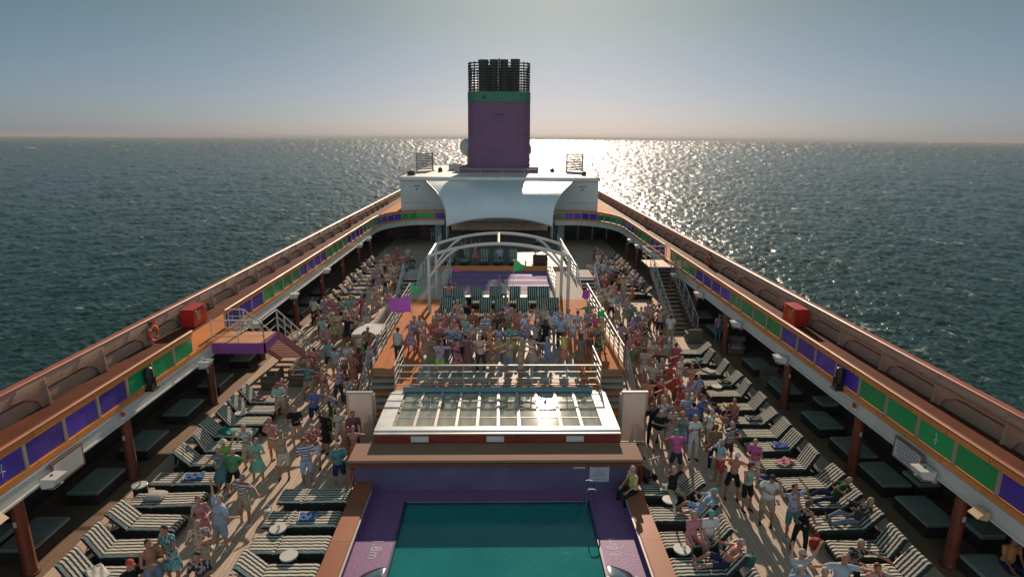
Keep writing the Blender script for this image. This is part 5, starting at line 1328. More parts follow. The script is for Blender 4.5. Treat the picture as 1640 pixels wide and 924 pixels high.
def slot(o, m):
    o.material_slots[0].link = 'OBJECT'; o.material_slots[0].material = m
def person(x, y, z, rz, build, pose, skin, top, bottom, head, label, group, sc=1.0, near=0):
    p = thing('person', label, 'person', (x, y, z), rz, group); p.scale = (sc, sc, sc)
    def part(nm, me, m):
        o = bpy.data.objects.new(nm, me); COL.objects.link(o); o.parent = p; slot(o, m); return o
    part('body', cached(body_mesh, pose, build), SKIN[skin])
    if top != '-':
        k, _, c = top.partition(':'); part({'tee': 't_shirt', 'shirt': 'shirt', 'tank': 'vest_top', 'dress': 'dress', 'jumper': 'jumper'}[k], cached(top_mesh, pose, build, k), cloth_mat(c))
    if bottom != '-':
        k, _, c = bottom.partition(':'); part(k, cached(bottom_mesh, pose, build, k), cloth_mat(c))
    k, _, c = head.partition(':')
    if k in ('cap', 'brim'):
        part('hat', cached(hair_mesh, pose, build, k), cloth_mat(c.split('+')[0]))
        part('hair', cached(hair_mesh, pose, build, 'short'), mat('hair_g', HAIRC['g'], .7, var=.2, scale=20)).scale = (.995, .995, .995)
    elif k != 'bald':
        part('hair', cached(hair_mesh, pose, build, k), mat('hair_'+c, HAIRC[c], .7, var=.25, scale=25, bump=.3))
    if near:
        for q in 'LR': part('shoe', cached(shoe_mesh, pose, build, q), cloth_mat(('black', 'white', 'tan', 'brown')[int(abs(x*7+y*3)) % 4]))
        if near == 2: part('sunglasses', cached(glasses_mesh, pose, build), black)
    return p

PEOPLE = [  # x, y, z, turn, build, pose, skin, top, bottom, head, scale, shoes, group, label
 (-8.95,12.67,0.0,63,'m','sit',0,'tee:black','shorts:charcoal','cap:red',1.020,1,0,'person in red cap and black t-shirt and charcoal shorts, seated, on near left walkway'),
 (-8.56,12.93,0.0,59,'m','clap',1,'-','trousers:denim','short:b',1.037,1,0,'person in denim trousers, hands together, on near left walkway'),
 (-8.38,13.49,0.0,-13,'f','clap',2,'dress:turquoise/patterned','-','short:b',1.026,1,0,'person in patterned turquoise dress, hands together, on near left walkway'),
 (-7.73,13.68,0.0,22,'m','phone',0,'shirt:peach/patterned','shorts:khaki','short:g',1.012,1,0,'person in patterned peach shirt and khaki shorts, hands near face, on near left walkway'),
 (-8.26,14.86,0.0,34,'f','clap',0,'tank:pink','shorts:pink','short:r',0.990,1,0,'person in pink vest top and pink shorts, hands together, on near left walkway'),
 (-7.72,14.73,0.0,157,'h','one_up',0,'tee:pale-blue','shorts:sky-blue','short:w',1.036,1,0,'person in pale blue t-shirt and sky blue shorts, one arm up, on near left walkway'),
 (-7.56,15.95,0.0,-21,'m','one_side',1,'tee:maroon/striped','shorts:khaki','short:g',1.008,1,0,'person in striped maroon t-shirt and khaki shorts, one arm out sideways, on near left walkway'),
 (-8.51,17.48,0.0,3,'m','wide',0,'tee:green','shorts:black','bald:',0.969,1,0,'person in green t-shirt and black shorts, arms spread, on near left walkway'),
 (-8.95,17.61,0.0,-6,'f','forward',0,'dress:teal','-','short:y',0.972,1,0,'person in teal dress, arms stretched forward, on near left walkway'),
 (-8.94,18.07,0.0,18,'f','one_up',0,'dress:lime','-','brim:cream',0.992,1,0,'person in cream hat and lime dress, one arm up, on near left walkway'),
 (-8.68,19.03,0.0,-7,'f','clap',0,'tee:white/patterned','shorts:cream','short:w',1.021,1,0,'person in patterned white t-shirt and cream shorts, hands together, on near left walkway'),
 (-8.03,18.17,0.0,2,'f','crossed',0,'dress:mint','-','short:g',0.983,1,0,'person in mint dress, arms folded high, on near left walkway'),
 (-7.99,19.44,0.0,154,'m','hips',2,'tee:pink','shorts:peach','bald:',1.022,1,0,'person in pink t-shirt and peach shorts, hands on hips, on near left walkway'),
 (-7.25,18.43,0.0,4,'f','behind_head',1,'tank:tan','shorts:cream','short:g',1.038,1,0,'person in tan vest top and cream shorts, hands behind head, on near left walkway'),
 (-7.51,20.59,0.0,4,'m','clap',2,'tee:black','shorts:khaki','short:g',0.998,1,0,'person in black t-shirt and khaki shorts, hands together, on near left walkway'),
 (-6.34,18.00,0.0,22,'m','phone',1,'shirt:white/striped','shorts:pale-blue','short:k',1.015,1,0,'person in striped white shirt and pale blue shorts, hands near face, on near left walkway'),
 (-6.39,19.04,0.0,16,'m','clap',0,'tee:red/patterned','shorts:white','short:w',1.025,1,0,'person in patterned red t-shirt and white shorts, hands together, on near left walkway'),
 (-6.32,20.19,0.0,-31,'f','behind_head',1,'dress:black','-','brim:olive',0.974,1,0,'person in olive hat and black dress, hands behind head, on near left walkway'),
 (-5.24,17.91,0.0,23,'h','clap',0,'tee:teal','shorts:navy','short:g',0.966,1,0,'person in teal t-shirt and navy shorts, hands together, on near left walkway'),
 (-5.31,19.18,0.0,197,'f','step',0,'dress:rust','-','short:y',1.004,1,0,'person in rust dress, mid-step, on near left walkway'),
 (-5.23,19.94,0.0,14,'m','relaxed',1,'shirt:maroon','trousers:charcoal','short:k',1.038,1,0,'person in maroon shirt and charcoal trousers, standing, on near left walkway'),
 (-4.95,18.89,0.0,171,'m','crossed',2,'-','shorts:coral','bald:',0.989,1,0,'person in coral shorts, arms folded high, on near left walkway'),
 (-5.85,20.31,0.0,7,'f','relaxed',0,'tee:cream','shorts:white','short:w',0.988,1,0,'person in cream t-shirt and white shorts, standing, on near left walkway'),
 (-7.10,12.52,0.0,5,'m','clap',2,'shirt:charcoal/patterned','shorts:black','short:k',1.009,1,0,'person in patterned charcoal shirt and black shorts, hands together, on near left walkway'),
 (-8.92,22.81,0.0,19,'m','clap',1,'tee:mint/striped','shorts:khaki','cap:rust',0.985,1,0,'person in rust cap and striped mint t-shirt, on left walkway by the stairs'),
 (-8.95,23.30,0.0,-24,'m','crossed',0,'tee:pink','shorts:grey','short:w',0.976,1,0,'person in pink t-shirt and grey shorts, arms folded high, on left walkway by the stairs'),
 (-7.31,22.09,0.0,14,'m','one_side',2,'tee:blue','shorts:navy','short:b',1.024,1,0,'person in blue t-shirt and navy shorts, on left walkway by the stairs'),
 (-6.29,21.00,0.0,153,'m','one_up',1,'tee:dark-green','trousers:dark-green','cap:blue',1.017,1,0,'person in blue cap and dark green t-shirt, on left walkway by the stairs'),
 (-8.41,24.87,0.0,-6,'h','wide',1,'tee:teal','shorts:khaki','short:g',0.972,1,0,'person in teal t-shirt and khaki shorts, arms spread, on left walkway by the stairs'),
 (-8.02,25.10,0.0,26,'f','clap',1,'tee:maroon','shorts:olive','short:k',0.984,0,0,'person in maroon t-shirt and olive shorts, hands together, on left walkway by the stairs'),
 (-6.95,24.38,0.0,34,'f','hips',2,'tank:lilac','trousers:charcoal','short:g',0.991,0,0,'person in lilac vest top and charcoal trousers, on left walkway by the stairs'),
 (-8.70,26.84,0.0,175,'m','relaxed',2,'shirt:pink/patterned','trousers:black','short:b',0.996,0,0,'person in patterned pink shirt and black trousers, standing, on left walkway by the stairs'),
 (-8.70,25.94,0.0,8,'m','clap',1,'shirt:coral/patterned','trousers:grey','short:y',1.041,0,0,'person in patterned coral shirt and grey trousers, hands together, on left walkway by the stairs'),
 (-8.62,26.39,0.0,-6,'f','clap',0,'tee:crimson','skirt:brown','short:w',1.025,0,0,'person in crimson t-shirt and brown skirt, hands together, on left walkway by the stairs'),
 (-8.32,27.91,0.0,5,'m','crossed',0,'tee:turquoise','shorts:dark-green','short:g',1.004,0,0,'person in turquoise t-shirt and dark green shorts, on left walkway by the stairs'),
 (-7.75,26.88,0.0,165,'f','relaxed',0,'tee:pale-blue','shorts:khaki','short:b',0.995,0,0,'person in pale blue t-shirt and khaki shorts, standing, on left walkway by the stairs'),
 (-6.99,25.42,0.0,46,'m','relaxed',1,'shirt:charcoal/patterned','shorts:brown','short:g',0.988,0,0,'person in patterned charcoal shirt and brown shorts, standing, on left walkway by the stairs'),
 (-6.59,26.74,0.0,178,'f','relaxed',1,'dress:maroon','-','long:b',1.029,0,0,'person in maroon dress, standing, on left walkway by the stairs'),
 (-6.17,27.05,0.0,146,'m','phone',0,'tee:pale-blue','shorts:navy','short:y',0.994,0,0,'person in pale blue t-shirt and navy shorts, on left walkway by the stairs'),
 (-11.39,35.68,0.0,-17,'m','relaxed',1,'shirt:white','trousers:charcoal','short:k',1.042,0,0,'person in white shirt and charcoal trousers, standing, mid left walkway'),
 (-10.17,32.86,0.0,24,'f','clap',2,'tee:coral/patterned','shorts:black','short:b',0.982,0,0,'person in patterned coral t-shirt and black shorts, hands together, mid left walkway'),
 (-9.81,32.00,0.0,15,'m','relaxed',0,'tee:turquoise/striped','shorts:pale-blue','cap:blue',0.968,0,0,'person in blue cap and striped turquoise t-shirt and pale blue shorts, standing, mid left walkway'),
 (-9.68,33.04,0.0,-2,'f','hips',2,'tee:cream/patterned','shorts:black','short:b',1.018,0,0,'person in patterned cream t-shirt and black shorts, hands on hips, mid left walkway'),
 (-9.10,32.89,0.0,6,'f','clap',1,'dress:cream','-','cap:red',0.989,0,0,'person in red cap and cream dress, hands together, mid left walkway'),
 (-10.75,35.94,0.0,7,'f','clap',2,'dress:lilac/patterned','-','short:r',1.039,0,0,'person in patterned lilac dress, hands together, mid left walkway'),
 (-10.20,35.99,0.0,-7,'f','clap',2,'dress:pink','-','short:w',0.980,0,0,'person in pink dress, hands together, mid left walkway'),
 (-9.64,35.57,0.0,159,'m','relaxed',1,'tee:mint/patterned','shorts:charcoal','bald:',1.035,0,0,'person in patterned mint t-shirt and charcoal shorts, standing, mid left walkway'),
 (-9.37,36.58,0.0,-6,'f','crossed',1,'dress:charcoal/patterned','-','short:k',1.009,0,0,'person in patterned charcoal dress, arms folded high, mid left walkway'),
 (-8.59,36.35,0.0,182,'f','relaxed',1,'dress:crimson','-','short:g',1.025,0,0,'person in crimson dress, standing, mid left walkway'),
 (-8.67,38.79,0.0,174,'f','one_side',0,'dress:teal/striped','-','short:w',0.993,0,0,'person in striped teal dress, one arm out sideways, mid left walkway'),
 (-8.40,32.31,0.0,2,'h','wide',2,'tee:grey','shorts:charcoal','bald:',0.970,0,0,'person in grey t-shirt and charcoal shorts, arms spread, mid left walkway'),
 (-8.40,31.86,0.0,-5,'m','wide',1,'tee:black','shorts:charcoal','short:b',1.033,0,0,'person in black t-shirt and charcoal shorts, arms spread, mid left walkway'),
 (-6.89,29.98,0.0,-22,'m','one_side',1,'shirt:olive/patterned','trousers:dark-green','short:g',1.028,0,0,'person in patterned olive shirt and dark green trousers, one arm out sideways, mid left walkway'),
 (-7.09,28.96,0.0,37,'f','phone',0,'tank:cream','skirt:green','short:w',0.984,0,0,'person in cream vest top and green skirt, hands near face, mid left walkway'),
 (-6.35,28.84,0.0,-4,'k','relaxed',1,'tee:crimson/patterned','shorts:navy','short:b',0.967,0,0,'person in patterned crimson t-shirt and navy shorts, standing, mid left walkway'),
 (-10.63,34.24,0.0,-26,'f','step',0,'tee:charcoal/patterned','skirt:cream','bob:w',1.038,0,0,'person in patterned charcoal t-shirt and cream skirt, mid-step, mid left walkway'),
 (-8.66,34.85,0.0,12,'f','clap',2,'tee:peach','shorts:maroon','short:y',0.980,0,0,'person in peach t-shirt and maroon shorts, hands together, mid left walkway'),
 (-8.16,41.82,0.0,179,'m','relaxed',1,'tank:black/patterned','shorts:grey','short:w',1.002,0,0,'person in patterned black vest top and grey shorts, standing, far left walkway'),
 (-8.32,39.71,0.0,32,'f','one_up',0,'dress:pink/striped','-','short:w',1.040,0,0,'person in striped pink dress, one arm up, far left walkway'),
 (-8.16,38.30,0.0,12,'f','clap',0,'dress:peach','-','bob:y',1.043,0,0,'person in peach dress, hands together, far left walkway'),
 (-7.88,44.61,0.0,-7,'m','relaxed',0,'shirt:grey/patterned','trousers:olive','short:w',0.998,0,0,'person in patterned grey shirt and olive trousers, standing, far left walkway'),
 (-8.04,48.63,0.0,17,'f','clap',1,'dress:red/patterned','-','short:g',1.009,0,0,'person in patterned red dress, hands together, far left walkway'),
 (-9.18,53.57,0.0,-2,'f','one_up',2,'dress:crimson/patterned','-','short:g',1.007,0,0,'person in patterned crimson dress, one arm up, far left walkway'),
 (-8.33,53.88,0.0,14,'m','relaxed',2,'tee:mint/striped','shorts:grey','short:g',0.984,0,0,'person in striped mint t-shirt and grey shorts, standing, far left walkway'),
 (-7.86,50.95,0.0,-4,'f','clap',0,'tee:crimson/patterned','shorts:white','short:w',0.969,0,0,'person in patterned crimson t-shirt and white shorts, hands together, far left walkway'),
 (-7.62,48.81,0.0,12,'m','hips',1,'tee:charcoal/patterned','shorts:black','short:b',1.028,0,0,'person in patterned charcoal t-shirt and black shorts, hands on hips, far left walkway'),
 (-7.20,47.01,0.0,-17,'m','relaxed',1,'tee:blue','shorts:black','short:k',1.001,0,0,'person in blue t-shirt and black shorts, standing, far left walkway'),
 (-7.20,48.62,0.0,55,'f','sit',0,'tank:olive','shorts:black','short:w',1.041,0,0,'person in olive vest top and black shorts, seated, far left walkway'),
 (-7.23,49.09,0.0,-4,'m','clap',1,'tee:black','shorts:grey','short:w',1.016,0,0,'person in black t-shirt and grey shorts, hands together, far left walkway'),
 (-8.49,45.91,0.0,14,'f','crossed',0,'dress:cream','-','bob:w',1.039,0,0,'person in cream dress, arms folded high, far left walkway'),
 (-7.20,41.79,0.0,185,'f','relaxed',1,'dress:maroon/striped','-','short:b',1.013,0,0,'person in striped maroon dress, standing, far left walkway'),
 (-8.93,49.84,0.0,30,'f','clap',1,'tee:rust','shorts:grey','short:b',0.966,0,0,'person in rust t-shirt and grey shorts, hands together, far left walkway'),
 (-7.20,44.52,0.0,158,'m','relaxed',2,'tee:lilac','trousers:maroon','short:g',1.011,0,0,'person in lilac t-shirt and maroon trousers, standing, far left walkway'),
 (-7.12,37.29,0.0,26,'f','clap',0,'tank:peach','shorts:white','short:y',1.023,0,0,'person in peach vest top and white shorts, hands together, far left walkway'),
 (5.85,20.65,0.0,5,'f','one_up',1,'tee:black','trousers:black','long:r',1.001,1,1,'person in black t-shirt and black trousers, one arm up, on near right walkway'),
 (5.97,20.20,0.0,-8,'m','crossed',0,'tee:black','shorts:khaki','short:w',0.974,1,1,'person in black t-shirt and khaki shorts, arms folded high, on near right walkway'),
 (6.28,21.01,0.0,17,'m','crossed',0,'tee:white/patterned','shorts:teal','short:w',1.031,1,1,'person in patterned white t-shirt and teal shorts, arms folded high, on near right walkway'),
 (6.52,20.44,0.0,13,'f','clap',2,'dress:rust/striped','-','short:r',1.003,1,1,'person in striped rust dress, hands together, on near right walkway'),
 (6.73,19.89,0.0,2,'f','clap',1,'tank:teal','shorts:denim','cap:orange',1.042,1,1,'person in orange cap and teal vest top and denim shorts, on near right walkway'),
 (6.15,18.48,0.0,165,'m','crossed',2,'tee:magenta','shorts:charcoal','cap:green',1.004,1,1,'person in green cap and magenta t-shirt and charcoal shorts, on near right walkway'),
 (7.08,19.58,0.0,6,'f','phone',1,'shirt:white','trousers:white','bob:y',1.029,1,1,'person in white shirt and white trousers, hands near face, on near right walkway'),
 (7.87,20.29,0.0,64,'m','forward',0,'tee:white','shorts:khaki','short:w',0.971,1,1,'person in white t-shirt and khaki shorts, arms stretched forward, on near right walkway'),
 (7.58,18.82,0.0,172,'f','relaxed',1,'tee:brown','trousers:navy','short:r',1.027,1,1,'person in brown t-shirt and navy trousers, standing, on near right walkway'),
 (8.21,19.22,0.0,22,'m','crossed',2,'tee:navy/striped','shorts:charcoal','short:w',0.988,1,1,'person in striped navy t-shirt and charcoal shorts, arms folded high, on near right walkway'),
 (7.49,18.04,0.0,-77,'m','one_side',2,'tee:sky-blue/striped','shorts:red','cap:grey',0.976,1,1,'person in grey cap and striped sky blue t-shirt and red shorts, on near right walkway'),
 (7.59,17.13,0.0,-16,'m','wide',2,'-','shorts:black','brim:white',0.976,1,1,'person in white hat and black shorts, arms spread, on near right walkway'),
 (8.67,18.02,0.0,-37,'f','clap',0,'tee:magenta','trousers:cream','short:w',0.966,1,1,'person in magenta t-shirt and cream trousers, hands together, on near right walkway'),
 (7.82,16.51,0.0,14,'f','phone',2,'tank:mint','shorts:black','bob:b',0.974,1,1,'person in mint vest top and black shorts, hands near face, on near right walkway'),
 (8.14,15.81,0.0,-23,'h','crossed',1,'tee:white','shorts:khaki','cap:charcoal',0.991,1,1,'person in charcoal cap and white t-shirt and khaki shorts, on near right walkway'),
 (8.58,15.13,0.0,6,'m','behind_head',2,'tee:pale-blue/patterned','shorts:teal','short:k',1.019,1,1,'person in patterned pale blue t-shirt and teal shorts, hands behind head, on near right walkway'),
 (8.48,14.42,0.0,142,'f','one_up',1,'tank:black/patterned','trousers:black','short:b',1.010,1,1,'person in patterned black vest top and black trousers, one arm up, on near right walkway'),
 (7.32,12.35,0.0,-1,'m','arms_up',0,'tee:sky-blue/striped','trousers:grey','short:w',1.031,2,1,'person in striped sky blue t-shirt and grey trousers, arms raised, on near right walkway'),
 (8.24,12.15,0.0,2,'h','wide',2,'tee:pale-blue','shorts:grey','bald:',1.041,1,1,'person in pale blue t-shirt and grey shorts, arms spread, on near right walkway'),
 (8.95,12.79,0.0,-5,'f','one_side',1,'tee:charcoal/patterned','trousers:black','short:w',1.007,1,1,'person in patterned charcoal t-shirt and black trousers, one arm out sideways, on near right walkway'),
 (7.68,11.85,0.0,-5,'f','clap',0,'tee:cream','trousers:grey','short:w',0.994,1,1,'person in cream t-shirt and grey trousers, hands together, on near right walkway'),
 (8.95,11.94,0.0,4,'f','clap',1,'tee:coral/patterned','shorts:tan','short:r',1.015,1,1,'person in patterned coral t-shirt and tan shorts, hands together, on near right walkway'),
 (7.15,11.93,0.0,1,'m','clap',0,'tee:sky-blue','shorts:navy','short:w',0.986,1,1,'person in sky blue t-shirt and navy shorts, hands together, on near right walkway'),
 (8.09,20.81,0.0,24,'m','crossed',1,'jumper:navy','shorts:charcoal','cap:black',0.977,1,1,'person in black cap and navy long-sleeved top and charcoal shorts, on near right walkway'),
 (7.42,20.78,0.0,-2,'f','clap',0,'jumper:blue','trousers:blue','cap:black',0.999,1,1,'person in black cap and blue long-sleeved top and blue trousers, on near right walkway'),
 (7.29,22.29,0.0,21,'f','one_side',0,'tee:red','trousers:khaki','long:b',0.983,1,1,'person in red t-shirt and khaki trousers, one arm out sideways, by the right outer loungers'),
 (7.40,21.48,0.0,16,'m','one_up',0,'tee:white/striped','shorts:grey','short:y',1.026,1,1,'person in striped white t-shirt and grey shorts, one arm up, by the right outer loungers'),
 (7.82,21.30,0.0,51,'m','forward',1,'tee:blue','shorts:navy','short:b',1.043,1,1,'person in blue t-shirt and navy shorts, arms stretched forward, by the right outer loungers'),
 (8.49,23.60,0.0,20,'m','clap',2,'tee:sky-blue/patterned','shorts:rust','bald:',0.973,0,1,'person in patterned sky blue t-shirt and rust shorts, hands together, by the right outer loungers'),
 (8.57,24.60,0.0,-7,'f','behind_head',2,'dress:orange/patterned','-','short:b',0.999,0,1,'person in patterned orange dress, hands behind head, by the right outer loungers'),
 (7.72,23.77,0.0,-48,'m','forward',2,'tee:red','trousers:maroon','short:g',0.968,0,1,'person in red t-shirt and maroon trousers, arms stretched forward, by the right outer loungers'),
 (8.24,25.49,0.0,38,'m','one_side',0,'shirt:white','shorts:cream','bald:',1.036,0,1,'person in white shirt and cream shorts, one arm out sideways, by the right outer loungers'),
 (6.84,23.08,0.0,-64,'m','forward',0,'tee:crimson','shorts:olive','short:g',0.987,0,1,'person in crimson t-shirt and olive shorts, arms stretched forward, by the right outer loungers'),
 (6.97,24.08,0.0,4,'m','crossed',0,'tee:maroon','shorts:black','bald:',0.994,0,1,'person in maroon t-shirt and black shorts, arms folded high, by the right outer loungers'),
 (7.32,25.45,0.0,15,'m','one_side',0,'tee:grey','shorts:grey','short:w',0.993,0,1,'person in grey t-shirt and grey shorts, one arm out sideways, by the right outer loungers'),
 (7.66,26.43,0.0,165,'m','wide',2,'tee:charcoal','shorts:black','bald:',1.032,0,1,'person in charcoal t-shirt and black shorts, arms spread, by the right outer loungers'),
 (8.65,27.48,0.0,174,'f','relaxed',1,'dress:crimson','-','short:b',0.997,0,1,'person in crimson dress, standing, by the right outer loungers'),
 (6.26,23.05,0.0,-27,'f','clap',2,'tee:coral','shorts:maroon','short:g',1.004,0,1,'person in coral t-shirt and maroon shorts, hands together, by the right outer loungers'),
 (6.90,26.57,0.0,166,'f','relaxed',2,'tee:rust/striped','shorts:white','short:b',1.025,0,1,'person in striped rust t-shirt and white shorts, standing, by the right outer loungers'),
 (6.81,27.45,0.0,174,'m','relaxed',1,'tee:olive','shorts:grey','short:r',1.029,0,1,'person in olive t-shirt and grey shorts, standing, by the right outer loungers'),
 (8.37,27.92,0.0,0,'f','crossed',0,'tee:mint','shorts:grey','short:w',1.003,0,1,'person in mint t-shirt and grey shorts, arms folded high, by the right outer loungers'),
 (6.92,24.97,0.0,152,'m','step',1,'tee:khaki/striped','shorts:brown','short:g',0.995,0,1,'person in striped khaki t-shirt and brown shorts, mid-step, by the right outer loungers'),
 (6.67,22.06,0.0,24,'f','clap',0,'tank:rust','shorts:brown','short:w',1.012,0,1,'person in rust vest top and brown shorts, hands together, by the right outer loungers'),
 (7.68,24.86,0.0,-17,'f','clap',1,'dress:red','-','bob:b',0.990,0,1,'person in red dress, hands together, by the right outer loungers'),
 (7.80,22.84,0.0,0,'m','hips',1,'tee:lilac','shorts:denim','short:w',0.996,0,1,'person in lilac t-shirt and denim shorts, hands on hips, by the right outer loungers'),
 (9.08,35.05,0.0,17,'m','relaxed',2,'shirt:lilac','trousers:charcoal','short:k',0.997,0,1,'person in lilac shirt and charcoal trousers, standing, by the right stairs'),
 (9.65,34.32,0.0,173,'f','step',1,'dress:crimson','-','short:b',1.039,0,1,'person in crimson dress, mid-step, by the right stairs'),
 (9.76,33.76,0.0,4,'m','hips',0,'tee:turquoise','shorts:teal','short:r',1.008,0,1,'person in turquoise t-shirt and teal shorts, hands on hips, by the right stairs'),
 (7.93,32.79,0.0,12,'m','relaxed',1,'tee:denim','shorts:navy','short:y',1.012,0,1,'person in denim t-shirt and navy shorts, standing, by the right stairs'),
 (8.04,34.60,0.0,-6,'f','clap',1,'tee:teal','shorts:blue','short:k',0.988,0,1,'person in teal t-shirt and blue shorts, hands together, by the right stairs'),
 (7.84,35.52,0.0,35,'m','wide',0,'tee:grey/patterned','shorts:khaki','short:w',1.014,0,1,'person in patterned grey t-shirt and khaki shorts, arms spread, by the right stairs'),
 (7.21,36.90,0.0,7,'f','clap',1,'tee:white','shorts:navy','short:b',0.998,0,1,'person in white t-shirt and navy shorts, hands together, by the right stairs'),
 (7.96,30.91,0.0,-17,'m','hips',0,'tee:dark-green/patterned','shorts:grey','bald:',0.984,0,1,'person in patterned dark green t-shirt and grey shorts, hands on hips, by the right stairs'),
 (7.10,28.91,0.0,13,'m','clap',1,'tee:crimson/patterned','shorts:grey','short:w',1.037,0,1,'person in patterned crimson t-shirt and grey shorts, hands together, by the right stairs'),
 (6.70,29.59,0.0,161,'f','relaxed',0,'tank:navy','shorts:pink','short:w',1.024,0,1,'person in navy vest top and pink shorts, standing, by the right stairs'),
 (6.48,27.12,0.0,186,'m','relaxed',1,'tee:olive','shorts:khaki','short:w',1.006,0,1,'person in olive t-shirt and khaki shorts, standing, by the right stairs'),
 (6.54,28.49,0.0,20,'f','clap',0,'tee:pink','shorts:denim','short:g',1.043,0,1,'person in pink t-shirt and denim shorts, hands together, by the right stairs'),
 (8.34,29.22,0.0,192,'f','relaxed',1,'dress:coral/patterned','-','short:k',0.996,0,1,'person in patterned coral dress, standing, by the right stairs'),
 (7.62,28.03,0.0,2,'m','crossed',2,'tee:cream','shorts:peach','short:g',0.979,0,1,'person in cream t-shirt and peach shorts, arms folded high, by the right stairs'),
 (9.19,34.32,0.0,31,'f','one_up',1,'tee:khaki','shorts:brown','short:w',1.038,0,1,'person in khaki t-shirt and brown shorts, one arm up, by the right stairs'),
 (7.49,31.74,0.0,-26,'f','clap',0,'tee:lilac/patterned','shorts:maroon','bob:w',0.996,0,1,'person in patterned lilac t-shirt and maroon shorts, hands together, by the right stairs'),
 (9.70,32.19,0.0,173,'m','relaxed',2,'tee:white','trousers:khaki','short:b',1.009,0,1,'person in white t-shirt and khaki trousers, standing, by the right stairs'),
 (7.24,47.11,0.0,-4,'m','relaxed',1,'shirt:cream','trousers:khaki','cap:red',1.036,0,1,'person in red cap and cream shirt and khaki trousers, standing, far right walkway'),
 (7.64,43.68,0.0,31,'h','relaxed',1,'tee:denim','shorts:grey','cap:crimson',0.986,0,1,'person in crimson cap and denim t-shirt and grey shorts, standing, far right walkway'),
 (7.71,42.17,0.0,2,'f','clap',2,'tee:red','trousers:olive','short:g',0.978,0,1,'person in red t-shirt and olive trousers, hands together, far right walkway'),
 (7.20,43.15,0.0,13,'f','clap',1,'tank:magenta','skirt:khaki','short:b',0.983,0,1,'person in magenta vest top and khaki skirt, hands together, far right walkway'),
 (8.61,43.89,0.0,166,'f','wide',2,'tee:maroon','shorts:black','cap:black',1.031,0,1,'person in black cap and maroon t-shirt and black shorts, arms spread, far right walkway'),
 (8.01,40.12,0.0,188,'f','relaxed',1,'dress:pink','-','short:w',0.998,0,1,'person in pink dress, standing, far right walkway'),
 (8.39,47.36,0.0,-3,'f','hips',0,'tee:white','shorts:navy','bob:w',1.037,0,1,'person in white t-shirt and navy shorts, hands on hips, far right walkway'),
 (8.84,54.23,0.0,17,'m','relaxed',1,'tee:purple','shorts:navy','bald:',1.013,0,1,'person in purple t-shirt and navy shorts, standing, far right walkway'),
 (9.00,53.49,0.0,-7,'f','clap',0,'dress:rust/patterned','-','short:w',0.980,0,1,'person in patterned rust dress, hands together, far right walkway'),
 (9.00,51.78,0.0,21,'m','relaxed',2,'tee:maroon/patterned','shorts:charcoal','short:g',1.009,0,1,'person in patterned maroon t-shirt and charcoal shorts, standing, far right walkway'),
 (9.00,49.86,0.0,3,'f','clap',0,'tee:coral','shorts:brown','short:y',0.991,0,1,'person in coral t-shirt and brown shorts, hands together, far right walkway'),
 (8.67,40.17,0.0,153,'f','relaxed',1,'tee:grey','trousers:grey','short:g',0.991,0,1,'person in grey t-shirt and grey trousers, standing, far right walkway'),
 (8.73,46.20,0.0,15,'m','crossed',0,'tee:lilac','shorts:khaki','short:w',0.976,0,1,'person in lilac t-shirt and khaki shorts, arms folded high, far right walkway'),
 (7.20,38.23,0.0,2,'m','clap',1,'tee:peach/striped','shorts:olive','short:b',1.033,0,1,'person in striped peach t-shirt and olive shorts, hands together, far right walkway'),
 (7.75,37.63,0.0,13,'f','clap',0,'tee:sky-blue','shorts:white','short:y',0.983,0,1,'person in sky blue t-shirt and white shorts, hands together, far right walkway'),
 (9.00,44.72,0.0,163,'m','relaxed',1,'tee:navy','shorts:cream','short:g',1.003,0,1,'person in navy t-shirt and cream shorts, standing, far right walkway'),
 (-4.08,26.60,1.5,-25,'f','one_side',2,'dress:lilac/patterned','-','short:w',0.980,0,2,'person in patterned lilac dress, one arm out sideways, in front stage row'),
 (-4.46,25.28,1.5,154,'m','relaxed',1,'tee:grey/striped','trousers:charcoal','short:b',0.994,0,2,'person in striped grey t-shirt and charcoal trousers, standing, in front stage row'),
 (-2.83,24.18,1.5,7,'f','clap',2,'dress:olive','-','bald:',1.000,0,2,'person in olive dress, hands together, in front stage row'),
 (-2.45,23.58,1.5,26,'m','one_side',1,'tee:lilac','shorts:lime','short:k',0.980,0,2,'person in lilac t-shirt and lime shorts, one arm out sideways, in front stage row'),
 (-1.72,23.81,1.5,181,'f','crossed',1,'dress:crimson/patterned','-','short:b',1.009,0,2,'person in patterned crimson dress, arms folded high, in front stage row'),
 (-1.32,24.09,1.5,177,'f','wide',2,'dress:maroon','-','short:k',1.035,0,2,'person in maroon dress, arms spread, in front stage row'),
 (-0.74,24.04,1.5,175,'f','crossed',1,'tee:coral/striped','trousers:charcoal','short:y',1.030,0,2,'person in striped coral t-shirt and charcoal trousers, arms folded high, in front stage row'),
 (-0.24,23.89,1.5,-55,'f','forward',2,'dress:rust/patterned','-','short:k',0.991,0,2,'person in patterned rust dress, arms stretched forward, in front stage row'),
 (0.47,23.59,1.5,-55,'m','forward',2,'tee:khaki','shorts:denim','short:g',1.044,0,2,'person in khaki t-shirt and denim shorts, arms stretched forward, in front stage row'),
 (0.93,23.59,1.5,59,'f','forward',1,'dress:tan','-','bob:y',1.040,0,2,'person in tan dress, arms stretched forward, in front stage row'),
 (1.45,24.43,1.5,157,'f','wide',2,'dress:rust/striped','-','short:b',0.965,0,2,'person in striped rust dress, arms spread, in front stage row'),
 (2.11,24.01,1.5,172,'m','crossed',1,'jumper:denim','shorts:denim','short:g',0.976,0,2,'person in denim long-sleeved top and denim shorts, arms folded high, in front stage row'),
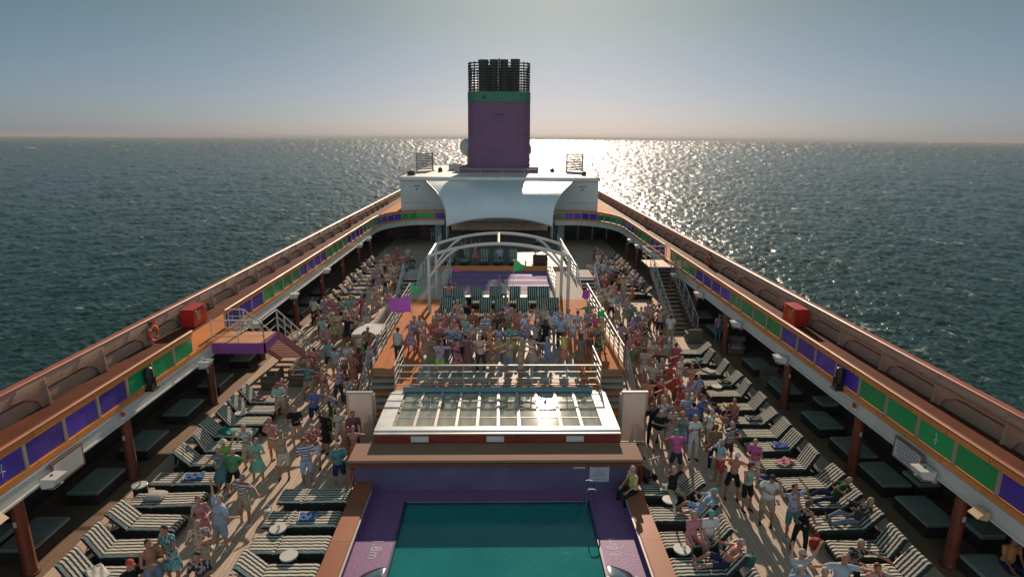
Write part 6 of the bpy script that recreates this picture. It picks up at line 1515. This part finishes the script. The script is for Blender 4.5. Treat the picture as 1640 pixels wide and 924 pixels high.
 (2.87,24.72,1.5,163,'f','crossed',1,'tank:yellow','skirt:coral','short:b',0.992,0,2,'person in yellow vest top and coral skirt, arms folded high, in front stage row'),
 (3.54,24.24,1.5,183,'f','relaxed',1,'dress:brown','-','long:b',1.040,0,2,'person in brown dress, standing, in front stage row'),
 (4.51,25.68,1.5,24,'f','clap',1,'dress:dark-green/patterned','-','short:r',0.966,0,2,'person in patterned dark green dress, hands together, in front stage row'),
 (4.83,26.58,1.5,24,'f','one_up',0,'dress:yellow/patterned','-','bob:y',1.045,0,2,'person in patterned yellow dress, one arm up, in front stage row'),
 (4.18,26.00,1.5,166,'m','relaxed',2,'tee:orange/patterned','shorts:brown','short:b',0.996,0,2,'person in patterned orange t-shirt and brown shorts, standing, in front stage row'),
 (-3.25,25.26,1.5,13,'f','clap',2,'dress:coral/patterned','-','short:w',1.005,0,2,'person in patterned coral dress, hands together, in second stage row'),
 (-2.63,25.36,1.5,-3,'m','crossed',1,'tee:maroon','shorts:rust','short:w',1.011,0,2,'person in maroon t-shirt and rust shorts, arms folded high, in second stage row'),
 (-2.14,25.67,1.5,-9,'m','crossed',1,'tee:pale-blue','trousers:denim','short:g',1.033,0,2,'person in pale blue t-shirt and denim trousers, arms folded high, in second stage row'),
 (-1.69,24.93,1.5,196,'m','one_side',2,'tee:blue/patterned','shorts:navy','short:y',1.044,0,2,'person in patterned blue t-shirt and navy shorts, one arm out sideways, in second stage row'),
 (-1.15,25.54,1.5,174,'f','wide',1,'dress:peach/patterned','-','short:w',1.023,0,2,'person in patterned peach dress, arms spread, in second stage row'),
 (-0.39,25.25,1.5,188,'f','clap',1,'tank:orange','shorts:rust','short:y',1.009,0,2,'person in orange vest top and rust shorts, hands together, in second stage row'),
 (-0.01,25.53,1.5,5,'m','crossed',3,'shirt:pale-blue/patterned','shorts:yellow','short:k',1.033,0,2,'person in patterned pale blue shirt and yellow shorts, arms folded high, in second stage row'),
 (0.59,25.85,1.5,-16,'m','crossed',1,'tee:turquoise','shorts:yellow','short:w',0.975,0,2,'person in turquoise t-shirt and yellow shorts, arms folded high, in second stage row'),
 (1.11,25.41,1.5,-75,'f','forward',1,'tee:blue','shorts:tan','short:g',0.976,0,2,'person in blue t-shirt and tan shorts, arms stretched forward, in second stage row'),
 (1.70,26.28,1.5,40,'f','wide',2,'tee:maroon/striped','shorts:charcoal','short:b',0.967,0,2,'person in striped maroon t-shirt and charcoal shorts, arms spread, in second stage row'),
 (2.16,26.33,1.5,153,'f','relaxed',1,'dress:black','-','long:b',1.034,0,2,'person in black dress, standing, in second stage row'),
 (2.95,27.23,1.5,4,'h','relaxed',1,'tee:pale-blue','trousers:dark-green','short:w',0.981,0,2,'person in pale blue t-shirt and dark green trousers, standing, in second stage row'),
 (3.50,26.84,1.5,6,'m','hips',2,'tee:white/patterned','shorts:khaki','bald:',0.972,0,2,'person in patterned white t-shirt and khaki shorts, hands on hips, in second stage row'),
 (3.81,25.73,1.5,170,'f','clap',2,'tank:peach','shorts:maroon','short:w',1.020,0,2,'person in peach vest top and maroon shorts, hands together, in second stage row'),
 (-3.02,26.65,1.5,30,'f','relaxed',1,'dress:red/patterned','-','short:y',1.027,0,2,'person in patterned red dress, standing, in third stage row'),
 (-2.57,25.82,1.5,2,'m','clap',0,'tee:coral','shorts:navy','short:w',1.040,0,2,'person in coral t-shirt and navy shorts, hands together, in third stage row'),
 (-2.02,26.44,1.5,15,'f','clap',1,'tee:pink','shorts:grey','short:w',1.012,0,2,'person in pink t-shirt and grey shorts, hands together, in third stage row'),
 (-1.56,26.87,1.5,154,'f','relaxed',1,'tee:mint','shorts:white','short:w',1.023,0,2,'person in mint t-shirt and white shorts, standing, in third stage row'),
 (-1.20,26.09,1.5,6,'m','crossed',1,'shirt:lilac','shorts:charcoal','short:k',1.000,0,2,'person in lilac shirt and charcoal shorts, arms folded high, in third stage row'),
 (-0.64,26.47,1.5,4,'m','relaxed',0,'tee:black/striped','shorts:black','bald:',1.036,0,2,'person in striped black t-shirt and black shorts, standing, in third stage row'),
 (0.02,27.52,1.5,207,'f','wide',1,'tee:charcoal','shorts:brown','short:r',0.999,0,2,'person in charcoal t-shirt and brown shorts, arms spread, in third stage row'),
 (0.47,27.80,1.5,-4,'f','clap',2,'dress:olive/patterned','-','short:w',1.045,0,2,'person in patterned olive dress, hands together, in third stage row'),
 (0.99,27.84,1.5,14,'f','crossed',0,'tee:pink','shorts:grey','short:w',0.987,0,2,'person in pink t-shirt and grey shorts, arms folded high, in third stage row'),
 (1.34,26.60,1.5,-6,'m','crossed',2,'tee:lilac','shorts:khaki','short:w',1.018,0,2,'person in lilac t-shirt and khaki shorts, arms folded high, in third stage row'),
 (1.85,26.72,1.5,12,'m','clap',2,'tee:navy/patterned','shorts:grey','cap:white',0.971,0,2,'person in white cap and patterned navy t-shirt and grey shorts, in third stage row'),
 (2.57,27.72,1.5,-14,'m','relaxed',3,'tee:white/patterned','trousers:grey','short:k',1.036,0,2,'person in patterned white t-shirt and grey trousers, standing, in third stage row'),
 (3.41,28.02,1.5,1,'m','relaxed',1,'tee:white/patterned','shorts:cream','short:b',1.042,0,2,'person in patterned white t-shirt and cream shorts, standing, in third stage row'),
 (3.87,28.10,1.5,157,'m','relaxed',1,'tee:grey/striped','trousers:olive','short:b',0.971,0,2,'person in striped grey t-shirt and olive trousers, standing, in third stage row'),
 (-3.97,27.38,1.5,14,'f','clap',1,'tee:magenta','shorts:rust','short:y',0.966,0,2,'person in magenta t-shirt and rust shorts, hands together, in back stage row'),
 (-3.69,27.02,1.5,-2,'m','relaxed',1,'tee:rust/striped','shorts:brown','short:b',1.025,0,2,'person in striped rust t-shirt and brown shorts, standing, in back stage row'),
 (-3.00,28.16,1.5,0,'f','clap',1,'tee:grey','shorts:white','short:k',0.977,0,2,'person in grey t-shirt and white shorts, hands together, in back stage row'),
 (-2.63,27.80,1.5,3,'f','hips',0,'dress:coral/patterned','-','short:w',1.043,0,2,'person in patterned coral dress, hands on hips, in back stage row'),
 (-2.26,28.07,1.5,18,'m','relaxed',2,'tee:pale-blue/striped','shorts:charcoal','short:b',0.973,0,2,'person in striped pale blue t-shirt and charcoal shorts, standing, in back stage row'),
 (-1.75,28.16,1.5,0,'f','clap',1,'tee:peach','shorts:black','bob:w',1.038,0,2,'person in peach t-shirt and black shorts, hands together, in back stage row'),
 (-1.25,27.93,1.5,7,'m','relaxed',1,'jumper:rust','shorts:black','short:g',1.035,0,2,'person in rust long-sleeved top and black shorts, standing, in back stage row'),
 (-0.63,27.34,1.5,13,'m','relaxed',1,'shirt:blue/striped','shorts:navy','short:b',1.009,0,2,'person in striped blue shirt and navy shorts, standing, in back stage row'),
 (-0.32,28.28,1.5,0,'f','clap',1,'dress:orange/patterned','-','bob:y',0.976,0,2,'person in patterned orange dress, hands together, in back stage row'),
 (0.20,28.67,1.5,154,'f','relaxed',2,'tank:maroon','shorts:khaki','short:b',0.966,0,2,'person in maroon vest top and khaki shorts, standing, in back stage row'),
 (0.49,29.42,1.5,1,'h','relaxed',1,'shirt:lilac','trousers:grey','short:w',1.005,0,2,'person in lilac shirt and grey trousers, standing, in back stage row'),
 (0.88,28.55,1.5,0,'f','clap',1,'dress:coral','-','short:y',0.969,0,2,'person in coral dress, hands together, in back stage row'),
 (1.98,28.84,1.5,4,'m','behind_head',1,'tee:grey/patterned','shorts:olive','short:k',1.036,0,2,'person in patterned grey t-shirt and olive shorts, hands behind head, in back stage row'),
 (1.35,27.56,1.5,13,'m','one_up',2,'tee:white','shorts:olive','short:g',1.000,0,2,'person in white t-shirt and olive shorts, one arm up, in back stage row'),
 (2.93,28.65,1.5,-3,'m','relaxed',3,'tee:pale-blue/patterned','shorts:charcoal','short:k',1.010,0,2,'person in patterned pale blue t-shirt and charcoal shorts, standing, in back stage row'),
 (4.33,28.19,1.5,28,'m','one_side',1,'tee:lilac','trousers:brown','short:b',1.013,0,2,'person in lilac t-shirt and brown trousers, one arm out sideways, in back stage row'),
 (4.54,29.46,1.5,31,'m','wide',1,'tee:green','shorts:khaki','bob:w',1.033,0,2,'person in green t-shirt and khaki shorts, arms spread, in back stage row'),
 (-1.70,29.41,1.5,152,'m','relaxed',1,'jumper:black','shorts:orange','short:g',1.017,0,2,'person in black long-sleeved top and orange shorts, standing, in back stage row'),
 (4.68,27.45,1.5,-16,'f','clap',1,'tee:magenta','shorts:purple','short:r',1.015,0,2,'person in magenta t-shirt and purple shorts, hands together, in back stage row'),
 (-2.88,33.70,1.5,185,'m','behind_head',2,'-','shorts:blue','short:b',1.006,0,2,'person in blue shorts, hands behind head, among green stage loungers'),
 (0.29,34.36,1.5,178,'f','one_up',0,'tee:turquoise/striped','shorts:teal','bob:y',0.995,0,2,'person in striped turquoise t-shirt and teal shorts, one arm up, among green stage loungers'),
 (-2.09,30.10,1.5,-7,'m','clap',1,'tee:peach','shorts:grey','short:w',0.970,0,2,'person in peach t-shirt and grey shorts, hands together, among green stage loungers'),
 (2.43,30.10,1.5,-7,'f','sit',1,'tee:cream','shorts:grey','short:w',1.010,0,2,'person in cream t-shirt and grey shorts, seated, among green stage loungers'),
 (-7.20,42.24,0.0,186,'f','phone',0,'dress:peach','-','brim:cream',0.974,0,0,'person in cream hat and peach dress, hands near face, far left walkway'),
 (-9.50,50.16,0.0,175,'f','one_up',0,'tank:tan','shorts:cream','cap:white',0.992,0,0,'person in white cap and tan vest top and cream shorts, far left walkway'),
 (-8.96,43.34,0.0,-26,'f','relaxed',0,'tank:sky-blue','shorts:grey','short:k',0.977,0,0,'person in sky blue vest top and grey shorts, standing, far left walkway'),
 (-8.16,46.65,0.0,-3,'f','crossed',0,'tank:pale-blue','shorts:grey','short:g',0.967,0,0,'person in pale blue vest top and grey shorts, arms folded high, far left walkway'),
 (-9.50,47.34,0.0,181,'m','crossed',2,'tee:tan/striped','shorts:cream','brim:cream',1.021,0,0,'person in cream hat and striped tan t-shirt and cream shorts, far left walkway'),
 (-9.50,45.94,0.0,-14,'m','crossed',0,'tee:pale-blue','shorts:cream','short:b',1.038,0,0,'person in pale blue t-shirt and cream shorts, arms folded high, far left walkway'),
 (-7.69,43.36,0.0,-13,'f','clap',1,'shirt:peach','shorts:olive','short:w',1.010,0,0,'person in peach shirt and olive shorts, hands together, far left walkway'),
 (-9.13,49.43,0.0,0,'m','one_up',2,'shirt:khaki','shorts:white','bob:y',0.975,0,0,'person in khaki shirt and white shorts, one arm up, far left walkway'),
 (-7.57,46.73,0.0,2,'m','hips',1,'shirt:turquoise','shorts:charcoal','short:k',1.014,0,0,'person in turquoise shirt and charcoal shorts, hands on hips, far left walkway'),
 (-9.50,49.13,0.0,168,'f','one_side',1,'tee:coral','shorts:navy','short:g',0.967,0,0,'person in coral t-shirt and navy shorts, one arm out sideways, far left walkway'),
 (-8.26,50.70,0.0,-20,'f','phone',1,'dress:lilac','-','short:b',1.007,0,0,'person in lilac dress, hands near face, far left walkway'),
 (-8.61,46.85,0.0,-16,'m','crossed',1,'tee:grey','shorts:grey','short:b',1.008,0,0,'person in grey t-shirt and grey shorts, arms folded high, far left walkway'),
 (-9.50,49.70,0.0,21,'f','clap',2,'dress:cream','-','cap:white',1.023,0,0,'person in white cap and cream dress, hands together, far left walkway'),
 (-9.50,44.56,0.0,2,'f','relaxed',0,'shirt:khaki/patterned','shorts:navy','short:w',1.002,0,0,'person in patterned khaki shirt and navy shorts, standing, far left walkway'),
 (-9.03,36.23,0.0,-6,'f','phone',1,'dress:lilac','-','bob:y',1.023,0,0,'person in lilac dress, hands near face, mid left walkway'),
 (-9.26,35.83,0.0,163,'m','one_side',0,'shirt:turquoise','shorts:cream','cap:white',1.032,0,0,'person in white cap and turquoise shirt and cream shorts, mid left walkway'),
 (-7.98,34.71,0.0,176,'m','relaxed',0,'tee:grey','shorts:white','short:w',0.986,0,0,'person in grey t-shirt and white shorts, standing, mid left walkway'),
 (-8.40,33.32,0.0,176,'f','one_up',1,'dress:khaki/patterned','-','cap:white',1.006,0,0,'person in white cap and patterned khaki dress, one arm up, mid left walkway'),
 (-8.79,33.57,0.0,15,'f','one_up',0,'tee:cream','shorts:charcoal','short:g',0.977,0,0,'person in cream t-shirt and charcoal shorts, one arm up, mid left walkway'),
 (-8.65,32.93,0.0,-24,'f','clap',2,'tank:peach','shorts:tan','brim:cream',1.041,0,0,'person in cream hat and peach vest top and tan shorts, hands together, mid left walkway'),
 (-9.34,32.49,0.0,-17,'f','phone',1,'dress:lemon/patterned','-','brim:cream',1.045,0,0,'person in cream hat and patterned lemon dress, hands near face, mid left walkway'),
 (-9.10,30.33,0.0,178,'m','relaxed',1,'shirt:tan','shorts:denim','cap:white',1.006,0,0,'person in white cap and tan shirt and denim shorts, standing, mid left walkway'),
 (9.00,42.20,0.0,-19,'m','one_side',1,'shirt:lemon/patterned','shorts:denim','short:b',0.979,0,1,'person in patterned lemon shirt and denim shorts, one arm out sideways, far right walkway'),
 (7.52,39.09,0.0,162,'f','crossed',1,'shirt:lemon','shorts:white','brim:cream',0.993,0,1,'person in cream hat and lemon shirt and white shorts, arms folded high, far right walkway'),
 (7.85,46.38,0.0,170,'f','one_side',1,'shirt:sky-blue','shorts:navy','short:g',1.010,0,1,'person in sky blue shirt and navy shorts, one arm out sideways, far right walkway'),
 (9.00,43.04,0.0,165,'m','phone',1,'tee:coral','shorts:charcoal','short:k',0.982,0,1,'person in coral t-shirt and charcoal shorts, hands near face, far right walkway'),
 (9.00,48.94,0.0,175,'f','hips',2,'dress:sky-blue/patterned','-','cap:white',1.028,0,1,'person in white cap and patterned sky blue dress, hands on hips, far right walkway'),
 (7.20,45.02,0.0,16,'f','crossed',0,'tee:pink','shorts:navy','cap:white',0.974,0,1,'person in white cap and pink t-shirt and navy shorts, arms folded high, far right walkway'),
 (8.58,51.14,0.0,-23,'m','relaxed',1,'tee:cream','shorts:white','bob:y',1.036,0,1,'person in cream t-shirt and white shorts, standing, far right walkway'),
 (7.20,39.43,0.0,-12,'f','clap',1,'dress:cream','-','short:g',1.016,0,1,'person in cream dress, hands together, far right walkway'),
 (9.00,45.83,0.0,173,'m','clap',2,'shirt:turquoise/striped','shorts:charcoal','cap:white',0.992,0,1,'person in white cap and striped turquoise shirt and charcoal shorts, hands together, far right walkway'),
 (7.76,43.10,0.0,21,'f','one_up',1,'shirt:cream','shorts:denim','short:k',1.033,0,1,'person in cream shirt and denim shorts, one arm up, far right walkway'),
 (8.63,44.99,0.0,182,'f','crossed',1,'tank:turquoise/patterned','shorts:olive','cap:white',0.996,0,1,'person in white cap and patterned turquoise vest top and olive shorts, far right walkway'),
 (8.35,33.08,0.0,-1,'f','phone',1,'dress:khaki','-','short:g',0.986,0,1,'person in khaki dress, hands near face, by the right stairs'),
 (6.66,30.91,0.0,163,'f','hips',1,'tee:lilac','shorts:olive','short:k',0.973,0,1,'person in lilac t-shirt and olive shorts, hands on hips, by the right stairs'),
 (7.36,30.21,0.0,25,'f','relaxed',2,'tank:pink','shorts:brown','short:b',0.998,0,1,'person in pink vest top and brown shorts, standing, by the right stairs'),
 (8.03,36.24,0.0,162,'f','one_up',1,'dress:peach/patterned','-','bob:y',0.971,0,1,'person in patterned peach dress, one arm up, by the right stairs'),
 (8.05,31.70,0.0,0,'m','one_up',0,'tee:khaki/patterned','shorts:khaki','cap:white',1.037,0,1,'person in white cap and patterned khaki t-shirt and khaki shorts, by the right stairs'),
 (8.46,34.11,0.0,-1,'f','relaxed',0,'tank:white/patterned','shorts:brown','short:k',0.971,0,1,'person in patterned white vest top and brown shorts, standing, by the right stairs'),
 (9.45,33.43,0.0,172,'f','hips',2,'tank:peach','shorts:navy','cap:white',1.008,0,1,'person in white cap and peach vest top and navy shorts, by the right stairs'),
 (-6.79,26.33,0.0,-22,'f','hips',2,'dress:coral','-','short:w',0.991,0,0,'person in coral dress, hands on hips, on left walkway by the stairs'),
 (-7.51,24.33,0.0,184,'m','one_side',0,'shirt:coral/patterned','shorts:tan','bob:y',0.973,0,0,'person in patterned coral shirt and tan shorts, on left walkway by the stairs'),
 (-7.30,27.45,0.0,182,'f','phone',0,'tee:white/patterned','shorts:denim','bob:y',0.973,0,0,'person in patterned white t-shirt and denim shorts, on left walkway by the stairs'),
 (-6.26,23.31,0.0,163,'f','phone',1,'tee:grey','shorts:charcoal','short:k',0.995,0,0,'person in grey t-shirt and charcoal shorts, hands near face, on left walkway by the stairs'),
 (4.30,16.75,0.08,-70,'m','sit',0,'shirt:lemon','trousers:black','short:w',1.0,1,3,'person in lemon shirt and black trousers sitting on the right pool coping'),
 (5.55,16.85,0.00,25,'m','sit_up',0,'tee:black','shorts:khaki','short:w',1.0,1,3,'person in black t-shirt seated with both hands raised, right of the pool'),
 (6.10,15.75,0.00,-90,'m','recline',1,'shirt:sky-blue','shorts:sky-blue','cap:turquoise',1.0,1,3,'person in light blue and turquoise cap lying on lounger right of the pool'),
 (5.45,14.55,0.00,10,'f','sit',0,'tee:pink','shorts:pink','bob:y',1.0,1,3,'person in pink sitting on a lounger edge beside the turquoise-capped sitter'),
 (5.95,14.60,0.00,5,'m','sit',0,'tee:white','trousers:grey','cap:turquoise',1.0,1,3,'person in white t-shirt and turquoise cap sitting on a lounger edge'),
 (6.00,13.45,0.00,-90,'m','recline',2,'-','shorts:navy','short:w',1.0,1,3,'bare-chested person in navy shorts reclining right of the pool'),
 (10.50,16.35,0.00,-90,'m','recline',1,'shirt:dark-green','trousers:navy','short:y',1.0,1,3,'person in dark green shirt reclining with food on a right outer lounger'),
 (10.50,15.25,0.00,-90,'f','recline',1,'jumper:charcoal','trousers:denim','long:y',1.0,1,3,'long-haired person in charcoal top and jeans sitting up on lounger'),
 (9.50,21.95,0.00,-60,'m','sit',2,'-','shorts:maroon','bald:',1.0,0,3,'bare-backed person sitting on the edge of a right outer lounger'),
 (-10.90,38.30,0.00,90,'m','recline',0,'tee:red','shorts:black','short:g',1.0,0,3,'person in red t-shirt reclining on a striped lounger in the far left row'),
 (-10.90,39.70,0.00,90,'f','recline',1,'tee:black','shorts:navy','short:w',1.0,0,3,'person in black t-shirt reclining on a striped lounger in the far left row'),
 (-10.90,42.40,0.00,90,'m','recline',2,'-','shorts:blue','short:b',1.0,0,3,'person in blue shorts, bare-chested, reclining on a striped lounger in the far left row'),
 (-10.80,45.10,0.00,90,'f','recline',0,'tee:white','trousers:khaki','short:w',1.0,0,3,'person in white t-shirt reclining on a striped lounger in the far left row'),
 (-10.90,46.40,0.00,90,'m','recline',1,'tee:grey','trousers:cream','short:g',1.0,0,3,'person in grey t-shirt reclining on a striped lounger in the far left row'),
 (-11.00,50.50,0.00,90,'f','recline',2,'tee:denim','shorts:navy','short:k',1.0,0,3,'person in denim t-shirt reclining on a striped lounger in the far left row'),
 (-10.90,51.80,0.00,90,'m','recline',0,'tee:charcoal','trousers:brown','short:y',1.0,0,3,'person in charcoal t-shirt reclining on a striped lounger in the far left row'),
 (-11.00,49.10,0.00,90,'f','recline',1,'tank:peach','shorts:white','short:g',1.0,0,3,'person in peach vest reclining on a striped lounger in the far left row'),
 (10.40,43.65,0.00,-90,'f','recline',0,'tee:lilac','trousers:black','short:g',1.0,0,3,'person in lilac t-shirt reclining on a striped lounger in the far right row'),
 (10.40,45.00,0.00,-90,'m','recline',1,'tee:purple','shorts:khaki','short:k',1.0,0,3,'person in purple t-shirt reclining on a striped lounger in the far right row'),
 (10.40,46.35,0.00,-90,'f','recline',2,'tee:white','shorts:grey','short:w',1.0,0,3,'person in white t-shirt reclining on a striped lounger in the far right row'),
 (10.40,49.00,0.00,-90,'m','recline',0,'tank:rust','shorts:navy','short:y',1.0,0,3,'person in rust vest reclining on a striped lounger in the far right row'),
 (10.40,50.40,0.00,-90,'f','recline',1,'tee:coral','shorts:white','short:w',1.0,0,3,'person in coral t-shirt reclining on a striped lounger in the far right row'),
 (10.40,53.10,0.00,-90,'m','recline',2,'tee:olive','shorts:cream','short:g',1.0,0,3,'person in olive t-shirt reclining on a striped lounger in the far right row'),
 (9.50,41.00,0.00,-60,'f','sit',2,'tank:coral','shorts:coral','short:r',1.0,0,3,'person in coral vest sitting beside the right stairs'),
 (12.60,32.60,0.00,10,'m','relaxed',1,'tee:lilac','trousers:teal','short:b',1.0,0,3,'person in lilac t-shirt standing in the right gallery shade'),
 (13.30,33.50,0.00,30,'m','phone',1,'tee:sky-blue','shorts:rust','brim:tan',1.0,0,3,'person in sky-blue t-shirt and tan hat in the right gallery'),
 (13.70,32.20,0.00,60,'m','relaxed',3,'shirt:orange','trousers:navy','short:k',1.0,0,3,'person in orange shirt in the right gallery beside the sky-blue one'),
 (-7.60,67.50,0.00,0,'m','relaxed',1,'tee:sky-blue','trousers:white','short:g',1.0,0,3,'person in sky-blue t-shirt by the left doorway under the bridge'),
 (-3.00,46.30,1.75,0,'f','arms_up',1,'dress:charcoal','-','short:b',1.0,0,3,'person in charcoal dress with raised arms under the awning'),
 (-1.90,46.20,1.75,0,'f','arms_up',1,'dress:crimson/patterned','-','short:g',1.0,0,3,'person in crimson patterned dress with raised arms under the awning'),
 (0.05,46.30,1.75,0,'m','sit',1,'tee:sky-blue','shorts:blue','short:b',1.0,0,3,'person in sky-blue t-shirt sitting in the shade under the awning'),
 (3.00,47.80,1.75,0,'m','relaxed',1,'tee:black','shorts:grey','short:g',1.0,0,3,'person in black behind the dark chest under the awning'),
 (13.50,13.40,0.00,0,'m','sit',1,'tee:orange','trousers:navy','short:b',1.0,0,3,'person in orange sitting beyond the nearest right column'),
]
GR = ('people on the left walkway', 'people on the right walkway', 'people dancing on the stage', 'people at the edges and on loungers')
for (x, y, z, rz, bd, ps, sk_, tp, bt, hd_, sc_, nr, gi, lb) in PEOPLE:
    person(x, y, z, R(rz), bd, ps, sk_, tp, bt, hd_, lb, GR[gi], sc_, nr)

# ============================================================ FLAGS
def flag(x, y, z, h, dx, w, hh, tilt, col, nm, label, tri=False):
    t = thing('flag', label, 'flag', (x, y, z))
    d = Vector((math.sin(R(tilt)), 0, math.cos(R(tilt))))
    mb = MB(); mb.tube([d*0, d*h], .014, 6); mb.build('pole', offwhite, t)
    mb = MB(); vs = []; fs = []; nx, ny = 16, 10
    for i in range(nx+1):
        for j in range(ny+1):
            u, v = i/nx, j/ny; hv = hh*(1-u*(.95 if tri else .12))
            p = d*(h-.02)-d*(hh*.5*(1 if tri else 0)*u)-d*hv*v+Vector((dx*w*u, .07*math.sin(u*7+v*2)*u**.5, -.10*u*u*w+.03*math.sin(u*9)))
            vs.append(tuple(p))
    for i in range(nx):
        for j in range(ny): a = i*(ny+1)+j; fs.append((a, a+ny+1, a+ny+2, a+1))
    mb.add(vs, fs, 0, True); o = mb.build('cloth', mat(nm, col, .8, var=.12, scale=3), t); md = o.modifiers.new('t', 'SOLIDIFY'); md.thickness = .006
    return t
flag(-4.15, 28.2, 1.5, 2.35, -1, 1.05, .80, -4, (.50, .10, .50), 'flag_magenta', 'large magenta flag held up at the left side of the stage')
flag(-4.75, 32.0, 1.5, 2.1, 1, .62, .62, -2, (.06, .50, .16), 'flag_green', 'small green flag on a pole at the left stage edge', True)
flag(.75, 34.3, 1.5, 3.0, 1, .75, .80, 3, (.08, .48, .18), 'flag_green', 'green pennant waving above the rear stage loungers', True)
flag(-2.95, 34.0, 1.5, 2.5, 1, .75, .20, 5, (.50, .04, .40), 'flag_pink', 'narrow magenta streamer waving at the rear left of the stage', True)
flag(5.05, 27.4, 1.5, 1.9, -1, .30, .95, 0, (.03, .42, .12), 'flag_deep_green', 'hanging green scarf held at the right stage edge')
flag(4.6, 31.0, 1.5, 2.0, -1, .35, .5, 8, (.52, .07, .36), 'flag_pink', 'magenta cloth held up near the right stage railing')
# haze
HZ = True
if HZ:
    hz = MB().box(-45000, 45000, -2000, 48000, SEA_Z-1.0, 40.0)
    vm = bpy.data.materials.new('haze_air'); vm.use_nodes = True; nt = vm.node_tree; nt.nodes.clear()
    out = nt.nodes.new('ShaderNodeOutputMaterial'); pv = nt.nodes.new('ShaderNodeVolumePrincipled')
    pv.inputs['Color'].default_value = (.47, .48, .51, 1); pv.inputs['Density'].default_value = HAZE_DENSITY; pv.inputs['Anisotropy'].default_value = 0.2
    nt.links.new(pv.outputs[0], out.inputs['Volume'])
    tag(hz.build('haze', vm), kind='stuff')
